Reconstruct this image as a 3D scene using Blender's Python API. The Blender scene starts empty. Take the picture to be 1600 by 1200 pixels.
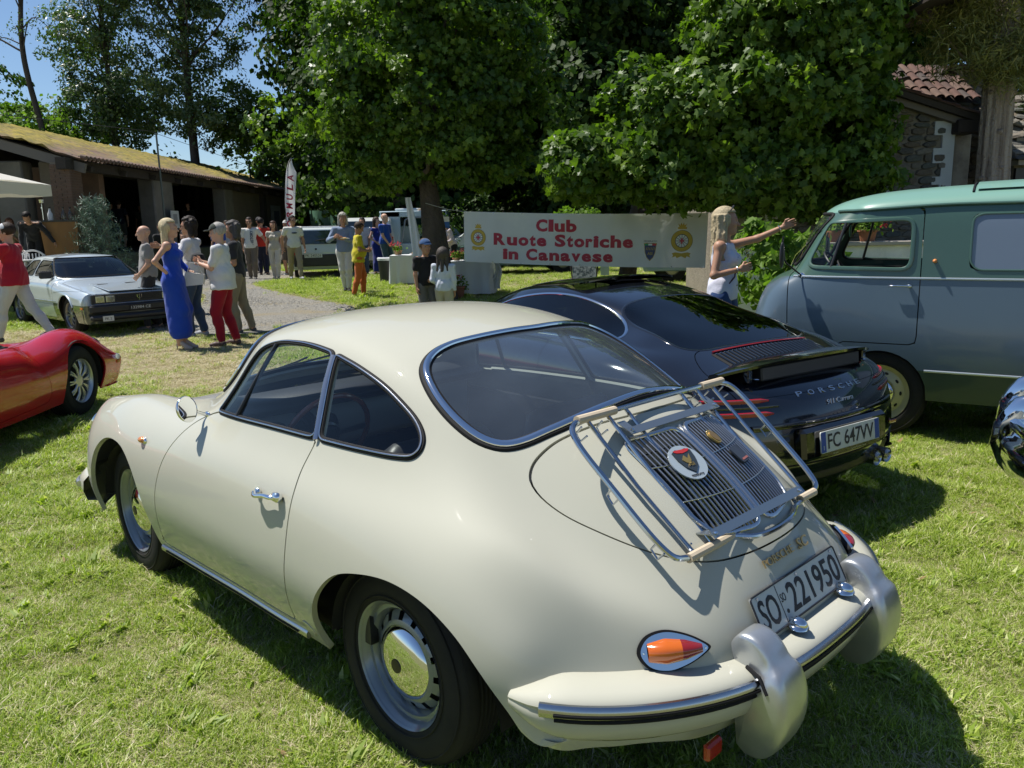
import bpy, math, random
import numpy as np
from mathutils import Vector, Matrix, Euler
random.seed(7); rng = np.random.default_rng(7)
SC = bpy.context.scene
COL = SC.collection
PI = math.pi
# ---------- camera, sky, sun, exposure ----------
def setup():
	f, pitch, roll, h = 1269.1, .19227, -.02109, 1.6205
	cd = bpy.data.cameras.new('camera'); cam = bpy.data.objects.new('camera', cd); COL.objects.link(cam)
	cd.sensor_width = 36; cd.lens = f/1600*36; cd.clip_end = 2000; cd.clip_start = .05
	r = Vector((1, 0, 0)); fw = Vector((0, math.cos(pitch), -math.sin(pitch))); u = Vector((0, math.sin(pitch), math.cos(pitch)))
	cr, sr = math.cos(roll), math.sin(roll)
	R, U = cr*r+sr*u, cr*u-sr*r
	cam.matrix_world = Matrix(((R.x, U.x, -fw.x, 0), (R.y, U.y, -fw.y, 0), (R.z, U.z, -fw.z, h), (0, 0, 0, 1)))
	SC.camera = cam
	sd = Vector((-.5, .2, 1)).normalized()
	w = bpy.data.worlds.new('World'); SC.world = w; w.use_nodes = True
	nt = w.node_tree; bg = nt.nodes['Background']
	sky = nt.nodes.new('ShaderNodeTexSky'); sky.sky_type = 'NISHITA'; sky.sun_disc = False
	sky.sun_elevation = math.asin(sd.z); sky.sun_rotation = math.atan2(sd.x, sd.y)
	sky.altitude = 400; sky.air_density = 1.0; sky.dust_density = .15; sky.ozone_density = 5.0
	nt.links.new(sky.outputs[0], bg.inputs[0]); bg.inputs[1].default_value = .082
	sl = bpy.data.lights.new('sun', 'SUN'); sl.energy = 5.0; sl.angle = math.radians(.53); sl.color = (1, .96, .89)
	so = bpy.data.objects.new('sun', sl); COL.objects.link(so); so.rotation_euler = sd.to_track_quat('Z', 'Y').to_euler()
	v = SC.view_settings; v.view_transform = 'Standard'; v.look = 'None'; v.exposure = .42; v.gamma = 1; v.use_curve_mapping = False
	c = SC.cycles; c.use_denoising = True; c.max_bounces = 8; c.transparent_max_bounces = 24; c.diffuse_bounces = 3
	c.glossy_bounces = 4; c.transmission_bounces = 4; c.sample_clamp_indirect = 6; c.caustics_reflective = False; c.caustics_refractive = False
setup()
# ---------- numeric helpers: spline surfaces, clipping ----------
def bbasis(n, t):
	"""clamped uniform cubic b-spline basis, t in 0..1 -> (len(t), n)"""
	k = 3
	kn = np.concatenate([np.zeros(k), np.linspace(0, 1, n-k+1), np.ones(k)])
	t = np.clip(t, 0, 1-1e-9)
	B = np.zeros((len(t), n+k))
	for i in range(n+k):
		B[:, i] = (t >= kn[i]) & (t < kn[i+1])
	for d in range(1, k+1):
		for i in range(n+k-d):
			a = kn[i+d]-kn[i]; b = kn[i+d+1]-kn[i+1]
			v = 0
			if a > 0: v = v+(t-kn[i])/a*B[:, i]
			if b > 0: v = v+(kn[i+d+1]-t)/b*B[:, i+1]
			B[:, i] = v
	return B[:, :n]
def greville(n):
	k = 3
	kn = np.concatenate([np.zeros(k), np.linspace(0, 1, n-k+1), np.ones(k)])
	return np.array([kn[i+1:i+k+1].mean() for i in range(n)])
class Surf:
	"""b-spline surface over a net of points (nu, nv, 3); fit pulls it towards the points themselves"""
	def __init__(s, net, fit=0.6, it=3, mirror=True):
		net = np.asarray(net, float)
		if mirror:
			m = net[:, :0:-1].copy(); m[..., 1] *= -1
			net = np.concatenate([m, net], 1)
		s.net = net; c = net.copy()
		nu, nv = net.shape[:2]
		A = bbasis(nu, greville(nu)); B = bbasis(nv, greville(nv))
		for _ in range(it):
			c = c+fit*(net-np.einsum('ai,ijk,bj->abk', A, c, B))
		s.c = c; s.nu = nu; s.nv = nv
	def ev(s, u, v):
		A = bbasis(s.nu, u); B = bbasis(s.nv, v)
		return np.einsum('ai,ijk,bj->abk', A, s.c, B)
	def grid(s, ru, rv):
		u = np.linspace(0, 1, ru); v = np.linspace(0, 1, rv); e = 1e-4
		P = s.ev(u, v)
		du = s.ev(np.clip(u+e, 0, 1), v)-s.ev(np.clip(u-e, 0, 1), v)
		dv = s.ev(u, np.clip(v+e, 0, 1))-s.ev(u, np.clip(v-e, 0, 1))
		N = np.cross(du, dv); l = np.linalg.norm(N, axis=-1, keepdims=True)
		N = N/np.maximum(l, 1e-12)
		return P, N
def grid_tris(ru, rv):
	i = np.arange(ru-1)[:, None]*rv+np.arange(rv-1)[None, :]
	a = i.ravel(); b = a+1; c = a+rv+1; d = a+rv
	return np.concatenate([np.stack([a, b, c], 1), np.stack([a, c, d], 1)])
class TM:
	"""triangle mesh with vertex normals"""
	def __init__(s, V, N, T): s.V = V; s.N = N; s.T = T
	def copy(s): return TM(s.V, s.N, s.T)
	def clean(s):
		u, inv = np.unique(s.T, return_inverse=True)
		return TM(s.V[u], s.N[u], inv.reshape(s.T.shape))
def clip(m, s):
	"""split m along the zero line of the vertex field s -> (part s<0, part s>=0)"""
	s = np.where(np.abs(s) < 1e-6, 1e-6, s)
	pos = s > 0
	tp = pos[m.T].sum(1)
	ins = m.T[tp == 0]; outs = m.T[tp == 3]
	mix = m.T[(tp == 1) | (tp == 2)]
	if len(mix) == 0:
		return TM(m.V, m.N, ins).clean() if len(ins) else None, TM(m.V, m.N, outs).clean() if len(outs) else None
	pm = pos[mix]; cnt = pm.sum(1)
	lone_pos = cnt == 1
	lone = np.where(lone_pos[:, None], pm, ~pm)
	k = lone.argmax(1); r = np.arange(len(mix))
	a = mix[r, k]; b = mix[r, (k+1) % 3]; c = mix[r, (k+2) % 3]
	E = np.concatenate([np.stack([a, b], 1), np.stack([a, c], 1)])
	Es = np.sort(E, 1)
	ue, inv = np.unique(Es, axis=0, return_inverse=True); inv = inv.ravel()
	s0 = s[ue[:, 0]]; s1 = s[ue[:, 1]]; t = (s0/(s0-s1))[:, None]
	nV = m.V[ue[:, 0]]*(1-t)+m.V[ue[:, 1]]*t
	nN = m.N[ue[:, 0]]*(1-t)+m.N[ue[:, 1]]*t; nN /= np.maximum(np.linalg.norm(nN, axis=1, keepdims=True), 1e-9)
	V = np.concatenate([m.V, nV]); N = np.concatenate([m.N, nN]); n0 = len(m.V)
	p = n0+inv[:len(mix)]; q = n0+inv[len(mix):]
	lt = np.stack([a, p, q], 1); q1 = np.stack([p, b, c], 1); q2 = np.stack([p, c, q], 1)
	lp = lone_pos
	P = np.concatenate([outs, lt[lp], q1[~lp], q2[~lp]])
	M = np.concatenate([ins, lt[~lp], q1[lp], q2[lp]])
	return (TM(V, N, M).clean() if len(M) else None), (TM(V, N, P).clean() if len(P) else None)
def smooth_poly(pts, n=240, closed=True, sharp=()):
	"""closed catmull-rom through pts; indices in sharp stay corners"""
	P = np.asarray(pts, float); m = len(P); out = []
	segs = m if closed else m-1
	k = max(2, n//segs)
	for i in range(segs):
		p1 = P[i]; p2 = P[(i+1) % m]
		p0 = P[i-1] if (closed or i > 0) else 2*p1-p2
		p3 = P[(i+2) % m] if (closed or i+2 < m) else 2*p2-p1
		if i in sharp: p0 = 2*p1-p2
		if (i+1) % m in sharp: p3 = 2*p2-p1
		d01 = max(np.linalg.norm(p1-p0), 1e-9)**.5; d12 = max(np.linalg.norm(p2-p1), 1e-9)**.5; d23 = max(np.linalg.norm(p3-p2), 1e-9)**.5
		m1 = (p2-p1)+d12*((p1-p0)/d01-(p2-p0)/(d01+d12))
		m2 = (p2-p1)+d12*((p3-p2)/d23-(p3-p1)/(d12+d23))
		t = np.linspace(0, 1, k, endpoint=False)[:, None]
		out.append((2*t**3-3*t**2+1)*p1+(t**3-2*t**2+t)*m1+(-2*t**3+3*t**2)*p2+(t**3-t**2)*m2)
	if not closed: out.append(P[-1:])
	return np.concatenate(out)
def round_poly(pts, r, k=6):
	"""polygon with corners rounded by radius r (number or list)"""
	P = np.asarray(pts, float); n = len(P); out = []
	for i in range(n):
		a, b, c = P[i-1], P[i], P[(i+1) % n]
		ri = r[i] if hasattr(r, '__len__') else r
		u = a-b; v = c-b; lu = np.linalg.norm(u); lv = np.linalg.norm(v)
		ang = math.acos(max(-1, min(1, float(u@v)/(lu*lv))))
		d = min(ri/max(math.tan(ang/2), 1e-3), .48*lu, .48*lv)
		p = b+u/lu*d; q = b+v/lv*d
		for t in np.linspace(0, 1, k): out.append((1-t)**2*p+2*t*(1-t)*b+t*t*q)
	return np.array(out)
def sdpoly(P, poly):
	"""signed distance of the points P (n,2) to a closed polygon, negative inside"""
	A = np.asarray(poly, float); B = np.roll(A, -1, 0)
	out = np.full(len(P), 1e9); ins = np.zeros(len(P), bool)
	lo = A.min(0)-.15; hi = A.max(0)+.15
	near = np.all((P >= lo) & (P <= hi), 1)
	Q = P[near]; d = np.full(len(Q), 1e9); inn = np.zeros(len(Q), bool)
	for a, b in zip(A, B):
		ab = b-a; l2 = float(ab@ab)
		if l2 < 1e-14: continue
		t = np.clip(((Q-a)@ab)/l2, 0, 1)
		dd = np.hypot(Q[:, 0]-a[0]-t*ab[0], Q[:, 1]-a[1]-t*ab[1])
		d = np.minimum(d, dd)
		c = ((a[1] > Q[:, 1]) != (b[1] > Q[:, 1]))
		with np.errstate(divide='ignore', invalid='ignore'):
			xx = a[0]+(Q[:, 1]-a[1])*(b[0]-a[0])/(b[1]-a[1])
		inn ^= c & (Q[:, 0] < xx)
	out[near] = np.where(inn, -d, d)
	out[~near] = .15
	return out
def loops(T):
	"""boundary loops of a triangle list, as lists of vertex indices"""
	E = np.concatenate([T[:, [0, 1]], T[:, [1, 2]], T[:, [2, 0]]])
	n = int(T.max())+1
	key = E[:, 0].astype(np.int64)*n+E[:, 1]; rk = E[:, 1].astype(np.int64)*n+E[:, 0]
	bd = E[~np.isin(key, rk)]
	nxt = {}
	for a, b in bd: nxt.setdefault(int(a), []).append(int(b))
	res = []
	while nxt:
		a = next(iter(nxt)); L = [a]; cur = a
		while cur in nxt:
			b = nxt[cur].pop()
			if not nxt[cur]: del nxt[cur]
			if b == L[0]: break
			L.append(b); cur = b
		res.append(L)
	return sorted(res, key=len, reverse=True)
def rim(m, depth, only=None):
	"""add an inward lip along every open edge (panel thickness)"""
	V = [m.V]; N = [m.N]; T = [m.T]; n0 = len(m.V)
	for L in loops(m.T):
		if len(L) < 3: continue
		L = np.array(L); k = len(L)
		A = m.V[L]; D = -m.N[L]*depth
		tan = np.roll(A, -1, 0)-np.roll(A, 1, 0)
		o = np.cross(tan, m.N[L]); o /= np.maximum(np.linalg.norm(o, axis=1, keepdims=True), 1e-9)
		V += [A, A+D]; N += [o, o]
		i = np.arange(k); j = (i+1) % k
		T += [np.stack([n0+j, n0+i, n0+k+i], 1), np.stack([n0+j, n0+k+i, n0+k+j], 1)]
		n0 += 2*k
	return TM(np.concatenate(V), np.concatenate(N), np.concatenate(T))
def resample(P, n, closed=True):
	P = np.asarray(P, float)
	if closed: P = np.concatenate([P, P[:1]])
	d = np.r_[0, np.cumsum(np.linalg.norm(np.diff(P, axis=0), axis=1))]
	t = np.linspace(0, d[-1], n, endpoint=not closed)
	return np.stack([np.interp(t, d, P[:, i]) for i in range(P.shape[1])], 1)
def loop_curve(m, n=160, sm=2, off=0.):
	"""longest open edge of m as an even, smoothed closed curve, with the surface normals along it"""
	L = loops(m.T)[0]
	C = resample(np.concatenate([m.V[L], m.N[L]], 1), n)
	for _ in range(sm): C = .5*C+.25*(np.roll(C, 1, 0)+np.roll(C, -1, 0))
	Nn = C[:, 3:]/np.maximum(np.linalg.norm(C[:, 3:], axis=1, keepdims=True), 1e-9)
	return C[:, :3]+Nn*off, Nn
def raycast(m, o, d):
	"""first hit of the ray on a TM: point, normal"""
	A = m.V[m.T[:, 0]]; e1 = m.V[m.T[:, 1]]-A; e2 = m.V[m.T[:, 2]]-A
	d = np.asarray(d, float); o = np.asarray(o, float)
	h = np.cross(d, e2); a = (e1*h).sum(1)
	a = np.where(np.abs(a) < 1e-12, 1e-12, a)
	f = 1/a; s = o-A; u = f*(s*h).sum(1); q = np.cross(s, e1)
	v = f*(q@d); t = f*(e2*q).sum(1)
	ok = (u >= -1e-6) & (v >= -1e-6) & (u+v <= 1+1e-6) & (t > 1e-6)
	if not ok.any(): return None
	i = np.where(ok)[0][t[ok].argmin()]
	w = np.array([1-u[i]-v[i], u[i], v[i]])
	nn = (m.N[m.T[i]]*w[:, None]).sum(0)
	return o+t[i]*d, nn/np.linalg.norm(nn)
# ---------- materials ----------
MATS = {}
def mat(name, col=(.5, .5, .5), rough=.5, metal=0., coat=0., spec=.5, vary=None, bump=None, emit=None, coatr=.03, cior=1.5, sheen=0., trans=None, sub=None, alpha=None):
	"""vary=(scale, colour2, contrast[, stretch]) mixes in a second colour by noise; bump=(scale, strength[, distance])"""
	if name in MATS: return MATS[name]
	m = bpy.data.materials.new(name); m.use_nodes = True; nt = m.node_tree; b = nt.nodes['Principled BSDF']; I = b.inputs
	I['Base Color'].default_value = (*col, 1); I['Roughness'].default_value = rough; I['Metallic'].default_value = metal
	I['Coat Weight'].default_value = coat; I['Coat IOR'].default_value = cior; I['Coat Roughness'].default_value = coatr; I['Specular IOR Level'].default_value = spec
	if sheen: I['Sheen Weight'].default_value = sheen
	tc = nt.nodes.new('ShaderNodeTexCoord')
	if vary:
		n = nt.nodes.new('ShaderNodeTexNoise'); n.inputs['Scale'].default_value = vary[0]; n.inputs['Detail'].default_value = 8; n.inputs['Roughness'].default_value = .62
		src = tc.outputs['Object']
		if len(vary) > 3:
			mp = nt.nodes.new('ShaderNodeMapping'); mp.inputs['Scale'].default_value = vary[3]; nt.links.new(src, mp.inputs[0]); src = mp.outputs[0]
		nt.links.new(src, n.inputs['Vector'])
		r = nt.nodes.new('ShaderNodeMapRange'); r.inputs[1].default_value = .5-vary[2]; r.inputs[2].default_value = .5+vary[2]; nt.links.new(n.outputs['Fac'], r.inputs[0])
		x = nt.nodes.new('ShaderNodeMix'); x.data_type = 'RGBA'; x.inputs[6].default_value = (*col, 1); x.inputs[7].default_value = (*vary[1], 1)
		nt.links.new(r.outputs[0], x.inputs[0]); nt.links.new(x.outputs[2], I['Base Color'])
	if bump:
		n = nt.nodes.new('ShaderNodeTexNoise'); n.inputs['Scale'].default_value = bump[0]; n.inputs['Detail'].default_value = 6
		nt.links.new(tc.outputs['Object'], n.inputs['Vector'])
		bp = nt.nodes.new('ShaderNodeBump'); bp.inputs['Strength'].default_value = bump[1]; bp.inputs['Distance'].default_value = bump[2] if len(bump) > 2 else .02
		nt.links.new(n.outputs['Fac'], bp.inputs['Height']); nt.links.new(bp.outputs[0], I['Normal'])
	if emit: I['Emission Color'].default_value = (*emit[0], 1); I['Emission Strength'].default_value = emit[1]
	if sub: I['Subsurface Weight'].default_value = sub; I['Subsurface Radius'].default_value = (.02, .008, .004); I['Subsurface Scale'].default_value = 1
	if trans:   # leaves: some of the sun shines through
		t = nt.nodes.new('ShaderNodeBsdfTranslucent'); t.inputs[0].default_value = (*trans[1], 1)
		mx = nt.nodes.new('ShaderNodeMixShader'); mx.inputs[0].default_value = trans[0]
		nt.links.new(b.outputs[0], mx.inputs[1]); nt.links.new(t.outputs[0], mx.inputs[2])
		nt.links.new(mx.outputs[0], nt.nodes['Material Output'].inputs[0])
	MATS[name] = m; return m
def glass(name, tint=(.8, .86, .84), rough=0., ior=1.5, sky_haze=.0):
	if name in MATS: return MATS[name]
	m = bpy.data.materials.new(name); m.use_nodes = True; nt = m.node_tree; nt.nodes.remove(nt.nodes['Principled BSDF']); L = nt.links.new
	t = nt.nodes.new('ShaderNodeBsdfTransparent'); t.inputs[0].default_value = (*tint, 1)
	g = nt.nodes.new('ShaderNodeBsdfGlossy'); g.inputs['Roughness'].default_value = rough
	ge = nt.nodes.new('ShaderNodeNewGeometry'); d = nt.nodes.new('ShaderNodeVectorMath'); d.operation = 'DOT_PRODUCT'; L(ge.outputs['Incoming'], d.inputs[0]); L(ge.outputs['Normal'], d.inputs[1])
	def mth(op, x, y):   # reflection grows towards grazing angles, the same from both sides of the pane
		n = nt.nodes.new('ShaderNodeMath'); n.operation = op
		for k, v in enumerate((x, y)):
			if v is None: continue
			if hasattr(v, 'links'): L(v, n.inputs[k])
			else: n.inputs[k].default_value = v
		return n.outputs[0]
	f0 = ((ior-1)/(ior+1))**2*1.7; f = mth('ADD', mth('MULTIPLY', mth('POWER', mth('SUBTRACT', 1., mth('ABSOLUTE', d.outputs['Value'], None)), 5.), 1-f0), f0)
	mx = nt.nodes.new('ShaderNodeMixShader'); L(f, mx.inputs[0]); L(t.outputs[0], mx.inputs[1]); L(g.outputs[0], mx.inputs[2]); out = mx
	if sky_haze:  # thin dust film tinted blue, painting in the sky's reflection on the pane
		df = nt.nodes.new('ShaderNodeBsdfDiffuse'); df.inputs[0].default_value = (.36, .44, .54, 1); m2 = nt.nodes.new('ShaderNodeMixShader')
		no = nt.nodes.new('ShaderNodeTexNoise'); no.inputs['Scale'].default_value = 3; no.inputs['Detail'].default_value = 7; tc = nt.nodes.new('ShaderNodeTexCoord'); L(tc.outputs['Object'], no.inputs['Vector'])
		L(mth('MULTIPLY', no.outputs['Fac'], sky_haze*2), m2.inputs[0]); L(mx.outputs[0], m2.inputs[1]); L(df.outputs[0], m2.inputs[2]); out = m2
	L(out.outputs[0], nt.nodes['Material Output'].inputs[0])
	MATS[name] = m; return m
CHROME = mat('chrome', (.78, .79, .80), .06, 1)
CHROME2 = mat('worn chrome', (.62, .63, .64), .2, 1, bump=(60, .05))
ALU = mat('brushed aluminium', (.55, .56, .57), .32, 1)
BLK = mat('black plastic', (.018, .018, .019), .45)
DARK = mat('dark underside', (.012, .012, .012), .9)
RUB = mat('tyre rubber', (.013, .013, .013), .8, spec=.3, vary=(9, (.022, .021, .019), .2))
SEAL = mat('rubber seal', (.012, .012, .013), .7, spec=.2)
# ---------- meshes ----------
def raw_mesh(name, V, F, mats, N=None, mi=None, sharp=None, smooth=True):
	me = bpy.data.meshes.new(name)
	V = np.asarray(V, np.float32)
	if isinstance(F, np.ndarray):
		k = F.shape[1]; nf = len(F); tot = np.full(nf, k, np.int32); idx = F.astype(np.int32).ravel()
	else:
		nf = len(F); tot = np.array([len(f) for f in F], np.int32); idx = np.array([i for f in F for i in f], np.int32)
	me.vertices.add(len(V)); me.vertices.foreach_set('co', V.ravel())
	me.loops.add(len(idx)); me.loops.foreach_set('vertex_index', idx)
	me.polygons.add(nf); st = np.zeros(nf, np.int32); st[1:] = np.cumsum(tot)[:-1]
	me.polygons.foreach_set('loop_start', st)
	try: me.polygons.foreach_set('loop_total', tot)
	except Exception: pass
	for m in (mats if isinstance(mats, (list, tuple)) else [mats]): me.materials.append(m)
	if mi is not None: me.polygons.foreach_set('material_index', np.asarray(mi, np.int32))
	me.polygons.foreach_set('use_smooth', np.full(nf, smooth, bool))
	me.update(calc_edges=True);
	if N is not None: me.normals_split_custom_set_from_vertices(np.asarray(N, np.float32).tolist())
	elif sharp and smooth: me.set_sharp_from_angle(angle=math.radians(sharp))
	return me
def place(name, me, parent=None, loc=None, rot=None):
	o = bpy.data.objects.new(name, me); COL.objects.link(o)
	if parent is not None: o.parent = parent
	if loc is not None: o.location = loc
	if rot is not None: o.rotation_euler = rot
	return o
def tag(o, label=None, cat=None, group=None, kind=None):
	if label: o['label'] = label
	if cat: o['category'] = cat
	if group: o['group'] = group
	if kind: o['kind'] = kind
	return o
def thing(name, label, cat, loc=(0, 0, 0), rz=0., group=None):
	o = bpy.data.objects.new(name, None); COL.objects.link(o); o.location = loc; o.rotation_euler = (0, 0, rz)
	o.empty_display_size = .2
	return tag(o, label, cat, group)
def copy_tree(o, parent=None):
	c = o.copy(); COL.objects.link(c)
	if parent is not None: c.parent = parent
	for ch in o.children: copy_tree(ch, c)
	return c
def tmobj(name, m, material, parent=None, flip=False):
	T = m.T[:, ::-1] if flip else m.T
	return place(name, raw_mesh(name, m.V, np.ascontiguousarray(T), material, N=(-m.N if flip else m.N)), parent)
def rotm(rx=0, ry=0, rz=0): return np.array(Euler((rx, ry, rz)).to_matrix())
def frame(d, up=(0, 0, 1)):
	d = np.asarray(d, float); d = d/np.linalg.norm(d); up = np.asarray(up, float)
	if abs(d@up) > .98: up = np.array([1., 0, 0])
	s = np.cross(up, d); s /= np.linalg.norm(s); return s, np.cross(d, s), d
class MB:
	"""collects shapes into one mesh; mats are added by material"""
	def __init__(s): s.v = []; s.f = []; s.m = []; s.mats = []; s.n = 0
	def mi(s, m):
		if m not in s.mats: s.mats.append(m)
		return s.mats.index(m)
	def add(s, V, F, m):
		V = np.asarray(V, float); k = s.mi(m)
		s.v.append(V); s.f += [[i+s.n for i in f] for f in F]; s.m += [k]*len(F); s.n += len(V); return s
	def box(s, c, d, m, R=None, b=0.):
		"""centre, full size, optional rotation matrix and chamfer"""
		h = np.asarray(d, float)/2; b = min(b, h.min()*.9)
		if b <= 0:
			V = np.array([[x, y, z] for x in (-1, 1) for y in (-1, 1) for z in (-1, 1)])*h
			F = [(0, 1, 3, 2), (4, 6, 7, 5), (0, 4, 5, 1), (2, 3, 7, 6), (0, 2, 6, 4), (1, 5, 7, 3)]
		else:
			V = []; ix = {}
			for x in (-1, 1):
				for y in (-1, 1):
					for z in (-1, 1):
						for a in range(3):
							p = np.array([x, y, z])*(h-b); p[a] = (x, y, z)[a]*h[a]; ix[x, y, z, a] = len(V); V.append(p)
			V = np.array(V); F = []
			def q(l):
				P = V[l]; n = np.cross(P[1]-P[0], P[2]-P[0])
				F.append(l if n@P.mean(0) > 0 else l[::-1])
			for a in range(3):
				b1, b2 = [i for i in range(3) if i != a]
				for sg in (-1, 1):
					l = []
					for u, w in ((-1, -1), (1, -1), (1, 1), (-1, 1)):
						k = [0]*3; k[a] = sg; k[b1] = u; k[b2] = w; l.append(ix[(*k, a)])
					q(l)
				for u in (-1, 1):
					for w in (-1, 1):
						k1 = [0]*3; k2 = [0]*3; k1[a] = -1; k2[a] = 1; k1[b1] = k2[b1] = u; k1[b2] = k2[b2] = w
						q([ix[(*k1, b1)], ix[(*k2, b1)], ix[(*k2, b2)], ix[(*k1, b2)]])
			for x in (-1, 1):
				for y in (-1, 1):
					for z in (-1, 1): q([ix[x, y, z, a] for a in range(3)])
		if R is not None: V = V@np.asarray(R).T
		return s.add(V+np.asarray(c, float), F, m)
	def tube(s, P, r, m, n=8, closed=False, cap=True, up=(0, 0, 1), flat=None):
		"""tube along points; r number or list; flat=(a,b) scales the section across side/up"""
		P = np.asarray(P, float); k = len(P); r = np.broadcast_to(np.asarray(r, float), (k,))
		if closed: T = np.roll(P, -1, 0)-np.roll(P, 1, 0)
		else: T = np.gradient(P, axis=0)
		T /= np.maximum(np.linalg.norm(T, axis=1, keepdims=True), 1e-12)
		U = []; u = np.asarray(up, float)
		if np.ndim(up) == 2: U = [uu for uu in up]
		else:
			if abs(T[0]@u) > .95: u = np.array([1., 0, 0])
			for t in T:
				u = u-t*(u@t); l = np.linalg.norm(u)
				u = u/l if l > 1e-6 else u; U.append(u)
		V = []
		for i in range(k):
			u = U[i]-T[i]*(U[i]@T[i]); u = u/max(np.linalg.norm(u), 1e-9); sd = np.cross(T[i], u)
			for j in range(n):
				a = 2*PI*j/n; fa, fb = flat or (1, 1)
				V.append(P[i]+r[i]*(math.cos(a)*fa*sd+math.sin(a)*fb*u))
		F = [(i*n+j, i*n+(j+1) % n, ((i+1) % k)*n+(j+1) % n, ((i+1) % k)*n+j) for i in range(k if closed else k-1) for j in range(n)]
		if cap and not closed: F += [tuple(range(n))[::-1], tuple((k-1)*n+j for j in range(n))]
		return s.add(V, F, m)
	def cyl(s, a, b, r, m, r2=None, n=16): return s.tube([a, b], [r, r if r2 is None else r2], m, n)
	def lathe(s, prof, m, c=(0, 0, 0), axis=(0, 0, 1), n=32, arc=2*PI, a0=0.):
		"""profile of (radius, height) turned about the axis"""
		S, U, D = frame(axis, (0, 0, 1) if abs(axis[2]) < .9 else (1, 0, 0)); c = np.asarray(c, float); full = arc > 6.28
		k = n if full else n+1; V = []
		for j in range(k):
			a = a0+arc*j/n
			for r, h in prof: V.append(c+r*(math.cos(a)*S+math.sin(a)*U)+h*D)
		p = len(prof); F = []
		for j in range(n):
			j2 = (j+1) % k if full else j+1
			for i in range(p-1): F.append((j*p+i, j2*p+i, j2*p+i+1, j*p+i+1))
		return s.add(V, F, m)
	def ell(s, c, r, m, R=None, nu=12, nv=8):
		V = []; r = np.broadcast_to(np.asarray(r, float), (3,))
		for i in range(1, nv):
			t = PI*i/nv
			for j in range(nu):
				a = 2*PI*j/nu; V.append((math.sin(t)*math.cos(a), math.sin(t)*math.sin(a), math.cos(t)))
		V += [(0, 0, 1), (0, 0, -1)]; V = np.array(V)*r
		if R is not None: V = V@np.asarray(R).T
		F = [(i*nu+j, (i+1)*nu+j, (i+1)*nu+(j+1) % nu, i*nu+(j+1) % nu) for i in range(nv-2) for j in range(nu)]
		t = (nv-1)*nu; F += [(t, j, (j+1) % nu) for j in range(nu)]+[(t+1, (nv-2)*nu+(j+1) % nu, (nv-2)*nu+j) for j in range(nu)]
		return s.add(V+np.asarray(c, float), F, m)
	def prism(s, poly, o, ex, ey, depth, m):
		"""flat polygon (2d) in the frame o, ex, ey, extruded back by depth along -(ex x ey)"""
		o, ex, ey = [np.asarray(a, float) for a in (o, ex, ey)]; nz = np.cross(ex, ey); P = np.asarray(poly, float); k = len(P)
		A = o+P[:, :1]*ex+P[:, 1:]*ey; B = A-nz*depth
		ar = sum(P[i-1][0]*P[i][1]-P[i][0]*P[i-1][1] for i in range(k))
		F = [tuple(range(k)), tuple(range(2*k-1, k-1, -1))]+[(i, k+i, k+(i+1) % k, (i+1) % k) for i in range(k)]
		if ar < 0: F = [f[::-1] for f in F]
		return s.add(np.concatenate([A, B]), F, m)
	def grid(s, P, m, flip=False):
		P = np.asarray(P, float); a, b = P.shape[:2]
		F = [(i*b+j, i*b+j+1, (i+1)*b+j+1, (i+1)*b+j) for i in range(a-1) for j in range(b-1)]
		if flip: F = [f[::-1] for f in F]
		return s.add(P.reshape(-1, 3), F, m)
	def obj(s, name, parent=None, sharp=35, loc=None, rot=None, smooth=True):
		return place(name, raw_mesh(name, np.concatenate(s.v), s.f, s.mats, mi=s.m, sharp=sharp, smooth=smooth), parent, loc, rot)
def text_mb(mb, txt, o, ex, ey, h, m, depth=.002, width=None, bold=0., align='C', slant=0., space=1.):
	"""lettering as flat raised geometry standing on the surface o, ex, ey; h = cap height"""
	c = bpy.data.curves.new('t', 'FONT'); c.body = txt; c.size = 1; c.extrude = .02; c.offset = bold; c.resolution_u = 3; c.shear = slant; c.space_character = space
	ob = bpy.data.objects.new('t', c); COL.objects.link(ob)
	dg = bpy.context.evaluated_depsgraph_get(); me = bpy.data.meshes.new_from_object(ob.evaluated_get(dg))
	V = np.empty(len(me.vertices)*3, np.float32); me.vertices.foreach_get('co', V); V = V.reshape(-1, 3).astype(float)
	F = [tuple(p.vertices) for p in me.polygons]
	bpy.data.objects.remove(ob); bpy.data.meshes.remove(me); bpy.data.curves.remove(c)
	if not len(V): return mb
	lo, hi = V.min(0), V.max(0); cap = .69 if txt.upper() == txt else hi[1]-max(lo[1], 0)
	k = h/.7; w = (hi[0]-lo[0])*k; kx = k*(width/w) if width else k
	x = (V[:, 0]-(lo[0]+hi[0])/2)*kx if align == 'C' else (V[:, 0]-lo[0])*kx
	y = (V[:, 1]-.345)*k; z = (V[:, 2]+.02)/.04*depth
	o, ex, ey = [np.asarray(a, float) for a in (o, ex, ey)]; nz = np.cross(ex, ey)
	return mb.add(o+x[:, None]*ex+y[:, None]*ey+z[:, None]*nz, F, m)
# ---------- the lie of the land ----------
def sstep(a, b, x):
	t = np.clip((np.asarray(x, float)-a)/(b-a), 0, 1); return t*t*(3-2*t)
def zg(x, y):
	return .24*sstep(14.5, 24, y)+.004*np.clip(np.asarray(y, float)-24, 0, 200)
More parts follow.
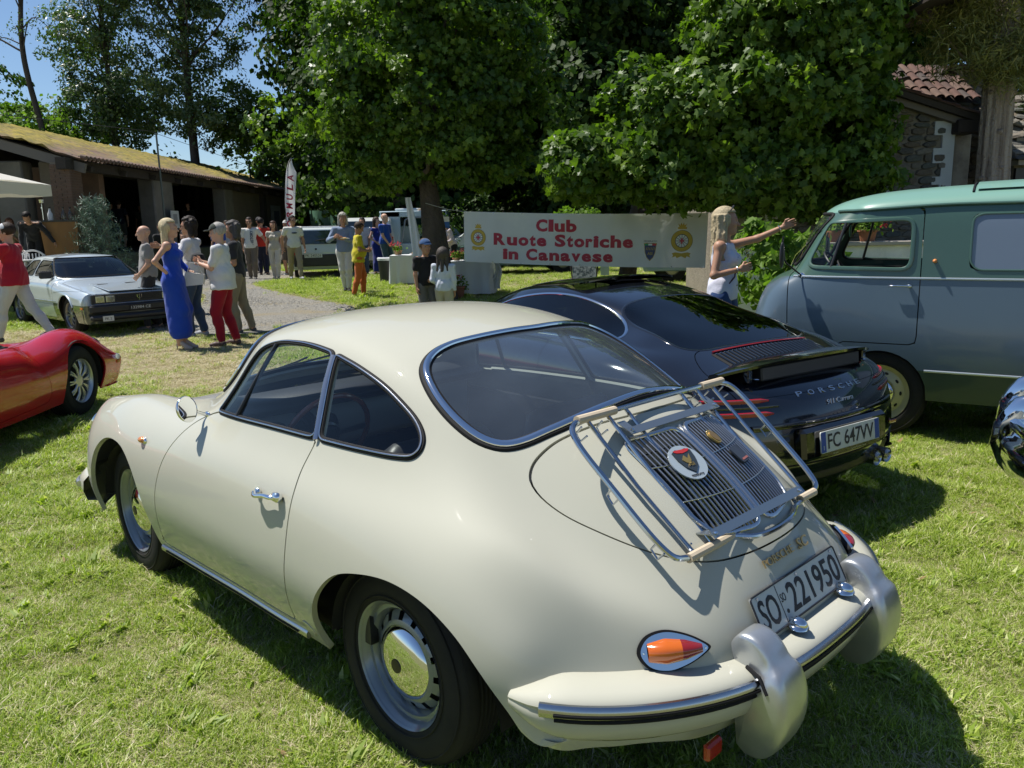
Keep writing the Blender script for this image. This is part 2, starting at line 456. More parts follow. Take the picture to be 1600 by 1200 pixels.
# ---------- ground, path, grass ----------
def world_mat(name, fn, rough=.9, bump=None):
	"""material with a colour graph built on object coordinates: fn(nt, vec) -> colour socket"""
	m = bpy.data.materials.new(name); m.use_nodes = True; nt = m.node_tree; b = nt.nodes['Principled BSDF']; b.inputs['Roughness'].default_value = rough
	b.inputs['Specular IOR Level'].default_value = .2
	tc = nt.nodes.new('ShaderNodeTexCoord'); c = fn(nt, tc.outputs['Object']); nt.links.new(c, b.inputs['Base Color'])
	if bump:
		n = nt.nodes.new('ShaderNodeTexNoise'); n.inputs['Scale'].default_value = bump[0]; n.inputs['Detail'].default_value = 8; nt.links.new(tc.outputs['Object'], n.inputs['Vector'])
		bp = nt.nodes.new('ShaderNodeBump'); bp.inputs['Strength'].default_value = bump[1]; bp.inputs['Distance'].default_value = bump[2]
		nt.links.new(n.outputs['Fac'], bp.inputs['Height']); nt.links.new(bp.outputs[0], b.inputs['Normal'])
	MATS[name] = m; return m
def nnoise(nt, vec, scale, lo, hi, detail=6):
	n = nt.nodes.new('ShaderNodeTexNoise'); n.inputs['Scale'].default_value = scale; n.inputs['Detail'].default_value = detail; nt.links.new(vec, n.inputs['Vector'])
	r = nt.nodes.new('ShaderNodeMapRange'); r.inputs[1].default_value = lo; r.inputs[2].default_value = hi; nt.links.new(n.outputs['Fac'], r.inputs[0]); return r.outputs[0]
def nmix(nt, f, a, b):
	x = nt.nodes.new('ShaderNodeMix'); x.data_type = 'RGBA'
	if hasattr(f, 'links'): nt.links.new(f, x.inputs[0])
	else: x.inputs[0].default_value = f
	for s, v in ((6, a), (7, b)):
		if hasattr(v, 'links'): nt.links.new(v, x.inputs[s])
		else: x.inputs[s].default_value = (*v, 1)
	return x.outputs[2]
DRY = [(-4.6, 10.6, 2.6), (-3.4, 9.2, 1.6), (-6.2, 12.2, 2.2), (-3.3, 12.0, 1.6), (-8., 13., 2.0), (-5., 7.8, 1.0)]      # trampled tan patches x, y, radius
PATH = [(-9.6, 30), (-12.2, 26), (-10.2, 22.5), (-7.7, 20.3), (-6.9, 18.2), (-6.6, 16.2), (-6.3, 14.2), (-5.2, 12.9), (-4.1, 12.9), (-3.2, 14.2), (-3.0, 15.6), (-3.3, 16.9), (-4.4, 18.2), (-5.8, 20.0), (-7.0, 22.2), (-6.4, 23.6), (-4.6, 24.3), (-3.6, 25.0), (-3.8, 26.0), (-5.2, 26.2), (-7.4, 27.5)]
def dryness(x, y):
	d = np.zeros_like(x)
	for cx, cy, r in DRY: d = np.maximum(d, 1-np.hypot((x-cx), (y-cy))/r)
	P = np.stack([x, y], 1); s = sdpoly(P, smooth_poly(PATH, 120)); d = np.maximum(d, np.clip(.55-s*2.2, 0, .55)*(s > -.3))
	return np.clip(d*1.6, 0, 1)
def build_ground():
	def gcol(nt, v):
		g = nmix(nt, nnoise(nt, v, 3.2, .35, .65), (.09, .125, .025), (.15, .18, .045))
		g = nmix(nt, nnoise(nt, v, .55, .42, .62), g, (.115, .15, .03))
		g = nmix(nt, nnoise(nt, v, 42, .52, .70), g, (.20, .17, .085))
		at = nt.nodes.new('ShaderNodeAttribute'); at.attribute_name = 'dry'
		return nmix(nt, at.outputs['Fac'], g, nmix(nt, nnoise(nt, v, 30, .35, .65), (.30, .25, .15), (.20, .17, .09)))
	gm = world_mat('lawn soil', gcol, .95, (60, .6, .03))
	xs = np.concatenate([np.linspace(-400, -40, 12), np.linspace(-36, 36, 180), np.linspace(40, 400, 12)]); ys = np.concatenate([np.linspace(-60, -6, 8), np.linspace(-5, 50, 150), np.linspace(55, 600, 14)])
	X, Y = np.meshgrid(xs, ys, indexing='ij'); Z = zg(X, Y)+.012*np.sin(X*1.3+2*np.sin(Y*.7))*np.sin(Y*1.1); Z = Z*(abs(X) < 1e9)
	V = np.stack([X, Y, Z], -1).reshape(-1, 3); T = grid_tris(len(xs), len(ys))
	me = raw_mesh('ground', V, T[:, ::-1] if False else T, gm)
	d = dryness(V[:, 0], V[:, 1]); a = me.attributes.new('dry', 'FLOAT', 'POINT'); a.data.foreach_set('value', d.astype(np.float32))
	tag(place('ground', me), kind='structure')
	# gravel path: a thin sheet over the lawn plus loose stones
	P = smooth_poly(PATH, 160); gx, gy = np.meshgrid(np.arange(-13, -2, .22), np.arange(12, 31, .22), indexing='ij')
	V = np.stack([gx, gy, zg(gx, gy)+.018], -1).reshape(-1, 3); T = grid_tris(*gx.shape)
	V[:, 2] += .012*np.sin(V[:, 0]*1.3+2*np.sin(V[:, 1]*.7))*np.sin(V[:, 1]*1.1)
	m = TM(V, np.tile((0., 0, 1), (len(V), 1)), T[:, ::-1] if np.cross(V[T[0, 1]]-V[T[0, 0]], V[T[0, 2]]-V[T[0, 0]])[2] < 0 else T); s = sdpoly(m.V[:, :2], P)+.12*np.sin(m.V[:, 0]*5+m.V[:, 1]*3)+.07*np.sin(m.V[:, 1]*11)
	m, _ = clip(m, s)
	def pc(nt, v):
		c = nmix(nt, nnoise(nt, v, 25, .4, .6), (.20, .19, .165), (.30, .285, .25)); return nmix(nt, nnoise(nt, v, 1.1, .5, .7), c, (.27, .23, .15))
	tag(tmobj('gravel_path', m, world_mat('path gravel', pc, .95, (90, .9, .03))), kind='structure')
	k = 26000; q = rng.uniform((-12.5, 12.5), (-3, 27), (k*2, 2)); q = q[sdpoly(q, P) < -.02][:k]
	oct_ = np.array([(1, 0, 0), (0, 1, 0), (-1, 0, 0), (0, -1, 0), (0, 0, .7)]); F0 = np.array([(0, 1, 4), (1, 2, 4), (2, 3, 4), (3, 0, 4)])
	sz = rng.uniform(.010, .028, len(q)); an = rng.uniform(0, 2*PI, len(q)); c, s_ = np.cos(an), np.sin(an)
	W = oct_[None]*sz[:, None, None]*rng.uniform(.6, 1.3, (len(q), 1, 3)); X = W[..., 0]*c[:, None]-W[..., 1]*s_[:, None]+q[:, :1]; Y = W[..., 0]*s_[:, None]+W[..., 1]*c[:, None]+q[:, 1:]
	V = np.stack([X, Y, W[..., 2]+zg(q[:, 0], q[:, 1])[:, None]+.016], -1).reshape(-1, 3); F = (F0[None]+5*np.arange(len(q))[:, None, None]).reshape(-1, 3)
	o = place('gravel', raw_mesh('gravel', V, F, mat('gravel stones', (.34, .325, .29), .9, vary=(7, (.20, .19, .165), .2)), smooth=False)); tag(o, 'loose pale grey gravel stones strewn over the path', 'gravel', kind='stuff')
def leaf_cols(me, vals):
	a = me.attributes.new('tone', 'FLOAT', 'FACE'); a.data.foreach_set('value', np.asarray(vals, np.float32))
def tone_mat(name, cols, rough=.5, trans=None, spec=.4):
	"""colour by the per-face value 'tone' through a ramp"""
	m = mat(name, cols[0], rough, spec=spec, trans=trans); nt = m.node_tree; b = nt.nodes['Principled BSDF']
	at = nt.nodes.new('ShaderNodeAttribute'); at.attribute_name = 'tone'; r = nt.nodes.new('ShaderNodeValToRGB')
	e = r.color_ramp.elements; e[0].color = (*cols[0], 1); e[1].color = (*cols[-1], 1)
	for i, c in enumerate(cols[1:-1]): x = e.new((i+1)/(len(cols)-1)); x.color = (*c, 1)
	nt.links.new(at.outputs['Fac'], r.inputs[0]); nt.links.new(r.outputs[0], b.inputs['Base Color'])
	if trans:
		for n in nt.nodes:
			if n.type == 'BSDF_TRANSLUCENT':
				mx = nt.nodes.new('ShaderNodeMix'); mx.data_type = 'RGBA'; mx.blend_type = 'MULTIPLY'; mx.inputs[0].default_value = 1
				mx.inputs[7].default_value = (*trans[1], 1); nt.links.new(r.outputs[0], mx.inputs[6]); nt.links.new(mx.outputs[2], n.inputs[0])
	return m
def tuft_mesh(name, n, h, spread, w, seed, mt, lean=.55, curl=1.):
	r = np.random.default_rng(seed); V = []; F = []; tone = []
	for i in range(n):
		a = r.uniform(0, 2*PI); d = spread*math.sqrt(r.uniform()); p = np.array([d*math.cos(a), d*math.sin(a), 0]); b = r.uniform(0, 2*PI); L = h*r.uniform(.45, 1.1); ln = L*lean*r.uniform(.2, 1.5)
		dr = np.array([math.cos(b), math.sin(b), 0]); sd = np.array([-dr[1], dr[0], 0])*w*r.uniform(.6, 1.3)
		k = len(V); m1 = p+dr*ln*.35+np.array([0, 0, L*.6]); t = p+dr*ln*curl+np.array([0, 0, L*.92])
		V += [p-sd, p+sd, m1-sd*.8, m1+sd*.8, t]; F += [(k, k+1, k+3), (k, k+3, k+2), (k+2, k+3, k+4)]; tt = r.uniform(); tone += [tt]*3
	me = raw_mesh(name, V, np.array(F), mt, smooth=False); leaf_cols(me, tone); return me
def scatter(name, pts, rots, scales, meshes, label, cat, idx=None):
	"""points carrying instances of a few small meshes (one object, kind stuff)"""
	me = bpy.data.meshes.new(name); me.vertices.add(len(pts)); me.vertices.foreach_set('co', np.asarray(pts, np.float32).ravel())
	for nm, v in (('sc', scales),): me.attributes.new(nm, 'FLOAT', 'POINT').data.foreach_set('value', np.asarray(v, np.float32))
	me.attributes.new('rt', 'FLOAT_VECTOR', 'POINT').data.foreach_set('vector', np.asarray(rots, np.float32).ravel())
	me.attributes.new('ix', 'INT', 'POINT').data.foreach_set('value', np.asarray(idx if idx is not None else rng.integers(0, len(meshes), len(pts)), np.int32))
	ng = bpy.data.node_groups.new(name, 'GeometryNodeTree'); ng.interface.new_socket('Geometry', in_out='INPUT', socket_type='NodeSocketGeometry'); ng.interface.new_socket('Geometry', in_out='OUTPUT', socket_type='NodeSocketGeometry')
	N = ng.nodes; L = ng.links; gi = N.new('NodeGroupInput'); go = N.new('NodeGroupOutput'); ip = N.new('GeometryNodeInstanceOnPoints'); gg = N.new('GeometryNodeGeometryToInstance')
	for m in reversed(meshes):
		ob = bpy.data.objects.new(m.name, m); oi = N.new('GeometryNodeObjectInfo'); oi.inputs['Object'].default_value = ob; oi.inputs['As Instance'].default_value = True; L.new(oi.outputs['Geometry'], gg.inputs[0])
	def na(nm, ty):
		n = N.new('GeometryNodeInputNamedAttribute'); n.data_type = ty; n.inputs[0].default_value = nm; return [o for o in n.outputs if o.enabled][0]
	m2p = N.new('GeometryNodeMeshToPoints'); L.new(gi.outputs[0], m2p.inputs[0]); L.new(m2p.outputs[0], ip.inputs['Points']); L.new(gg.outputs[0], ip.inputs['Instance']); ip.inputs['Pick Instance'].default_value = True
	L.new(na('ix', 'INT'), ip.inputs['Instance Index']); L.new(na('rt', 'FLOAT_VECTOR'), ip.inputs['Rotation']); L.new(na('sc', 'FLOAT'), ip.inputs['Scale'])
	L.new(ip.outputs[0], go.inputs[0])
	o = place(name, me); md = o.modifiers.new('scatter', 'NODES'); md.node_group = ng
	return tag(o, label, cat, kind='stuff')
def build_grass():
	GM = tone_mat('grass blades', [(.14, .22, .02), (.24, .34, .035), (.34, .44, .06), (.46, .54, .12), (.62, .60, .32)], .45, trans=(.42, (1.1, 1.25, .5)))
	DM = tone_mat('dry grass blades', [(.32, .32, .13), (.52, .46, .27), (.64, .56, .37), (.70, .62, .44)], .6, trans=(.25, (1, 1, .7)))
	Ms = [tuft_mesh('grass_tuft', 26, .038, .045, .0017, 1, GM, 1.1), tuft_mesh('grass_tuft', 24, .030, .050, .0017, 2, GM, 1.5), tuft_mesh('grass_tuft', 22, .045, .040, .0015, 3, GM, .8),
		tuft_mesh('clover_tuft', 16, .022, .045, .0050, 4, GM, 1.4), tuft_mesh('dry_tuft', 26, .024, .05, .0016, 5, DM, 2.0), tuft_mesh('dry_tuft', 20, .020, .05, .0018, 6, DM, 2.4), tuft_mesh('weed', 9, .050, .012, .0095, 7, GM, 1.5), tuft_mesh('dead_leaf', 3, .012, .05, .012, 8, mat('dead leaf', (.22, .14, .06), .8), 3.0)]
	def fill(n, x0, x1, y0, y1, wfun):
		q = rng.uniform((x0, y0), (x1, y1), (n, 2)); return q[rng.uniform(size=n) < wfun(q)]
	def view(q, m=.5): e = abs(q[:, 0])-q[:, 1]*.68-m; return np.clip(1-.75*(e > 0), 0, 1)*(e < 1.6)
	A = fill(300000, -6.5, 6.5, 1.3, 7, lambda q: view(q)*np.clip(1.25-(q[:, 1]-1.3)/14, .35, 1))
	B = fill(185000, -12, 10, 7, 16, lambda q: view(q)*(.9-.04*(q[:, 1]-7)))
	C = fill(150000, -16, 16, 16, 34, lambda q: view(q)*.6)
	s0 = lambda q: sdpoly(q, smooth_poly(PATH, 120))
	q = np.concatenate([A, B, C]); d0 = s0(q); q = q[(d0 > .02) | ((d0 > -.35) & (rng.uniform(size=len(q)) < .12))]
	# nothing grows through the tyres' contact or far under the platform of the barn
	q = q[~((q[:, 0] < -10.4) & (q[:, 1] > 18))]
	d = dryness(q[:, 0], q[:, 1]); n = len(q)
	patch = .5+.5*np.sin(q[:, 0]*2.3+1.7*np.sin(q[:, 1]*1.9))*np.sin(q[:, 1]*2.1+q[:, 0]*.8)
	ix = rng.choice(3, n); cl = rng.uniform(size=n) < .06+.22*(patch > .72); ix = np.where(cl, 3, ix)
	dry = rng.uniform(size=n) < np.maximum(d*.92, .06+.10*(patch < .25)); ix = np.where(dry, rng.integers(4, 6, n), ix)
	u_ = rng.uniform(size=n); ix = np.where((u_ < .022) & (d < .5), 6, ix); ix = np.where(u_ > .988, 7, ix)
	far = np.clip(q[:, 1]/14, 0, 1.2); p2 = np.sin(q[:, 0]*7.1+2*np.sin(q[:, 1]*5.3))*np.sin(q[:, 1]*6.3+1.5*np.sin(q[:, 0]*4.7)); sc = rng.uniform(.5, 1.2, n)*(1+far*.9)*(1-.35*d)*(.8+.4*patch)*(1+.45*p2)
	rt = np.stack([rng.normal(0, .15, n), rng.normal(0, .15, n), rng.uniform(0, 2*PI, n)], 1)
	z = zg(q[:, 0], q[:, 1])+.012*np.sin(q[:, 0]*1.3+2*np.sin(q[:, 1]*.7))*np.sin(q[:, 1]*1.1)-.003
	scatter('lawn_grass', np.c_[q, z], rt, sc, Ms, 'short mown lawn grass, green with dry tan tips', 'grass', idx=ix)
# ---------- trees ----------
def leaf_shape(kind):
	if kind == 'maple': # lobed leaf, a little cupped
		o = np.array([(.14, -.38), (.46, -.30), (.33, -.04), (.50, .18), (.17, .20), (0, .56), (-.17, .20), (-.50, .18), (-.33, -.04), (-.46, -.30), (-.14, -.38)])
		V = np.c_[np.r_[[(0, 0)], o], np.r_[0, -.10*np.ones(len(o))*np.abs(np.r_[o[:, 0]])*2]]; F = np.array([(0, i, i % len(o)+1) for i in range(1, len(o)+1)]); return V, F
	if kind == 'simple':
		V = np.array([(0, -.5, -.03), (.30, 0, .03), (0, .55, -.05), (-.30, 0, .03)]); return V, np.array([(0, 1, 2), (0, 2, 3)])
	if kind == 'needle':
		V = np.array([(-.05, -.5, 0), (.05, -.5, 0), (0, .6, 0)]); return V, np.array([(0, 1, 2)])
	V = np.array([(0, -.5, 0), (.42, -.1, .05), (.25, .4, -.05), (-.25, .45, .0), (-.42, -.05, .05)]); return V, np.array([(0, 1, 2), (0, 2, 3), (0, 3, 4)])
def leaves(name, C, Nrm, size, kind, mt, parent, tone=None, droop=.35, jit=.6):
	"""one leaf mesh at every point of C, facing near Nrm"""
	V0, F0 = leaf_shape(kind); n = len(C)
	Z = Nrm+rng.normal(0, jit, (n, 3))+np.array([0, 0, droop]); Z /= np.linalg.norm(Z, axis=1, keepdims=True)
	A = rng.normal(size=(n, 3))+np.array([0, 0, -.8]); X = np.cross(A, Z); X /= np.maximum(np.linalg.norm(X, axis=1, keepdims=True), 1e-6); Y = np.cross(Z, X)
	sz = size*rng.uniform(.55, 1.25, n); W = V0[None]*sz[:, None, None]
	V = (C[:, None]+W[..., :1]*X[:, None]+W[..., 1:2]*Y[:, None]+W[..., 2:]*Z[:, None]).reshape(-1, 3)
	F = (F0[None]+len(V0)*np.arange(n)[:, None, None]).reshape(-1, 3)
	me = raw_mesh(name, V, F, mt, smooth=False); t = rng.uniform(0, 1, n) if tone is None else tone
	leaf_cols(me, np.repeat(np.clip(t, 0, 1), len(F0)))
	return place(name, me, parent)
def crown_points(blobs, n, shell=.45, clump=.5, cl_r=.28, seed=0, free=.3):
	"""points in a union of ellipsoids, gathered in clumps near the outside: blobs = (x,y,z,rx,ry,rz)"""
	r = np.random.default_rng(seed); B = np.array(blobs, float); vol = (B[:, 3]*B[:, 4]*B[:, 5])**(2/3); pr = vol/vol.sum()
	m = max(8, int(n*clump/26)); bi = r.choice(len(B), m, p=pr); d = r.normal(size=(m, 3)); d /= np.linalg.norm(d, axis=1, keepdims=True)
	rad = 1-shell*r.uniform(0, 1, m)**1.8+r.normal(0, .05, m); cc = B[bi, :3]+d*rad[:, None]*B[bi, 3:]
	inside = np.zeros(m, bool)
	for j, b in enumerate(B): inside |= (((cc-b[:3])/(b[3:]*.80))**2).sum(1) < 1
	keep = ~inside | (r.uniform(size=m) < .25); cc = cc[keep]; dd = d[keep]
	ci = r.integers(0, len(cc), n); cs = r.uniform(.5, 1.3, len(cc))
	off = r.normal(size=(n, 3)); off /= np.linalg.norm(off, axis=1, keepdims=True); off *= (r.uniform(0, 1, (n, 1))**.45)*cl_r*cs[ci][:, None]; off[:, 2] *= .6
	P = cc[ci]+off; k = r.uniform(size=n) < free; bi = r.choice(len(B), n, p=pr); d = r.normal(size=(n, 3)); d /= np.linalg.norm(d, axis=1, keepdims=True); Q = B[bi, :3]+d*(1-shell*r.uniform(0, 1, (n, 1))**1.5)*B[bi, 3:]; P[k] = Q[k]
	return P, np.where(k[:, None], d, dd[ci]), ci, cc
def limbs(parent, base, pts, r0, mt, name='branch', seed=0, n=None):
	r = np.random.default_rng(seed)
	for p in pts:
		a = np.array(base, float); b = np.array(p, float); m = (a+b)/2+np.array([0, 0, -.12*np.linalg.norm((b-a)[:2])])+r.normal(0, .05, 3)*np.linalg.norm(b-a); q = MB()
		C = smooth_poly([a, a*.6+m*.4+r.normal(0, .02, 3), m, b], 14, closed=False); rr = np.linspace(r0, r0*.22, len(C)); q.tube(C, rr, mt, 7); q.obj(name, parent, sharp=80)
def trunk(parent, pts, rad, mt, n=14, lumps=.06, seed=0, name='trunk'):
	r = np.random.default_rng(seed); C = smooth_poly(pts, 40, closed=False); k = len(C); R = np.interp(np.linspace(0, 1, k), np.linspace(0, 1, len(rad)), rad)
	V = []; T = np.gradient(C, axis=0); ph = r.uniform(0, 6, 5)
	for i in range(k):
		S, U, D = frame(T[i], (1, 0, 0))
		for j in range(n):
			a = 2*PI*j/n; q = R[i]*(1+lumps*(math.sin(3*a+ph[0]+i*.15)+.6*math.sin(5*a+ph[1]-i*.1)+.5*math.sin(2*a+ph[2]+i*.4))+r.normal(0, lumps*.25)); V.append(C[i]+q*(math.cos(a)*S+math.sin(a)*U))
	F = [(i*n+j, i*n+(j+1) % n, (i+1)*n+(j+1) % n, (i+1)*n+j) for i in range(k-1) for j in range(n)]
	return place(name, raw_mesh(name, V, F, mt, sharp=80), parent), C
def tree(name, label, base, h, blobs, nleaf, size, kind, mt, bark, tr=.3, lean=(0, 0), group=None, cl_r=.4, seed=0, nlimb=8, tonebias=None, shell=.45, clump=.5, tz=None, jit=.6, droop=.35, catg='tree', free=.3):
	t = thing(name, label, catg, base, 0, group); bx, by = lean
	top = (bx, by, h); trunk(t, [(0, 0, -.15), (bx*.15, by*.15, h*.12), (bx*.45, by*.45, h*.5), top], [tr*1.45, tr*1.02, tr*.8, tr*.35], bark, seed=seed)
	P, D, ci, cc = crown_points(blobs, nleaf, seed=seed, cl_r=cl_r, shell=shell, clump=clump, free=free)
	r = np.random.default_rng(seed+5); tone = r.uniform(0, 1, len(cc))[ci]*.55+r.uniform(0, 1, len(P))*.45
	if tonebias: tone = np.clip(tone+tonebias, 0, 1)
	leaves('crown', P, D, size, kind, mt, t, tone, droop=droop, jit=jit)
	if nlimb:
		ch = cc[cc[:, 2] > h*.8] if (cc[:, 2] > h*.8).sum() > nlimb else cc; sel = ch[r.choice(len(ch), min(nlimb, len(ch)), replace=False)]
		for i, p in enumerate(sel):
			zz = min(max(p[2]*.75, h*.35), h*.95); f = zz/h; limbs(t, (bx*f, by*f, zz*.97), [p*.95+np.array([bx*f, by*f, zz])*.05], tr*.30, bark, seed=seed+i)
	return t
BARK = mat('bark', (.11, .085, .065), .9, vary=(6, (.05, .04, .032), .2, (1, 1, .25)), bump=(14, .9, .05))
LM = tone_mat('maple leaves', [(.035, .07, .012), (.065, .12, .018), (.11, .18, .026), (.19, .265, .045)], .42, trans=(.38, (1.5, 1.8, .45)), spec=.3)
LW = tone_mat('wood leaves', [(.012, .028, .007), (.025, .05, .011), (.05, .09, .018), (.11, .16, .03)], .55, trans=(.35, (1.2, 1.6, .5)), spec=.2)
LY = tone_mat('bright leaves', [(.06, .11, .018), (.10, .18, .026), (.15, .24, .036), (.20, .29, .05)], .55, trans=(.4, (1.2, 1.5, .5)), spec=.2)
LG = tone_mat('grey green leaves', [(.05, .085, .025), (.08, .12, .035), (.11, .16, .045), (.16, .20, .06)], .4, trans=(.3, (1.1, 1.5, .6)), spec=.6)
LC = tone_mat('cypress fronds', [(.12, .14, .04), (.18, .20, .06), (.24, .25, .08), (.32, .30, .12)], .6, trans=(.25, (1.2, 1.2, .5)))
def build_trees():
	# the two clipped maples of the lawn
	x, y = -1.5, 17.6; z = float(zg(x, y))
	t = tree('maple_tree', 'broad dark maple with a thick trunk beside the white tables, left of the banner', (x, y, z), 3.4,
		[(-.8, .2, 5.2, 1.6, 1.6, 1.3), (.8, 0, 5.2, 1.5, 1.6, 1.3), (0, 0, 4.1, 1.9, 1.8, 1.1), (-1.3, -.2, 4.0, .9, 1.1, .9), (.1, 0, 6.3, 1.7, 1.5, .9), (1.2, -.2, 3.9, .9, 1.1, .8), (-.2, -.3, 3.1, 1.7, 1.3, .6), (-1.0, 0, 2.75, .8, .8, .4), (1.0, 0, 2.8, .9, .8, .4)],
		40000, .135, 'maple', LM, BARK, tr=.30, lean=(-.25, 0), cl_r=.38, seed=11, nlimb=9, shell=.42, clump=.6, free=.08, jit=.8)
	P, D, ci, cc = crown_points([(-3.0, -.4, 3.7, .9, .6, .55), (2.5, -.2, 3.9, .45, .5, .9), (2.0, -.3, 2.9, .6, .5, .5)], 1300, seed=3, cl_r=.25); leaves('side_spray', P, D, .13, 'maple', LM, t)
	x, y = 2.33, 17.0; z = float(zg(x, y)); base = (x, y, z)
	t = tree('maple_tree', 'widest maple, its leafy crown spreading over the right end of the banner', base, 3.1,
		[(2.3, -3.0, 4.7, 1.5, 1.5, 1.5), (2.4, -3.0, 5.4, 1.2, 1.2, 1.0), (1.9, -3.3, 4.6, .8, .8, .8), (2.95, -3.6, 4.7, .75, .8, .8), (.6, -2.6, 3.15, 1.35, 1.3, .85), (-.05, -2.6, 3.6, .5, .6, .6), (-.85, -2.4, 2.55, .75, .9, .55), (1.6, -3.0, 3.3, 1.5, 1.4, 1.0), (2.7, -3.8, 3.1, .85, .9, 1.0), (1.9, -3.9, 3.6, .8, .7, .5), (2.2, -3.3, 2.3, 1.5, 1.1, .6), (.8, -2.8, 2.35, 1.5, 1.1, .5), (2.85, -3.9, 2.25, .65, .7, .5), (2.95, -3.8, 3.9, .6, .7, .7)],
		62000, .15, 'maple', LM, BARK, tr=.19, lean=(.5, -.5), cl_r=.38, seed=12, nlimb=8, shell=.42, clump=.6, free=.08, jit=.8)
	# sprig reaching in at the right edge
	# tall wood behind
	W = [(-2.5, 34, 17, 4.2, 'w'), (1.8, 37, 19, 5, 'w'), (5.2, 33, 16, 4.4, 'w'), (9.5, 36, 18, 5, 'w'), (-6.2, 38, 18, 4.8, 'w'), (13.5, 31, 15, 4.4, 'w'), (-3.9, 30, 12.5, 3.1, 'w'), (7.2, 44, 22, 6, 'w'), (0, 46, 22, 6, 'w'), (16.5, 38, 17, 5, 'w'), (3.4, 29.5, 11, 2.9, 'w'), (-9.5, 45, 17, 4.6, 'w'), (21, 33, 15, 5, 'w')]
	LBL = ['dark broadleaf tree seen between the two maples', 'tall dark tree in the wood behind the banner', 'dark leafy tree behind the crown over the banner', 'tall tree rising behind the widest maple', 'tall dense tree behind the left maple, its top out of frame', 'leafy tree behind the stone house roof', 'slender dark tree close behind the left maple', 'tallest tree deep in the wood behind the widest maple', 'tall tree deep in the wood behind the left maple', 'tree at the right behind the house chimney', 'low dark tree right behind the banner', 'dense tree beyond the far end of the barn', 'tree behind the house wall at the right edge']
	for i, (x, y, h, r, k) in enumerate(W):
		q = np.random.default_rng(100+i); bl = []
		for j in range(7):
			f = (j+.2)/7; rr = r*(.62+.38*math.sin(PI*min(1, f*1.15)))*q.uniform(.6, .8); a = q.uniform(0, 6.28); bl.append((math.cos(a)*r*.35, math.sin(a)*r*.35, h*(.16+.76*f), rr, rr, h*.14))
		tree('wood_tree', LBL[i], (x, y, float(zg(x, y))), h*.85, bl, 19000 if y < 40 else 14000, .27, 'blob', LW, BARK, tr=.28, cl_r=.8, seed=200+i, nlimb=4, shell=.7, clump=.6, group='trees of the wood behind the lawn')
	# the two airy trees against the sky behind the barn and the thin bare one
	tree('sky_tree', 'airy grey-green tree with sky showing through, directly left of the dense wood', (-15.6, 42, .8), 14, [(0, 0, 8, 3.0, 2.6, 2.6), (.5, 0, 11.5, 2.9, 2.6, 2.6), (-1, 0, 14.8, 2.6, 2.4, 2.0), (1.5, 0, 6.2, 2.4, 2, 1.6), (1.4, 0, 15.5, 2.5, 2.3, 2)], 30000, .19, 'simple', LG, BARK, tr=.24, cl_r=.62, seed=31, nlimb=22, shell=.85, clump=.30)
	tree('sky_tree', 'leafier grey-green tree with drooping foliage behind the middle of the barn roof', (-19.9, 43, .8), 13, [(0, 0, 7.2, 2.5, 2.2, 2.3), (-.3, 0, 10.5, 2.5, 2.3, 2.4), (.5, 0, 14, 2.6, 2.3, 2.2), (1.2, 0, 17, 2.4, 2.2, 1.6)], 30000, .19, 'simple', LG, BARK, tr=.20, cl_r=.62, seed=32, nlimb=20, shell=.85, clump=.30)
	t = thing('bare_tree', 'thin nearly bare tree standing against the blue sky at the far left', 'tree', (-21.9, 40, .5)); q = np.random.default_rng(9)
	_, C = trunk(t, [(0, 0, 0), (.1, 0, 5), (-.45, 0, 9.5), (-.1, 0, 12.5), (1.0, 0, 16.5)], [.17, .15, .12, .09, .05], BARK, 9, .03)
	tips = []
	for i in range(26):
		f = q.uniform(.52, 1); k = int(f*(len(C)-1)); a = q.uniform(0, 6.28); L = q.uniform(1.4, 3.8)*(1.15-f*.5); e = C[k]+np.array([math.cos(a)*L, math.sin(a)*L*.5, q.uniform(-.4, 1.6)]); m_ = (C[k]+e)/2+np.array([0, 0, .5]); b = MB()
		S_ = smooth_poly([C[k], m_, e], 14, closed=False); b.tube(S_, np.linspace(.035, .012, len(S_)), BARK, 5); b.obj('branch', t); tips += [S_[j] for j in range(5, len(S_))]
	for dx, z0, L in ((-3.6, 7.8, 1),):
		b = MB(); S_ = smooth_poly([C[20], C[20]+(-1.6, 0, .8), C[20]+(-3.4, 0, .5), C[20]+(-4.4, 0, -.8)], 20, closed=False); b.tube(S_, np.linspace(.05, .015, len(S_)), BARK, 5); b.obj('branch', t); tips += list(S_[6:])*2
	tips = np.array(tips); k = q.integers(0, len(tips), 1700); P = tips[k]+q.normal(0, .22, (1700, 3)); leaves('sparse_leaves', P, q.normal(size=(1700, 3)), .12, 'simple', LG, t, jit=1.)
	# bushes above the barn roof and round the lawn's end
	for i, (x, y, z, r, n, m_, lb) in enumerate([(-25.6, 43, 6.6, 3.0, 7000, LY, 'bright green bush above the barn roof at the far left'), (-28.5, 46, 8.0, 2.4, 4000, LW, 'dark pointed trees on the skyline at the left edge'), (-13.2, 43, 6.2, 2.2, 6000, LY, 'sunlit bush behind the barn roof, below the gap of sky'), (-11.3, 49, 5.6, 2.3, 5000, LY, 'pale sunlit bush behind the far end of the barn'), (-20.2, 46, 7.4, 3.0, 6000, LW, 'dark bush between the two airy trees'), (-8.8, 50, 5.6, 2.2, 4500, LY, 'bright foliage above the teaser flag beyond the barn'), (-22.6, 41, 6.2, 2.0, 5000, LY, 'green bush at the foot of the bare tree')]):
		bl = [(q.normal()*r*.4, q.normal()*r*.3, z+q.normal()*r*.22, r*.7, r*.7, r*.55) for _ in range(4)]+[(0, 0, z*.45, r*.9, r*.8, z*.5)]
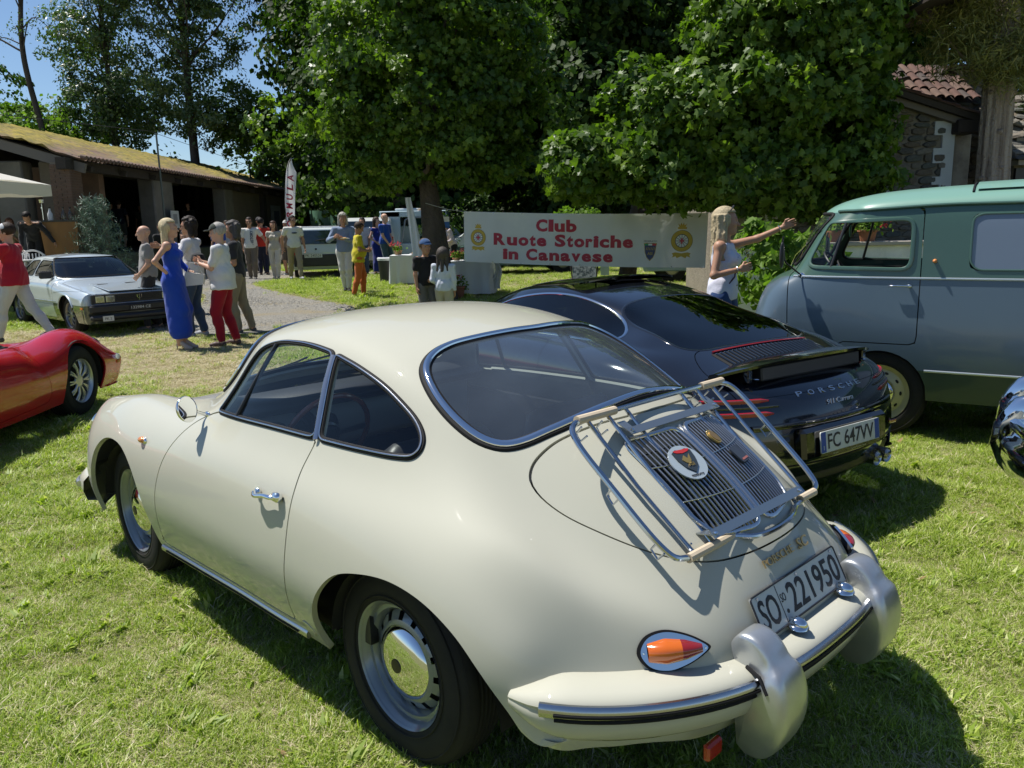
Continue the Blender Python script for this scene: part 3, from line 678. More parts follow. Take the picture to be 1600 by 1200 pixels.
		tree('bush', lb.replace('teaser ', ''), (x, y, .5), z*.8, bl, n, .22, 'blob', m_, BARK, tr=.08, cl_r=.5, seed=60+i, nlimb=3, shell=.6, clump=.45, catg='bush')
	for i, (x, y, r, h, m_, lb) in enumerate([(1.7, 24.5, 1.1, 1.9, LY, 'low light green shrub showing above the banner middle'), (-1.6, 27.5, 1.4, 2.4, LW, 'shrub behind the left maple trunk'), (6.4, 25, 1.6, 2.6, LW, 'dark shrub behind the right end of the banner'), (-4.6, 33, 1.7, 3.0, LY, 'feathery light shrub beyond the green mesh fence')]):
		tree('shrub', lb, (x, y, float(zg(x, y))), h*.6, [(0, 0, h*.5, r, r, h*.45), (r*.4, 0, h*.75, r*.6, r*.6, h*.3)], 2600, .13, 'simple', m_, BARK, tr=.05, cl_r=.35, seed=80+i, nlimb=3, catg='shrub')
	x, y = 3.55, 10.7
	tree('oleander_bush', 'bright green long-leaved bush between the woman in white and the van', (x, y, 0), .9, [(0, 0, .95, .62, .5, .55), (-.2, 0, 1.25, .4, .4, .35), (.3, 0, 1.2, .4, .4, .3)], 2200, .14, 'simple', LY, BARK, tr=.035, cl_r=.22, seed=90, nlimb=5, catg='bush', droop=.1)
	# cypress by the house: fluted trunk and hanging fronds
	CB = mat('cypress bark', (.46, .38, .31), .95, vary=(5, (.17, .12, .09), .14, (3, 3, .12)), bump=(20, 1., .05))
	t = thing('cypress_tree', 'cypress with a thick furrowed pale trunk standing behind the green van', 'tree', (7.76, 13.4, .0)); n = 60; k = 60; V = []; r = np.random.default_rng(4)
	for i in range(k):
		z = 9*i/(k-1); R = np.interp(z, [0, .6, 2, 5, 9], [.36, .27, .235, .20, .12]);
		for j in range(n):
			a = 2*PI*j/n; fl = .055*math.sin(11*a+.5*math.sin(z*1.3)+z*.12)+.035*math.sin(23*a+z*.5)+r.normal(0, .014); V.append((R*(1+fl)*math.cos(a)+.02*math.sin(z), R*(1+fl)*math.sin(a), z))
	place('trunk', raw_mesh('trunk', V, [(i*n+j, i*n+(j+1) % n, (i+1)*n+(j+1) % n, (i+1)*n+j) for i in range(k-1) for j in range(n)], CB, sharp=80), t)
	for zz, a in ((2.9, -1.8), (2.35, -1.5), (3.5, -2.6), (3.5, -.6), (2.2, -2.7)):
		b = MB(); p0 = np.array([.20*math.cos(a), .20*math.sin(a), zz]); b.tube([p0*[.9, .9, 1], p0*[1.25, 1.25, 1]+(0, 0, .02)], [.05, .035], CB, 8); b.obj('branch_stub', t, sharp=80)
	P, D, ci, cc = crown_points([(-.45, -.2, 4.15, .75, .6, .55), (.2, -.3, 4.0, .5, .4, .45), (-.8, 0, 4.7, .7, .6, .6), (.5, 0, 4.9, .9, .7, .7), (-.02, -.45, 3.62, .30, .2, .38), (-.2, 0, 5.6, .8, .7, .7), (-.3, -.3, 3.85, .4, .3, .3)], 14000, seed=5, cl_r=.26, shell=.9, clump=1.2); leaves('crown', P, D, .20, 'needle', LC, t, droop=-.4, jit=1.2)
	P, D, ci, cc = crown_points([(1.5, .8, 4.9, .9, .7, 1.1), (1.4, .8, 3.7, .4, .4, .6)], 3200, seed=6, cl_r=.30, shell=.9); leaves('far_fronds', P, D, .22, 'needle', LW, t, droop=-.6, jit=1.2)
	limbs(t, (0, 0, 3.6), [(-1.2, -.1, 4.6), (.9, -.1, 4.6), (-.4, -.5, 4.3)], .05, CB)
	# maple sprig entering at the right edge
	t = thing('leaf_sprig', 'few bright backlit maple leaves poking in at the right edge', 'branch', (3.98, 6.2, 2.62)); P = np.array([(.06, 0, .04), (.14, .03, -.02), (.16, -.05, .09), (.26, 0, .03), (.34, .04, .08)]); leaves('leaves', P, np.tile((0., -1, .3), (5, 1)), .14, 'maple', LY, t, tone=np.ones(5), jit=.25); b = MB(); b.tube([(.05, 0, .03), (.3, .02, .06), (1.2, .1, .5)], .006, BARK, 6); b.obj('twig', t)
def undergrowth():
	q = np.random.default_rng(77); n = 46000; X = q.uniform(-14, 30, n); Y = 49+q.normal(0, 1.6, n)+.03*X*X*.2; top = 7+2.5*np.sin(X*.5)+1.5*np.sin(X*1.7); Z = .3+top*q.uniform(0, 1, n)**.8
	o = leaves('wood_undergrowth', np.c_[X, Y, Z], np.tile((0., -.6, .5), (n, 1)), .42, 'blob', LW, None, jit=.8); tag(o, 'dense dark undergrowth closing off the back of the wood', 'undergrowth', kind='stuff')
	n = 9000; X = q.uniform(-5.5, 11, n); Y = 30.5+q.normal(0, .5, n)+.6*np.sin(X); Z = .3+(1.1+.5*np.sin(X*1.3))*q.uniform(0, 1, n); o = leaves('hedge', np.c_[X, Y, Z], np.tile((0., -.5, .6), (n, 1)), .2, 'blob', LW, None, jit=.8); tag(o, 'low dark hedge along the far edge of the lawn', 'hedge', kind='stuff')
build_ground(); build_grass(); build_trees(); undergrowth()
def net356():
	# stations nose -> tail; every row: x of the centre, then (x, y, z) of ten lines from the centre down to the sill
	R = []
	def row(xs, ys, zs):
		xs = [xs]*10 if not hasattr(xs, '__len__') else xs
		R.append([(x, y, z) for x, y, z in zip(xs, ys, zs)])
	row([2.76,2.755,2.74,2.72,2.69,2.65,2.6,2.54,2.48,2.43],[0,0.18,0.33,0.42,0.5,0.57,0.64,0.7,0.74,0.76],[0.27,0.27,0.27,0.265,0.26,0.26,0.255,0.25,0.25,0.25])
	row([2.82,2.815,2.8,2.785,2.745,2.705,2.645,2.545,2.46,2.39],[0,0.19,0.36,0.45,0.53,0.6,0.68,0.745,0.775,0.765],[0.39,0.4,0.42,0.42,0.43,0.435,0.42,0.38,0.32,0.25])
	row([2.81,2.805,2.805,2.8,2.765,2.715,2.625,2.495,2.4,2.34],[0,0.2,0.38,0.47,0.55,0.62,0.71,0.78,0.8,0.77],[0.48,0.5,0.54,0.57,0.585,0.58,0.54,0.46,0.36,0.25])
	row([2.73,2.74,2.76,2.76,2.72,2.655,2.545,2.415,2.32,2.24],[0,0.21,0.39,0.48,0.56,0.635,0.735,0.8,0.81,0.775],[0.565,0.585,0.625,0.685,0.705,0.7,0.63,0.51,0.39,0.25])
	row([2.58,2.59,2.62,2.62,2.6,2.54,2.44,2.32,2.22,2.14],[0,0.22,0.4,0.49,0.57,0.65,0.75,0.815,0.815,0.78],[0.64,0.65,0.685,0.76,0.78,0.77,0.69,0.54,0.4,0.25])
	row([2.36,2.37,2.39,2.39,2.38,2.34,2.26,2.16,2.08,2.02],[0,0.23,0.42,0.51,0.59,0.67,0.77,0.825,0.82,0.78],[0.705,0.71,0.73,0.795,0.815,0.81,0.72,0.56,0.41,0.25])
	row([2.08,2.08,2.09,2.09,2.08,2.06,2.01,1.94,1.88,1.84],[0,0.24,0.44,0.53,0.61,0.69,0.785,0.83,0.82,0.775],[0.795,0.795,0.81,0.855,0.865,0.845,0.75,0.59,0.41,0.25])
	row([1.84,1.84,1.84,1.83,1.82,1.8,1.77,1.73,1.7,1.68],[0,0.26,0.47,0.56,0.63,0.7,0.79,0.832,0.82,0.765],[0.88,0.875,0.86,0.872,0.87,0.85,0.76,0.6,0.41,0.25])
	row([1.6,1.59,1.55,1.51,1.49,1.48,1.47,1.45,1.43,1.42],[0,0.28,0.5,0.59,0.655,0.715,0.795,0.835,0.82,0.755],[0.945,0.94,0.91,0.89,0.875,0.855,0.77,0.6,0.41,0.25])
	row([1.545,1.52,1.42,1.31,1.28,1.27,1.26,1.25,1.24,1.24],[0,0.29,0.5,0.6,0.67,0.725,0.8,0.835,0.82,0.75],[0.965,0.965,0.965,0.945,0.905,0.87,0.78,0.61,0.41,0.25])
	row([1.43,1.4,1.28,1.15,1.12,1.1,1.09,1.08,1.07,1.07],[0,0.29,0.49,0.585,0.66,0.725,0.8,0.835,0.82,0.745],[1.07,1.075,1.07,1.05,0.965,0.88,0.785,0.61,0.41,0.25])
	row([1.28,1.25,1.13,0.99,0.95,0.94,0.93,0.92,0.91,0.9],[0,0.29,0.48,0.57,0.645,0.725,0.8,0.835,0.82,0.74],[1.195,1.2,1.2,1.165,1.04,0.89,0.79,0.61,0.41,0.25])
	row([1.08,1.05,0.96,0.82,0.79,0.78,0.77,0.76,0.76,0.75],[0,0.28,0.46,0.555,0.635,0.725,0.8,0.835,0.82,0.74],[1.275,1.27,1.245,1.195,1.07,0.895,0.79,0.61,0.41,0.25])
	row([0.82,0.8,0.74,0.64,0.62,0.61,0.6,0.6,0.6,0.6],[0,0.27,0.45,0.545,0.63,0.725,0.8,0.835,0.82,0.74],[1.315,1.305,1.275,1.215,1.08,0.895,0.79,0.61,0.41,0.25])
	row([0.52,0.5,0.48,0.43,0.42,0.42,0.42,0.42,0.42,0.42],[0,0.27,0.45,0.545,0.63,0.725,0.8,0.837,0.82,0.735],[1.325,1.31,1.27,1.21,1.075,0.895,0.79,0.61,0.41,0.25])
	row([0.2,0.19,0.19,0.19,0.2,0.2,0.21,0.21,0.22,0.22],[0,0.27,0.45,0.545,0.625,0.72,0.8,0.84,0.825,0.74],[1.29,1.265,1.215,1.16,1.05,0.89,0.785,0.61,0.41,0.25])
	row([-0.06,-0.06,-0.05,-0.04,-0.02,0,0,0.02,0.03,0.03],[0,0.27,0.44,0.53,0.615,0.71,0.797,0.842,0.83,0.75],[1.23,1.2,1.12,1.075,0.99,0.88,0.78,0.61,0.41,0.25])
	row([-0.3,-0.3,-0.29,-0.26,-0.23,-0.21,-0.19,-0.17,-0.16,-0.15],[0,0.26,0.43,0.52,0.605,0.695,0.787,0.838,0.83,0.755],[1.13,1.093,0.995,0.95,0.915,0.855,0.765,0.605,0.41,0.25])
	row([-0.52,-0.52,-0.5,-0.46,-0.44,-0.41,-0.38,-0.35,-0.33,-0.32],[0,0.26,0.43,0.515,0.595,0.675,0.765,0.825,0.82,0.76],[1.005,0.968,0.87,0.83,0.82,0.82,0.74,0.595,0.41,0.255])
	row([-0.695,-0.69,-0.667,-0.631,-0.59,-0.56,-0.52,-0.49,-0.46,-0.44],[0,0.26,0.42,0.5,0.575,0.645,0.735,0.8,0.8,0.755],[0.885,0.848,0.76,0.735,0.735,0.74,0.67,0.57,0.42,0.31])
	row([-0.835,-0.825,-0.793,-0.749,-0.7,-0.66,-0.61,-0.58,-0.53,-0.5],[0,0.26,0.41,0.485,0.55,0.615,0.7,0.765,0.78,0.745],[0.755,0.72,0.675,0.665,0.655,0.635,0.59,0.52,0.42,0.36])
	row([-0.915,-0.905,-0.866,-0.818,-0.765,-0.725,-0.67,-0.64,-0.58,-0.54],[0,0.26,0.41,0.48,0.54,0.6,0.675,0.735,0.755,0.735],[0.62,0.618,0.6,0.585,0.565,0.535,0.49,0.36,0.37,0.39])
	row([-0.955,-0.945,-0.905,-0.855,-0.8,-0.76,-0.7,-0.67,-0.61,-0.56],[0,0.26,0.41,0.48,0.54,0.6,0.67,0.725,0.745,0.73],[0.51,0.51,0.505,0.49,0.47,0.455,0.43,0.38,0.385,0.39])
	row([-0.945,-0.935,-0.9,-0.85,-0.795,-0.755,-0.7,-0.675,-0.62,-0.57],[0,0.26,0.41,0.48,0.54,0.6,0.665,0.715,0.735,0.725],[0.4,0.4,0.395,0.395,0.39,0.385,0.38,0.375,0.375,0.375])
	row([-0.915,-0.905,-0.87,-0.82,-0.77,-0.735,-0.69,-0.665,-0.615,-0.575],[0,0.26,0.41,0.48,0.54,0.59,0.65,0.7,0.72,0.72],[0.335,0.335,0.335,0.335,0.335,0.335,0.34,0.345,0.345,0.345])
	return np.array(R)
# ---------- shared car pieces ----------
def split_y(m):
	a, b = clip(m, m.V[:, 1]); return b, a      # left (y>0), right
def side_field(m, poly): return sdpoly(m.V[:, [0, 2]], poly)
def masked(s, keep, far=.15): return np.where(keep, s, far)
def sweep_loop(mb, m, r, material, n=150, off=0., nn=8, flat=None, sm=2):
	C, Nn = loop_curve(m, n, sm, off); mb.tube(C, r, material, nn, closed=True, up=Nn, flat=flat)
def sinkgap(m, s, w):
	"""take m apart along s=0 leaving a gap of width w -> inside, outside"""
	i, o = clip(m, s+w/2);
	o2 = clip(o, s_of(o, m, s)-w/2)[1] if False else None
	return i, o
def open_gap(m, field, w=.004):
	"""field: function(TM)->signed distance; returns (inner panel, rest), a strip w wide between them removed"""
	inner, rest = clip(m, field(m)+w/2)
	_, outer = clip(rest, field(rest)-w/2)
	return inner, outer
def onside(m, x, z, sgn=1):
	h = raycast(m, (x, 2.*sgn, z), (0, -sgn, 0)); return h
def wheel(name, parent, c, side, R=.32, W=.165, rim_r=.195, style='steel', mats=(None, None), steer=0., dz=0.):
	"""tyre, rim and cap; side +1 = left. Outer face at c.y"""
	rim_m, cap_m = mats
	t = thing_part(name, parent, c, (0, 0, steer))
	ax = (0, side, 0)
	mb = MB(); w = W; o = -w   # heights measured from the outer face inwards
	prof = [(rim_r, -.012), (rim_r+.012, .0), (rim_r+.05, .006), (R-.035, .0), (R-.012, -.014), (R-.002, -.03), (R, -.045)]
	k = 5
	for i in range(k):   # grooves round the tread
		a = -.045-(w-.09)*(i+.35)/k; b = -.045-(w-.09)*(i+.65)/k
		prof += [(R, a+.004), (R-.007, a), (R-.007, b), (R, b-.004)]
	prof += [(R, -w+.045), (R-.012, -w+.014), (R-.05, -w), (rim_r, -w+.01)]
	mb.lathe(prof, RUB, axis=ax, n=56)
	for j in range(72):   # shoulder blocks of the tread
		a = 2*PI*j/72; d = np.array([math.cos(a), 0, math.sin(a)])
		mb.box(d*(R-.012)+np.array([0, -side*.024, 0]), (.011, .012, .03), RUB, R=rotm(0, -a, 0)@rotm(0, 0, side*.5))
	mb.lathe([(R-.03, .0015), (R-.033, .0035), (R-.036, .0015)], RUB, axis=ax, n=48)
	mb.lathe([(rim_r+.03, .006), (rim_r+.027, .0085), (rim_r+.024, .006)], RUB, axis=ax, n=48)
	mb.obj('tyre', t, sharp=40)
	rb = MB()
	if style == 'steel':
		rb.lathe([(rim_r+.004, -.004), (rim_r+.010, .002), (rim_r+.008, -.004), (rim_r-.004, -.012), (rim_r-.010, -.03), (rim_r-.022, -.030), (rim_r-.03, -.044), (rim_r-.034, -.058), (rim_r-.035, -.10)], rim_m, axis=ax, n=64)
		# dished disc with slots left open round its edge
		ns = 14; r0 = rim_r-.034; r1 = r0-.026; V = []
		rb.lathe([(r1-.001, -.034), (r1-.02, -.026), (r1-.05, -.026), (.03, -.03)], rim_m, axis=ax, n=56)
		for j in range(ns):
			a = 2*PI*j/ns; rb.lathe([(r0+.002, -.058), (r0-.006, -.046), (r1-.001, -.034)], rim_m, axis=ax, n=4, arc=2*PI/ns*.66, a0=a)
		rb.lathe([(r0, -.10), (.05, -.10)], DARK, axis=ax, n=32)
		rb.obj('rim', t, sharp=50)
		cb = MB(); cr = .118
		cb.lathe([(cr+.002, -.040), (cr, -.030), (cr-.006, -.022), (cr-.022, -.012), (.07, -.003), (.035, .003), (.0005, .004)], cap_m, axis=ax, n=56)
		cp = cb.obj('hubcap', t, sharp=60)
		c2 = MB(); c2.lathe([(.024, .001), (.022, .006), (.0005, .007)], mat('hub crest', (.05, .045, .035), .4, .5), axis=ax, n=24); c2.obj('crest', cp)
	elif style == 'spoke':
		rb.lathe([(rim_r+.006, -.002), (rim_r+.010, .003), (rim_r+.004, -.002), (rim_r-.008, -.02), (rim_r-.012, -.06), (rim_r-.02, -.12)], rim_m, axis=ax, n=56)
		rb.lathe([(.065, -.03), (.06, -.018), (.03, -.012), (.0005, -.012)], rim_m, axis=ax, n=24)
		for j in range(10):
			a = 2*PI*j/10
			for da in (-.09, .09):
				d0 = np.array([math.cos(a), 0, math.sin(a)])*.055; d1 = np.array([math.cos(a+da), 0, math.sin(a+da)])*(rim_r-.008)
				rb.tube([d0+np.array([0, -side*.02, 0]), (d0+d1)/2+np.array([0, -side*.012, 0]), d1+np.array([0, -side*.03, 0])], .009, rim_m, 6, up=(0, 1, 0))
		rb.lathe([(rim_r-.01, -.09), (.02, -.09)], DARK, axis=ax, n=32)
		rb.obj('rim', t, sharp=50)
	elif style == 'painted':
		rb.lathe([(rim_r+.006, .0), (rim_r+.010, .004), (rim_r+.002, -.004), (rim_r-.01, -.03), (rim_r-.03, -.045), (rim_r-.05, -.04), (rim_r-.07, -.028), (.03, -.03)], rim_m, axis=ax, n=56)
		rb.obj('rim', t, sharp=50)
		cb = MB(); cb.lathe([(.118, -.032), (.112, -.010), (.09, .008), (.05, .02), (.0005, .024)], cap_m, axis=ax, n=48); cb.obj('hubcap', t, sharp=60)
		hb = MB()
		for j in range(10):
			a = 2*PI*j/10; hb.ell(np.array([math.cos(a)*(rim_r-.055), -side*.036, math.sin(a)*(rim_r-.055)]), (.016, .006, .01), DARK, R=rotm(0, -a+PI/2, 0))
		hb.obj('slots', t)
	return t
def thing_part(name, parent, loc, rot=(0, 0, 0)):
	o = bpy.data.objects.new(name, None); COL.objects.link(o); o.parent = parent; o.location = loc; o.rotation_euler = rot; o.empty_display_size = .1; return o
# ---------- the cream coupe in front ----------
def build_coupe():
	car = thing('vintage_coupe', 'cream white vintage coupe with chrome luggage rack over its engine lid, nearest car', 'car', (.14167, 2.76056, 0), 2.35055)
	PAINT = mat('cream paint', (.455, .45, .375), .55, coat=.9, coatr=.02, cior=1.3, spec=.08, vary=(2.2, (.435, .43, .355), .3), bump=(220, .012, .002))
	S = Surf(net356()); ru, rv = 250, 221
	P, N = S.grid(ru, rv); N = -N if N[100, 110, 2] < 0 else N
	m = TM(P.reshape(-1, 3), N.reshape(-1, 3), grid_tris(ru, rv))
	a, b, c = m.V[m.T[0]];
	t0 = m.T[ru*rv//2]; g = np.cross(m.V[t0[1]]-m.V[t0[0]], m.V[t0[2]]-m.V[t0[0]])
	if g@m.N[t0[0]] < 0: m.T = m.T[:, ::-1]
	full = m
	# wheel arches
	ra = smooth_poly([(.36, .10), (.33, .33), (.29, .43), (.21, .54), (.12, .615), (.0, .655), (-.14, .672), (-.28, .652), (-.395, .600), (-.47, .535), (-.53, .46), (-.565, .40), (-.585, .34), (-.59, .10)], sharp=(0, 13))
	fa = smooth_poly([(1.62, .10), (1.625, .30), (1.63, .42), (1.665, .53), (1.74, .62), (1.86, .685), (2.0, .70), (2.14, .675), (2.25, .605), (2.32, .50), (2.37, .38), (2.40, .10)], sharp=(0, 11))
	m = clip(m, masked(side_field(m, ra), abs(m.V[:, 1]) > .45))[1]
	m = clip(m, masked(side_field(m, fa), abs(m.V[:, 1]) > .45))[1]
	# window openings
	dwp = smooth_poly([(1.13, .935), (1.085, 1.02), (1.035, 1.115), (.985, 1.175), (.90, 1.207), (.77, 1.219), (.64, 1.219), (.498, 1.208), (.455, 1.08), (.412, .955), (.75, .948)], sharp=(0, 7, 9))
	qwp = smooth_poly([(.475, 1.203), (.34, 1.176), (.20, 1.135), (.097, 1.090), (.02, 1.048), (-.022, 1.012), (-.036, .984), (-.024, .963), (.02, .957), (.17, .956), (.392, .955), (.432, 1.08)], sharp=(0, 10))
	rw = [(.0, 1.268), (.10, 1.267), (.234, 1.257), (.345, 1.239), (.425, 1.210), (.478, 1.172), (.510, 1.115), (.518, 1.055), (.505, 1.013), (.478, .998), (.435, 1.005), (.36, 1.033), (.25, 1.065), (.12, 1.085), (.0, 1.092)]
	rwp = smooth_poly(rw+[(-y, z) for y, z in rw[-2:0:-1]])
	ws = [(0, .995), (.2, .99), (.40, .975), (.52, .965), (.565, .985), (.555, 1.04), (.52, 1.11), (.475, 1.175), (.42, 1.205), (.3, 1.228), (.15, 1.24), (0, 1.243)]
	wsp = smooth_poly(ws+[(-y, z) for y, z in ws[-2:0:-1]])
	glassm = glass('car glass', (.90, .94, .93), ior=1.4); rglass = glass('rear glass', (.62, .70, .74), ior=1.75, sky_haze=.07)
	def cutwin(m, f): return clip(m, f(m))
	openings = []
	for sg in (1, -1):
		for nm, pl in (('side_window', dwp), ('quarter_window', qwp)):
			g, m = cutwin(m, lambda q: masked(side_field(q, pl), (q.V[:, 1]*sg > .3)))
			openings.append((nm, g, sg))
	gr, m = cutwin(m, lambda q: masked(sdpoly(q.V[:, [1, 2]], rwp), q.V[:, 0] < .3))
	gf, m = cutwin(m, lambda q: masked(sdpoly(q.V[:, [1, 2]], wsp), q.V[:, 0] > .8))
	# panels
	ld = [(0, 1.057), (.12, 1.055), (.249, 1.044), (.356, 1.014), (.422, .978), (.462, .946), (.484, .917), (.490, .885), (.478, .850), (.446, .817), (.397, .782), (.34, .758), (.27, .744), (.15, .738), (0, .737)]
	ldp = smooth_poly(ld+[(-y, z) for y, z in ld[-2:0:-1]])
	lid, m = open_gap(m, lambda q: masked(sdpoly(q.V[:, [1, 2]], ldp), q.V[:, 0] < -.2))
	doorp = np.array([(1.135, .933)]+list(smooth_poly([(1.135, .933), (1.20, .915), (1.28, .878), (1.345, .80), (1.41, .70), (1.46, .59), (1.50, .46), (1.545, .34)], 60, closed=False))+[(1.56, .322), (1.52, .310), (.52, .322), (.485, .325), (.470, .345)]+list(smooth_poly([(.455, .40), (.425, .50), (.405, .62), (.398, .72), (.402, .80), (.418, .87), (.409, .95)], 60, closed=False)))
	gaps = []
	for sg in (1, -1):
		d, m = open_gap(m, lambda q: masked(side_field(q, doorp), (q.V[:, 1]*sg > .35)), .006)
		o = tmobj('door', rim(d, .018), PAINT, car); gaps.append(o)
		if sg == 1: door = o
	hdp = smooth_poly([(1.56, 0), (1.56, .25), (1.53, .42), (1.62, .50), (1.9, .47), (2.3, .42), (2.62, .30), (2.72, .15), (2.74, 0), (2.72, -.15), (2.62, -.30), (2.3, -.42), (1.9, -.47), (1.62, -.50), (1.53, -.42), (1.56, -.25)])
	hd, m = open_gap(m, lambda q: masked(sdpoly(q.V[:, [0, 1]], hdp), q.V[:, 2] > .55))
	# grille holes through the lid
	th = math.atan2(1.012-.793, -.454+.744)    # slope of the lid
	def lidxy(q): return q.V[:, [1, 2]]
	def gpoly(sg):
		y0, y1 = (.012, .232); p = [(y0, 1.012), (y1-.02, 1.006), (y1, .995), (y1+.0, .83), (y1-.03, .792), (y0+.04, .782), (y0, .79)]
		return round_poly([(sg*a, b) for a, b in p], .03)
	for sg in (1, -1):
		_, lid = clip(lid, sdpoly(lid.V[:, [1, 2]], gpoly(sg)))
	lid_o = tmobj('engine_lid', rim(lid, .014), PAINT, car)
	tmobj('hood', rim(hd, .014), PAINT, car)
	body = tmobj('body', rim(m, .02), PAINT, car)
	# arch liners, floor, cabin shell: what closes the body off from inside
	ub = MB()
	ub.box((.95, 0, .30), (3.1, 1.16, .05), DARK); ub.box((-.60, 0, .42), (.44, .86, .16), DARK)
	for wx, w0, rr in ((0, .38, .40), (2.0, .38, .40)):
		for sg in (1, -1):
			cx = wx-.08 if wx == 0 else wx; V = [(cx+rr*math.cos(a), sg*y, .31+rr*.86*math.sin(a)) for a in np.linspace(.05, PI-.05, 25) for y in (.74, .42)]
			ub.add(V, [(2*i, 2*i+2, 2*i+3, 2*i+1) for i in range(24)]+[tuple(2*i+1 for i in range(25))], DARK)
	ub.box((2.5, 0, .42), (.3, .9, .25), DARK); ub.box((1.0, 0, .31), (.9, 1.44, .06), DARK)
	ub.obj('underbody', car)
	# wheels
	RIM = mat('grey painted rim', (.20, .225, .25), .28, .35, coat=.6)
	wheel('wheel', car, (0, .715, .318), 1, R=.32, W=.17, rim_r=.192, mats=(RIM, CHROME))
	wheel('wheel', car, (0, -.715, .318), -1, R=.32, W=.17, rim_r=.192, mats=(RIM, CHROME))
	wheel('wheel', car, (2.06, .72, .318), 1, R=.32, W=.17, rim_r=.192, mats=(RIM, CHROME), steer=-.03)
	wheel('wheel', car, (2.06, -.72, .318), -1, R=.32, W=.17, rim_r=.192, mats=(RIM, CHROME), steer=-.03)
	# windows: seal, chrome or dark trim, glass
	for nm, g, sg in openings:
		go = tmobj(nm, g, glassm, car); tb = MB()
		sweep_loop(tb, g, .011, SEAL, off=.002, flat=(1.0, .55))
		sweep_loop(tb, g, .0028, mat('bright trim', (.5, .51, .53), .22, 1), off=.010, flat=(1, .5), sm=3)
		tb.obj('window_seal', go)
	# vent pane post and its latch
	for sg in (1, -1):
		vb = MB(); h0 = onside(full, .955, .95, sg)[0]; h1 = onside(full, .895, 1.205, sg)[0]
		vb.tube([h0+(0, sg*.004, 0), (h0+h1)/2+(0, sg*.006, 0), h1+(0, sg*.002, 0)], .009, BLK, 8); vb.obj('vent_post', car)
	for sg in (1, -1):
		pb = MB(); h = [onside(full, .400+(.086*t), .955+.25*t, sg)[0]+(0, sg*.012, 0) for t in (0, .33, .66, 1)]
		pb.tube(h, .008, mat('bright trim'), 8, flat=(1.3, .6)); pb.obj('door_pillar_trim', car)
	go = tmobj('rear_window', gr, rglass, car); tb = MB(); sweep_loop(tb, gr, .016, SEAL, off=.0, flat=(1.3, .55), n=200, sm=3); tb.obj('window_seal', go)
	tb = MB(); C, Nn = loop_curve(gr, 220, 4, .008); ctr = C.mean(0); C = C+(C-ctr)/np.linalg.norm(C-ctr, axis=1, keepdims=True)*-.004
	tb.tube(C, .0105, CHROME, 10, closed=True, up=Nn, flat=(1.05, .75)); tb.obj('window_trim', go)
	go = tmobj('windscreen', gf, glassm, car); tb = MB(); sweep_loop(tb, gf, .014, SEAL, off=.002, flat=(1, .6)); sweep_loop(tb, gf, .006, CHROME, off=.01); tb.obj('window_seal', go)
	# grilles: frame, bars, cross wires
	for sg in (1, -1):
		gm, _ = clip(full, masked(sdpoly(full.V[:, [1, 2]], gpoly(sg)), full.V[:, 0] < -.2))
		gb = MB(); C, Nn = loop_curve(gm, 90, 1, .004); gb.tube(C, .007, CHROME2, 8, closed=True, up=Nn, flat=(1, .7))
		gp = gpoly(sg); go = gb.obj('engine_grille', lid_o)
		k = 13; zt, zb = gp[:, 1].max(), gp[:, 1].min()
		for i in range(k):
			y = sg*(.020+.205*i/(k-1)); zs = []
			for z in np.linspace(zt, zb, 60):
				if sdpoly(np.array([[y, z]]), gp)[0] < 0: zs.append(z)
			if len(zs) < 4: continue
			pts = [raycast(full, (-3., y, z), (1, 0, 0)) for z in np.linspace(zs[0], zs[-1], 8)]
			bb = MB(); bb.tube([p_[0]+p_[1]*.002 for p_ in pts], .0036 if i != 0 else .006, ALU, 6, up=(0, 1, 0)); bb.obj('grille_bar', go)
		wb = MB()
		for z in (.94, .865):
			pts = [raycast(full, (-3., sg*y, z), (1, 0, 0)) for y in np.linspace(.02, .225, 5)]
			wb.tube([p_[0]+p_[1]*.006 for p_ in pts], .0018, ALU, 5)
		wb.obj('cross_wire', go)
	eb = MB();
	pts = [raycast(full, (-3., 0, z), (1, 0, 0)) for z in np.linspace(1.01, .795, 6)]
	eb.tube([p_[0]+p_[1]*.002 for p_ in pts], .010, ALU, 8, up=(0, 1, 0), flat=(1, .6)); eb.obj('centre_strip', lid_o)
	ib = MB(); ib.box((-.56, 0, .78), (.38, .50, .04), mat('engine bay', (.03, .032, .03), .8), R=rotm(0, -th, 0)); ib.obj('engine_bay', car)
	# local frame on the lid for everything fixed there
	def at(y, z, off=0.):
		h = raycast(full, (-3., y, z), (1, 0, 0)); return h[0]+h[1]*off, h[1]
	def onplane(y, z, off, upish=(0, 0, 1)):
		p_, n_ = at(y, z, off); ex = np.cross(np.array(upish), n_); ex /= np.linalg.norm(ex); return p_, ex, np.cross(n_, ex), n_
	# badges on the grille
	bb = MB(); p_, ex, ey, n_ = onplane(.115, .935, .012)
	R3 = np.stack([ex, ey, n_], 1)
	def disc(mb, p_, ex, ey, rx, ry, d, m_, n=32): mb.prism([(rx*math.cos(2*PI*i/n), ry*math.sin(2*PI*i/n)) for i in range(n)], p_+n_*d, ex, ey, d, m_)
	PL = mat('badge plate', (.42, .49, .53), .3, .3)
	disc(bb, p_, ex, ey, .062, .062, .004, PL)
	shield = [(0, -.052), (.024, -.030), (.034, -.004), (.036, .026), (.020, .034), (0, .030), (-.020, .034), (-.036, .026), (-.034, -.004), (-.024, -.030)]
	bb.prism(shield, p_+n_*.008+ey*.012, ex, ey, .004, mat('badge dark', (.03, .04, .05), .35))
	GOLD = mat('badge gold', (.50, .36, .12), .35, .7); RED = mat('badge red', (.45, .03, .03), .4)
	bb.prism([(x*.85, y*.16+.026) for x, y in shield], p_+n_*.0095+ey*.012, ex, ey, .0015, RED)
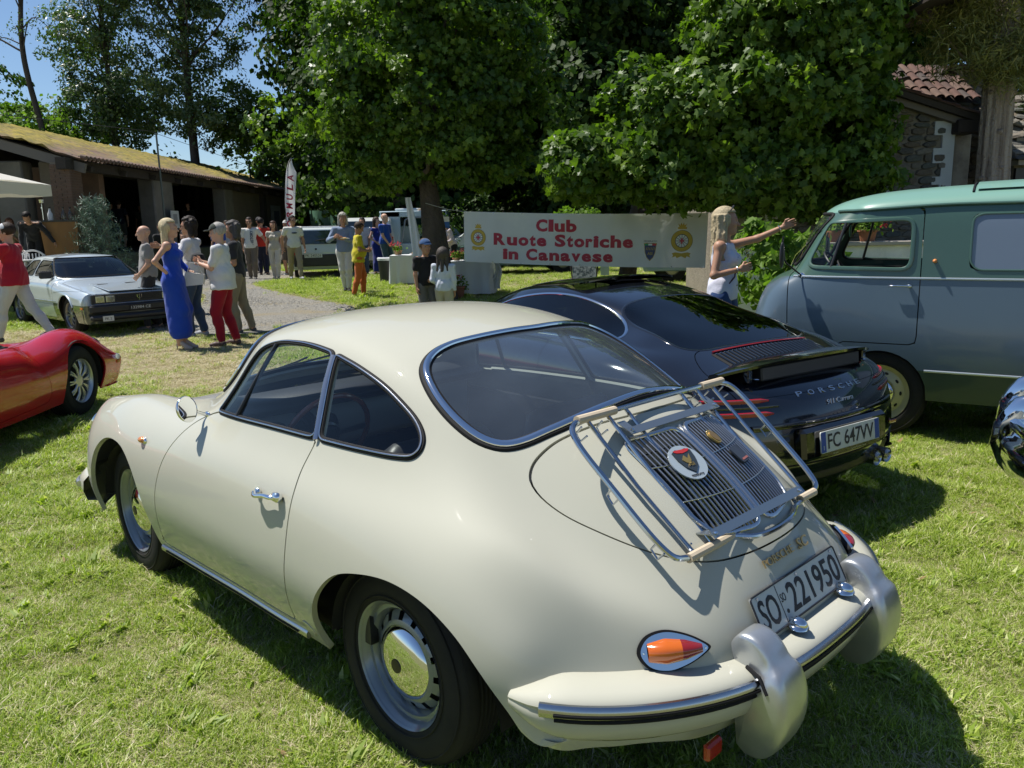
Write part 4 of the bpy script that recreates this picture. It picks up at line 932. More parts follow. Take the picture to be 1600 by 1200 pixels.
	bb.prism([(-.02, -.005), (-.005, .01), (.002, -.004), (.018, .012), (.01, -.012), (0, -.022), (-.012, -.016)], p_+n_*.0100+ey*.012, ex, ey, .002, GOLD)
	text_mb(bb, 'ASI', p_+n_*.0098-ey*.012, ex, ey, .012, GOLD, .001)
	text_mb(bb, 'FEDERATO', p_+n_*.0045-ey*.048, ex, ey, .007, BLK, .001)
	bo = bb.obj('club_badge', lid_o)
	bb = MB(); p_, ex, ey, n_ = onplane(-.085, .965, .010)
	disc(bb, p_, ex, ey, .020, .028, .005, GOLD); disc(bb, p_+n_*.004, ex, ey, .014, .021, .003, mat('badge bronze', (.30, .20, .09), .4, .6)); bb.obj('oval_badge', lid_o)
	bb = MB(); p_, ex, ey, n_ = onplane(-.125, .915, .010)
	bb.prism(round_poly([(-.028, -.030), (.028, -.030), (.028, .030), (-.028, .030)], .006), p_+n_*.005, ex, ey, .005, mat('badge slate', (.06, .07, .09), .35, .4)); bb.prism([(-.02, -.024), (.02, -.024), (.02, -.017), (-.02, -.017)], p_+n_*.0065, ex, ey, .0015, mat('badge rose', (.35, .12, .10), .4)); bb.obj('square_badge', lid_o)
	# script on the tail
	lb = MB(); LG = mat('gilt lettering', (.62, .40, .16), .3, .8)
	p_, ex, ey, n_ = onplane(.0, .705, .004)
	text_mb(lb, 'PORSCHE', p_-ex*.035-n_*.002, ex, ey, .022, LG, .003, width=.165, bold=.0); lb.obj('lettering', car)
	lb = MB(); text_mb(lb, 'SC', p_+ex*.105-n_*.002, ex, ey, .030, LG, .004, width=.06, slant=.15, bold=.01); lb.obj('lettering', car)
	# licence plate
	pb = MB(); TL = np.array([-.8755, .243, .662]);
	up = np.array([.050, 0, .096]); up /= np.linalg.norm(up); ex = np.array([0, -1., 0]); n_ = np.cross(ex, up);
	n_ = n_ if n_[0] < 0 else -n_
	c_ = np.array([-.925, 0, .612])
	WH = mat('plate white', (.62, .64, .63), .35, vary=(30, (.55, .57, .55), .3)); INK = mat('plate ink', (.012, .013, .02), .5)
	ey = np.cross(n_, ex)
	pb.prism(round_poly([(-.243, -.0545), (.243, -.0545), (.243, .0545), (-.243, .0545)], .008), c_, ex, ey, .004, WH)
	C = np.array([c_+ex*a+ey*b for a, b in round_poly([(-.243, -.0545), (.243, -.0545), (.243, .0545), (-.243, .0545)], .01)])
	pb.tube(C, .0028, INK, 6, closed=True)
	text_mb(pb, 'SO', c_-ex*.178, ex, ey, .076, INK, .0012, width=.092, bold=.012)
	pb.box(c_-ex*.118+n_*.0005, (.001, .002, .10), INK, R=np.stack([n_, ex, ey], 1))
	text_mb(pb, 'SO', c_-ex*.098+ey*.012, ex, ey, .022, INK, .0012, width=.026)
	disc(pb, c_-ex*.098-ey*.026, ex, ey, .006, .006, .001, INK, 10)
	text_mb(pb, '221950', c_+ex*.078, ex, ey, .076, INK, .0012, width=.300, bold=.012)
	for a in (-.215, .0, .215): disc(pb, c_+ex*a+ey*.045+n_*.001, ex, ey, .004, .004, .002, CHROME, 8)
	pb.obj('licence_plate', car)
	pk = MB(); pk.box(c_-n_*.02, (.03, .40, .06), BLK, R=np.stack([n_, ex, ey], 1)); pk.obj('plate_bracket', car)
	# tail lamps
	AMB = mat('amber lens', (.62, .14, .008), .12, coat=1, vary=(2, (.5, .10, .006), .2)); REDL = mat('red lens', (.22, .012, .012), .1, coat=1)
	for sg in (1, -1):
		h = raycast(full, (-3., sg*.475, .585), (1, 0, 0)); p_ = h[0]; n_ = h[1]; n_ = n_/np.linalg.norm(n_)
		ex = np.cross((0, 0, 1), n_); ex = ex*-sg if True else ex; ex = ex/np.linalg.norm(ex)
		inward = np.array([-.55, -sg*.83, .0]); ex = inward-n_*(inward@n_); ex /= np.linalg.norm(ex); ey = np.cross(n_, ex); ey = ey if ey[2] > 0 else -ey
		tear = smooth_poly([(-.085, 0), (-.065, .034), (-.02, .047), (.03, .036), (.07, .016), (.088, 0), (.07, -.016), (.03, -.036), (-.02, -.047), (-.065, -.034)], 60)
		lb = MB(); q = lambda s_, d_, m_: lb.prism(tear*s_ if sg*1 > 0 else tear*s_, p_+n_*d_, ex, ey if np.cross(ex, ey)@n_ > 0 else -ey, .012, m_)
		q(1.06, .006, SEAL); q(.96, .015, CHROME); lo = lb.obj('tail_lamp', car, sharp=60)
		def lens(x0, x1, m_, nm):
			V = []; F = []
			G = []
			for i in range(15):
				u = x0+(x1-x0)*i/14; hw = np.interp(u, [-.085, -.065, -.02, .03, .07, .088], [0, .034, .047, .036, .016, 0])*.66
				G.append([p_+n_*(.014+.030*max(0, 1-(u/.075)**2)**.6*math.cos(t*PI/2)**.7)+ex*u+ey*hw*t for t in np.linspace(-1, 1, 13)])
			b = MB(); b.grid(np.array(G), m_); b.obj(nm, lo, sharp=60)
		lens(-.064, .018, AMB, 'amber_lens'); lens(.018, .070, REDL, 'red_lens')
		for a in (-.074, .078): sb = MB(); sb.ell(p_+n_*.014+ex*a, (.003, .003, .003), CHROME, nu=6, nv=4); sb.obj('screw', lo)
	# rear bumper: swept section round the tail
	def bumpath(off, n=61):
		pts = []
		ctl = [(-.565, .80), (-.64, .775), (-.74, .71), (-.85, .59), (-.94, .42), (-.985, .21), (-.995, 0)]
		ctl = ctl+[(x, -y) for x, y in ctl[-2::-1]]
		return resample(smooth_poly(ctl, 200, closed=False), n, closed=False)
	Pp = bumpath(0); T = np.gradient(Pp, axis=0); T /= np.linalg.norm(T, axis=1, keepdims=True); O = np.stack([T[:, 1], -T[:, 0]], 1)
	if O[30, 0] > 0: O = -O
	sec = [(-.11, .072), (-.08, .081), (-.04, .083), (.0, .079), (.020, .072), (.033, .060), (.037, .050), (.030, .040), (.030, .032), (.034, .026), (.031, .0), (.020, -.03), (-.005, -.052), (-.03, -.060), (-.07, -.055)]
	z0 = .462; G = [];
	for i in range(len(Pp)):
		e = min(i, len(Pp)-1-i)/5.; k = min(1, .35+.65*math.sin(min(1, e)*PI/2)) if e < 1 else 1
		G.append([(Pp[i, 0]+O[i, 0]*(a*k-(1-k)*.03), Pp[i, 1]+O[i, 1]*(a*k-(1-k)*.03), z0+.018+(b-.018)*k) for a, b in sec])
	bm = MB(); bm.grid(G, PAINT); bm.add(np.array(G[0]), [list(range(len(sec)))], PAINT); bm.add(np.array(G[-1]), [list(range(len(sec)))[::-1]], PAINT)
	bo = bm.obj('rear_bumper', car, sharp=50)
	tm = MB(); C = [(Pp[i, 0]+O[i, 0]*.036, Pp[i, 1]+O[i, 1]*.036, z0+.047) for i in range(3, len(Pp)-3)]
	tm.tube(C, .017, mat('bright trim'), 10, flat=(.7, 1.1)); tm.obj('bumper_strip', bo)
	tm = MB(); C = [(Pp[i, 0]+O[i, 0]*.050, Pp[i, 1]+O[i, 1]*.050, z0+.043) for i in range(4, len(Pp)-4)]
	tm.tube(C, .004, SEAL, 8, flat=(.5, 1)); tm.obj('rubber_insert', bo)
	tm = MB(); C = [(Pp[i, 0]+O[i, 0]*.036, Pp[i, 1]+O[i, 1]*.036, z0+.026) for i in range(4, len(Pp)-4)]
	tm.tube(C, .008, SEAL, 8, flat=(1, .8)); tm.obj('rubber_insert', bo)
	# overriders
	OV = mat('grey metallic overrider', (.52, .54, .56), .33, .75, coat=.3, vary=(14, (.45, .47, .48), .2))
	for sg in (1, -1):
		yc = sg*.306; ob = MB()
		prof = [(-.915, .600, .034), (-.93, .617, .042), (-.955, .622, .045), (-.985, .614, .046), (-1.012, .590, .047), (-1.028, .566, .049), (-1.050, .545, .063), (-1.066, .505, .069), (-1.074, .46, .069), (-1.070, .41, .066), (-1.056, .365, .061), (-1.03, .325, .054), (-1.0, .30, .046), (-.96, .29, .034)]
		back = [(-.90, .57), (-.90, .57), (-.91, .565), (-.92, .56), (-.93, .555), (-.95, .53), (-.96, .50), (-.965, .46), (-.965, .41), (-.955, .37), (-.945, .34), (-.935, .32), (-.93, .31)]
		G = []
		prof2 = smooth_poly(np.array([(a, b, c) for a, b, c in prof]), 60, closed=False); back2 = smooth_poly(np.array(back), 60, closed=False)
		k = min(len(prof2), len(back2))
		prof2 = resample(prof2, 40, False); back2 = resample(np.array(back), 40, False)
		for (a, b, w), (bx, bz) in zip(prof2, back2):
			r = []
			for t, d in ((-.97, 1), (-1, .55), (-1, .22), (-.95, .10), (-.84, .035), (-.6, .012), (-.25, 0), (0, 0), (.25, 0), (.6, .012), (.84, .035), (.95, .10), (1, .22), (1, .55), (.97, 1)):
				r.append((a+(bx-a)*d, yc+t*w, b+(bz-b)*d))
			G.append(r)
		ob.grid(G, OV, flip=True)
		for row in (G[0], G[-1]): ob.add(np.array(row), [list(range(15))], OV)
		for w in (0, 14):
			col = [g[w] for g in G]; ob.add(np.array(col), [list(range(len(col)))], OV)
		ob.obj('overrider', car, sharp=45)
		# pleat along the cheek and black gasket against the bumper
		gb = MB(); gb.tube([(-1.025, yc+sg*.068, .50), (-1.0, yc+sg*.062, .535), (-.96, yc+sg*.052, .545)], .005, SEAL, 6); gb.obj('gasket', car)
	for y in (.105, -.185):
		lb = MB(); lb.lathe([(.030, .0), (.028, .006), (.020, .010)], CHROME, c=(-.968, y, z0+.094), n=20)
		lb.ell((-.968, y, z0+.104), (.028, .020, .018), CHROME); lb.obj('plate_lamp', car, sharp=70)
	rb = MB(); rb.box((-.93, .455, .355), (.02, .065, .045), mat('red reflector', (.38, .01, .01), .15, coat=1), b=.006); rb.obj('reflector', car)
	# luggage rack
	RK = mat('rack steel', (.50, .52, .55), .13, 1); TAPE = mat('cream tape', (.60, .50, .36), .6, vary=(40, (.52, .42, .30), .3)); BR = mat('bracket steel', (.42, .45, .45), .3, .9)
	rack = thing_part('luggage_rack', car, (0, 0, 0))
	A = np.array([-.428, 0, 1.083]); Bm = np.array([-.786, 0, .776]); sl = (Bm-A)/np.linalg.norm(Bm-A); nn = np.array([sl[2]*-1, 0, sl[0]])
	nn = nn if nn[2] > 0 else -nn; L = np.linalg.norm(Bm-A); hw = .425
	def rp(s_, y, o_=0.): return A+sl*s_+np.array([0, y, 0])+nn*o_
	fr = [rp(.0, -hw+.06, .0), rp(-.004, 0, .0), rp(0, hw-.06, 0), rp(.018, hw-.018, 0), rp(.06, hw, 0), rp(L*.5, hw, 0), rp(L-.06, hw-.012, 0), rp(L-.018, hw-.03, 0), rp(L, hw-.075, 0)]
	rb = MB(); rb.tube(smooth_poly([rp(L, hw-.075), rp(L-.018, hw-.03), rp(L-.06, hw-.012), rp(L*.5, hw), rp(.06, hw), rp(.018, hw-.018), rp(0, hw-.06), rp(-.004, .2), rp(-.004, -.2), rp(0, -hw+.06), rp(.018, -hw+.018), rp(.06, -hw), rp(L*.5, -hw), rp(L-.06, -hw+.012), rp(L-.018, -hw+.03), rp(L, -hw+.075)], 150, closed=False), .0085, RK, 10); rb.obj('rack_frame', rack)
	rb = MB(); rb.tube(smooth_poly([rp(L, hw-.075), rp(L, hw-.16), rp(L+.0, .15), rp(L+.035, .10, .028), rp(L+.045, .0, .030), rp(L+.035, -.12, .024), rp(L+.01, -.22, .0), rp(L, -hw+.075)], 80, closed=False), .0085, RK, 10); rb.obj('rack_end_rail', rack)
	for ys in ((hw-.07, .14), (-hw+.07, -.26)): rb = MB(); rb.tube([rp(L, y) for y in np.linspace(*ys, 8)], .013, TAPE, 10); rb.obj('wrapped_grip', rack)
	for ys in ((hw-.055, .20), (-hw+.035, -.26)): rb = MB(); rb.tube([rp(-.003, y) for y in np.linspace(*ys, 8)], .013, TAPE, 10); rb.obj('wrapped_grip', rack)
	for y in (.325, .235, .145, -.145, -.235, -.325):
		sb = MB(); sb.tube([rp(.0, y, -.006), rp(L*.5, y, -.010), rp(L, y*.97, -.006)], .0065, RK, 8); sb.obj('rack_bar', rack)
	for y in (.37, .28, -.37, -.28, -.20):
		hb = MB(); hb.tube([rp(.02, y, 0), rp(.02, y, -.03), rp(.045, y, -.034), rp(.05, y, -.004)], .0032, RK, 6); hb.obj('strap_hook', rack)
	for y, s_ in ((.425, .22), (.415, .40), (-.425, .2), (.30, .44)):
		hb = MB(); hb.tube([rp(s_, y, -.005), rp(s_, y-.004, -.034), rp(s_+.03, y-.004, -.036), rp(s_+.032, y, -.005)], .0032, RK, 6); hb.obj('strap_hook', rack)
	for z, s_ in ((1.018, .0), (.797, 0)):      # flat bars across the lid with legs up to the rack
		pts = [at(y, z, .012)[0] for y in np.linspace(.20 if z > .9 else .235, -.235, 9)]; pts = np.array(pts)
		pts[:, 0] = pts[:, 0].mean()+(pts[:, 0]-pts[:, 0].mean())*.3; pts[:, 2] = pts[:, 2].mean()+(pts[:, 2]-pts[:, 2].mean())*.3
		fb = MB(); n_ = at(0, z)[1]; t_ = np.cross(n_, (0, 1, 0)); c_ = pts.mean(0)+n_*.008
		fb.box(c_, (.026, abs(pts[0, 1]-pts[-1, 1])+.03, .003), BR, R=np.stack([t_, (0, 1, 0), n_], 1)); fb.obj('bracket_bar', rack)
		for y in (pts[0, 1], pts[-1, 1]):
			f = rp(.035 if z > .9 else L-.05, y, -.008); b0 = np.array([c_[0], y, c_[2]])
			lg = MB(); d = f-b0; l = np.linalg.norm(d); S_, U_, D_ = frame(d, (0, 1, 0)); lg.box((f+b0)/2, (.0035, .034, l), BR, R=np.stack([np.cross(D_, (0, 1, 0)), (0, 1, 0), D_], 1))
			lg.ell(b0+n_*.004, (.007, .007, .005), CHROME, nu=6, nv=4); lg.obj('bracket_leg', rack)
	# door handle, mirror, indicator, sill strip, jacking point
	for sg in (1, -1):
		h1, n1 = onside(full, .60, .762, sg); h2, n2 = onside(full, .462, .775, sg); hb = MB()
		y = np.array([0, sg, 0])
		hb.tube(smooth_poly([h2+y*.012, h2+y*.032+(.01, 0, .0), h2+y*.036+(.05, 0, -.002), h1+y*.034+(-.03, 0, .0), h1+y*.022+(0, 0, 0)], 30, closed=False), (.0105), CHROME, 10, flat=(1, .75))
		hb.box(h2+y*.018, (.038, .030, .032), CHROME, b=.008); hb.ell(h1+y*.008, (.016, .010, .014), CHROME); hb.obj('door_handle', car, sharp=60)
		hb = MB(); hp, hn = onside(full, .535, .79, sg); hb.ell(hp-y*.010, (.036, .013, .036), PAINT);
		mb_ = MB(); mp, mn = onside(full, 1.235, .905, sg)
		if sg == 1:
			c_ = mp+np.array([-.05, .10, .050]); mb_.tube(smooth_poly([mp, mp+(0, .03, .015), mp+(-.025, .075, .03), c_+(.02, 0, -.05)], 24, closed=False), .0065, CHROME, 8)
			fn = np.array([-.80, -.38, .18]); fn /= np.linalg.norm(fn); mb_.lathe([(.0005, -.028), (.030, -.024), (.048, -.010), (.052, .0), (.050, .003), (.047, .002)], CHROME, c=c_, axis=fn, n=36)
			mb_.ell(mp, (.024, .008, .016), CHROME); mo = mb_.obj('wing_mirror', car, sharp=60)
			g2 = MB(); g2.lathe([(.047, .002), (.0005, .0025)], mat('mirror glass', (.85, .87, .9), .01, 1), c=c_, axis=fn, n=36); g2.obj('mirror_glass', mo)
		hi, ni = onside(full, 1.64, .758, sg); ib = MB(); ib.ell(hi+y*.010, (.026, .016, .014), mat('side repeater amber', (.6, .22, .05), .2, coat=1)); ib.ell(hi-(0.012, 0, .004)+y*.004, (.024, .010, .016), CHROME); ib.obj('side_indicator', car)
		C = [onside(full, x, .275, sg)[0]+y*.006 for x in np.linspace(1.60, .44, 24)]
		tb = MB(); tb.tube(C, .015, ALU, 10, flat=(.6, 1)); so = tb.obj('sill_strip', car)
		tb = MB(); tb.tube([c_+y*.011 for c_ in C[1:-1]], .004, SEAL, 6, flat=(.6, 1)); tb.obj('rubber_insert', so)
		jp, jn = onside(full, .395, .325, sg); jb = MB(); jb.lathe([(.034, 0), (.033, .003), (.0005, .004)], PAINT, c=jp, axis=jn, n=28); jb.obj('jack_cover', car)
	# front end: bumper, headlamps, wipers
	fp = resample(smooth_poly([(2.42, .80), (2.56, .77), (2.68, .67), (2.78, .48), (2.83, .25), (2.84, 0), (2.83, -.25), (2.78, -.48), (2.68, -.67), (2.56, -.77), (2.42, -.80)], 120, closed=False), 50, False)
	T = np.gradient(fp, axis=0); T /= np.linalg.norm(T, axis=1, keepdims=True); O = np.stack([T[:, 1], -T[:, 0]], 1); O = -O if O[25, 0] < 0 else O
	G = [[(fp[i, 0]+O[i, 0]*a, fp[i, 1]+O[i, 1]*a, .36+b) for a, b in ((-.06, .075), (0, .08), (.03, .05), (.035, 0), (.02, -.05), (-.03, -.06))] for i in range(50)]
	bm = MB(); bm.grid(G, PAINT, flip=True); bo = bm.obj('front_bumper', car, sharp=60)
	tm = MB(); tm.tube([(fp[i, 0]+O[i, 0]*.038, fp[i, 1]+O[i, 1]*.038, .38) for i in range(2, 48)], .016, ALU, 8); tm.obj('bumper_strip', bo)
	for sg in (1, -1):
		hb = MB(); hb.ell((2.77, sg*.57, .60), (.03, .088, .092), glass('lamp glass', (.9, .92, .92)), nu=24, nv=14); hb.lathe([(.088, 0), (.098, .006), (.095, .014), (.086, .016)], CHROME, c=(2.755, sg*.57, .60), axis=(1, 0, .12), n=32); hb.ell((2.74, sg*.57, .60), (.03, .085, .085), CHROME); hb.obj('headlight', car)
	for y0, y1 in ((.32, -.12), (-.15, -.50)):
		wb = MB(); F_ = lambda y, z, o: (lambda h: h[0]+h[1]*o)(raycast(full, (4., y, z), (-1, 0, 0)))
		wb.tube([F_(y0, .955, .02), F_((y0+y1)/2, .985, .035), F_((y0*.4+y1*.6), 1.01, .03)], .005, BLK, 6); wb.tube([F_(y0-.02, .985, .012), F_((y0+y1)/2, 1.0, .012), F_(y1, 1.03, .012)], .005, BLK, 6); wb.obj('wiper', car)
	interior356(car)
	return car
def interior356(car):
	LE = mat('black leather', (.02, .02, .022), .45, bump=(50, .2, .004)); CR = mat('cream dash', (.42, .40, .33), .4); CP = mat('dark carpet', (.02, .02, .022), .95)
	ib = MB(); ib.box((.86, 0, .30), (.95, 1.36, .04), CP); ib.box((.2, 0, .34), (.5, .95, .04), CP); ib.box((-.02, 0, .58), (.05, 1.15, .62), CP); ib.box((-.20, 0, .87), (.34, .84, .04), CP)
	for sg in (1, -1): ib.box((.68, sg*.685, .57), (1.05, .03, .50), LE)
	ib.box((.05, .0, .50), (.2, 1.2, .3), CP)
	ib.obj('cabin_lining', car)
	for sg in (1, -1):
		s = thing_part('seat', car, (.42, sg*.34, .32))
		b = MB(); b.box((.12, 0, .10), (.50, .48, .20), LE, b=.06); b.obj('seat_cushion', s, sharp=60)
		b = MB(); b.box((-.16, 0, .36), (.13, .48, .52), LE, R=rotm(0, -.22, 0), b=.05); b.obj('seat_back', s, sharp=60)
	d = MB(); d.box((1.17, 0, .80), (.10, 1.26, .22), CR, b=.04); d.box((1.16, 0, .925), (.26, 1.28, .06), LE, b=.028); do = d.obj('dashboard', car, sharp=60)
	for y in (.46, .34, .22):
		g = MB(); g.lathe([(.0005, .002), (.046, .002), (.05, .008), (.054, .0)], BLK, c=(1.112, y, .80), axis=(-1, 0, 0), n=28); g.lathe([(.05, .009), (.053, .007), (.054, .002)], CHROME, c=(1.112, y, .80), axis=(-1, 0, 0), n=28); g.obj('gauge', do)
	sw = thing_part('steering_wheel', car, (.93, .34, .80), (0, -.42, 0))
	WD = mat('wood rim', (.30, .075, .025), .25, coat=1, vary=(8, (.20, .045, .018), .2))
	r = MB(); r.tube([(0, .195*math.cos(a), .195*math.sin(a)) for a in np.linspace(0, 2*PI, 64, endpoint=False)], .0115, WD, 10, closed=True, up=(1, 0, 0)); r.obj('wheel_rim', sw)
	r = MB(); r.lathe([(.0005, .018), (.035, .014), (.05, .004), (.055, -.01)], BLK, axis=(-1, 0, 0), n=28); r.lathe([(.055, -.01), (.062, .006), (.064, -.01)], ALU, axis=(-1, 0, 0), n=28)
	for a in (0.1, PI-.1, -PI/2): r.tube([(0, .05*math.cos(a), .05*math.sin(a)), (0, .19*math.cos(a), .19*math.sin(a))], .012, ALU, 6, flat=(1.3, .3), up=(1, 0, 0))
	r.tube([(0, 0, 0), (.22, 0, 0)], .025, BLK, 10); r.obj('spokes', sw)
	mm = MB(); mm.box((1.0, 0, 1.13), (.02, .2, .05), BLK, b=.008); mm.tube([(1.0, 0, 1.15), (1.06, 0, 1.22)], .006, CHROME, 6); mm.obj('rear_view_mirror', car)
build_coupe()
# ---------- the other vehicles ----------
def stn(x, zc, zb, yr, yb, ym, zm=.6, ys=None, zs=.2, crown=1.):
	ys = ym-.06 if ys is None else ys
	if zc-zb > .10:
		Y = [0, .5*yr, .85*yr, yr, (yr+yb)/2+.01, yb, ym-.012, ym, ym-.008, ys]; Z = [zc, zc-.012*crown, zc-.035*crown, zc-.085, (zc-.085+zb)/2, zb, zb-.07, zm, .38, zs]
	else:
		Y = [0, .3*yb, .6*yb, .82*yb, .94*yb, yb, ym-.008, ym, ym-.008, ys]; Z = [zc, zc-.003*crown, zc-.01*crown, (zc+zb)/2, zb+.006, zb-.006, zb-.08, zm, .38, zs]
	if hasattr(x, '__len__'): X = [x[0]+(x[1]-x[0])*min(1, (y/ym))**2 for y in Y]
	else: X = [x]*10
	return list(zip(X, Y, Z))
def endr(x, z, hw, bow, side, corner=.5):
	"""closing ring across the nose or tail at height z; side = three points down the flank"""
	f = [0, .3, .56, .75, .87, .95, 1.]; s = 1 if x > 0 else -1
	R = [(x-s*(bow*a*a+corner*max(0, a-.8)**2*5*.2), hw*a, z) for a in f]
	return R+list(side)
class Body:
	def __init__(b, rows, ru=130, rv=131, **k):
		S = Surf(np.array(rows, float), **k); P, N = S.grid(ru, rv); c = N[ru//2, rv//2]; N = -N if c[2] < 0 else N
		m = TM(P.reshape(-1, 3), N.reshape(-1, 3), grid_tris(ru, rv)); t = m.T[len(m.T)//4]
		if np.cross(m.V[t[1]]-m.V[t[0]], m.V[t[2]]-m.V[t[0]])@m.N[t[0]] < 0: m.T = m.T[:, ::-1]
		b.full = m; b.m = m
	def cut(b, poly, axes, keep):
		g, b.m = clip(b.m, masked(sdpoly(b.m.V[:, axes], poly), keep(b.m.V))); return g
	def gap(b, poly, axes, keep, w=.005):
		i, b.m = open_gap(b.m, lambda q: masked(sdpoly(q.V[:, axes], poly), keep(q.V)), w); return i
	def arch(b, x, z, r, sq=1.):
		b.cut([(x+r*math.cos(a), z+r*sq*math.sin(a)) for a in np.linspace(-.3, PI+.3, 40)]+[(x-r, -1), (x+r, -1)], [0, 2], lambda V: abs(V[:, 1]) > .45)
	def side(b, x, z, sg=1, off=0.):
		h = raycast(b.full, (x, 3.*sg, z), (0, -sg, 0)); return h[0]+h[1]*off
	def end(b, y, z, sg=1, off=0.):
		h = raycast(b.full, (6.*sg, y, z), (-sg, 0, 0)); return (h[0]+h[1]*off, h[1])
	def down(b, x, y, off=0.):
		h = raycast(b.full, (x, y, 4.), (0, 0, -1)); return h[0]+h[1]*off
def seam(car, pts, name='panel_seam', r=.0022, m=None):
	t = MB(); t.tube(pts, r, m or SEAL, 5); return t.obj(name, car)
def liner(car, xs, yo, yi, r, zc, floor, z0=.22):
	ub = MB(); ub.box(*floor, DARK)
	for wx in xs:
		for sg in (1, -1):
			V = [(wx+r*math.cos(a), sg*y, zc+r*math.sin(a)) for a in np.linspace(-.25, PI+.25, 19) for y in (yo, yi)]
			ub.add(V, [(2*i, 2*i+2, 2*i+3, 2*i+1) for i in range(18)]+[tuple(2*i+1 for i in range(19))], DARK)
	ub.obj('underbody', car)
def build_911():
	car = thing('sports_coupe', 'glossy black modern sports coupe with raised rear wing, beside the cream coupe', 'car', (1.128, 4.99, 0), 2.183)
	PT = mat('black paint', (.006, .007, .011), .12, coat=1, coatr=.015, spec=.5); GL = glass('black car glass', (.10, .13, .13), ior=1.6); GB = mat('gloss black', (.006, .006, .006), .06, coat=1)
	sd = [(3.05, .86, .50), (2.95, .86, .35), (2.88, .80, .17)]
	R = [endr(3.30, .18, .72, .30, [(2.95, .80, .17), (2.9, .82, .16), (2.85, .80, .15)]), endr(3.38, .40, .76, .32, [(2.98, .84, .38), (2.93, .85, .3), (2.87, .80, .16)]), endr(3.32, .60, .74, .28, [(2.95, .86, .52), (2.88, .86, .36), (2.82, .80, .16)])]
	R += [stn((3.12, 2.85), .70, .74, .5, .66, .87, .55, .80, .16), stn(2.75, .79, .84, .5, .68, .895, .6, .80, .16), stn(2.35, .87, .88, .5, .68, .90, .6, .80, .16), stn((2.02, 1.80), .94, .90, .5, .69, .885, .6, .80, .17),
		stn((1.90, 1.62), .985, .91, .56, .695, .88, .6, .80, .17), stn((1.66, 1.38), 1.09, .92, .54, .70, .875, .6, .80, .17), stn((1.38, 1.15), 1.19, .93, .52, .70, .875, .6, .80, .17), stn(1.02, 1.245, .935, .52, .70, .875, .6, .80, .18),
		stn(.65, 1.245, .94, .51, .70, .88, .6, .81, .18), stn(.32, 1.20, .945, .50, .70, .895, .62, .82, .18), stn(.05, 1.125, .95, .49, .705, .915, .64, .83, .18), stn(-.2, 1.04, .945, .50, .71, .92, .64, .83, .2)]
	def rear(xc, xs, zz, yy): return [(xc+(xs-xc)*min(1, y/.9)**2.2, y, z) for y, z in zip(yy, zz)]
	R += [rear(-.42, -.40, [.965, .962, .955, .945, .93, .90, .82, .64, .40, .20], [0, .2, .38, .52, .63, .735, .86, .92, .90, .83]),
		rear(-.62, -.56, [.895, .893, .888, .88, .865, .84, .765, .60, .40, .22], [0, .2, .38, .52, .64, .74, .845, .90, .89, .82]),
		rear(-.82, -.68, [.83, .83, .825, .82, .81, .79, .72, .57, .40, .25], [0, .2, .38, .53, .65, .74, .83, .875, .87, .80]),
		rear(-.97, -.74, [.745, .745, .745, .745, .74, .72, .66, .53, .40, .28], [0, .2, .4, .55, .67, .75, .82, .86, .85, .78]),
		rear(-1.03, -.78, [.63, .63, .63, .63, .625, .61, .56, .48, .38, .29], [0, .2, .41, .56, .68, .76, .82, .85, .84, .77]),
		rear(-1.06, -.80, [.47, .47, .47, .47, .465, .455, .43, .40, .35, .29], [0, .2, .41, .56, .68, .76, .81, .84, .83, .77]),
		rear(-1.03, -.78, [.33, .33, .33, .33, .33, .325, .32, .31, .30, .28], [0, .2, .41, .55, .67, .75, .80, .82, .82, .77]),
		rear(-.93, -.74, [.22, .22, .22, .22, .23, .235, .24, .25, .26, .26], [0, .2, .4, .53, .64, .72, .76, .78, .78, .76])]
	b = Body(R, 190, 161); b.arch(0, .34, .375); b.arch(2.45, .34, .37)
	sw = smooth_poly([(1.62, .955), (1.40, 1.045), (1.15, 1.125), (.85, 1.175), (.55, 1.175), (.28, 1.125), (.06, 1.04), (-.03, .985), (.06, .962), (.5, .955), (1.1, .95)], sharp=(0,))
	rw = smooth_poly([(0, .20), (.25, .20), (.44, .16), (.50, .02), (.535, -.22), (.53, -.40), (.46, -.46), (.25, -.475), (0, -.48), (-.25, -.475), (-.46, -.46), (-.53, -.40), (-.535, -.22), (-.50, .02), (-.44, .16), (-.25, .20)])
	fw = [(0, 1.84), (.3, 1.81), (.55, 1.70), (.60, 1.60), (.50, 1.32), (.42, 1.24), (.2, 1.25), (0, 1.26)]; fw = smooth_poly(fw+[(-a, c) for a, c in fw[-2:0:-1]])
	sr = round_poly([(.40, 1.15), (-.40, 1.15), (-.42, .55), (.42, .55)], .05)
	for sg in (1, -1):
		g = b.cut(sw, [0, 2], lambda V: V[:, 1]*sg > .3); go = tmobj('side_window', g, GL, car); t = MB(); sweep_loop(t, g, .010, CHROME, off=.001, flat=(1, .5)); t.obj('window_trim', go)
	g = b.cut(rw, [1, 0], lambda V: V[:, 2] > .85); go = tmobj('rear_window', g, GL, car); t = MB(); sweep_loop(t, g, .007, GB, flat=(1.5, .4)); t.obj('window_seal', go)
	g = b.cut(fw, [1, 0], lambda V: V[:, 2] > .9); tmobj('windscreen', g, GL, car)
	g = b.gap(sr, [1, 0], lambda V: V[:, 2] > 1.0, .006); g2 = rim(g, .01); g2.V = g2.V+np.array([0, 0, .006])+np.stack([0*g2.V[:, 0], 0*g2.V[:, 0], .045*np.clip((.9-g2.V[:, 0])/.35, 0, 1)], 1); tmobj('sunroof', g2, GB, car)
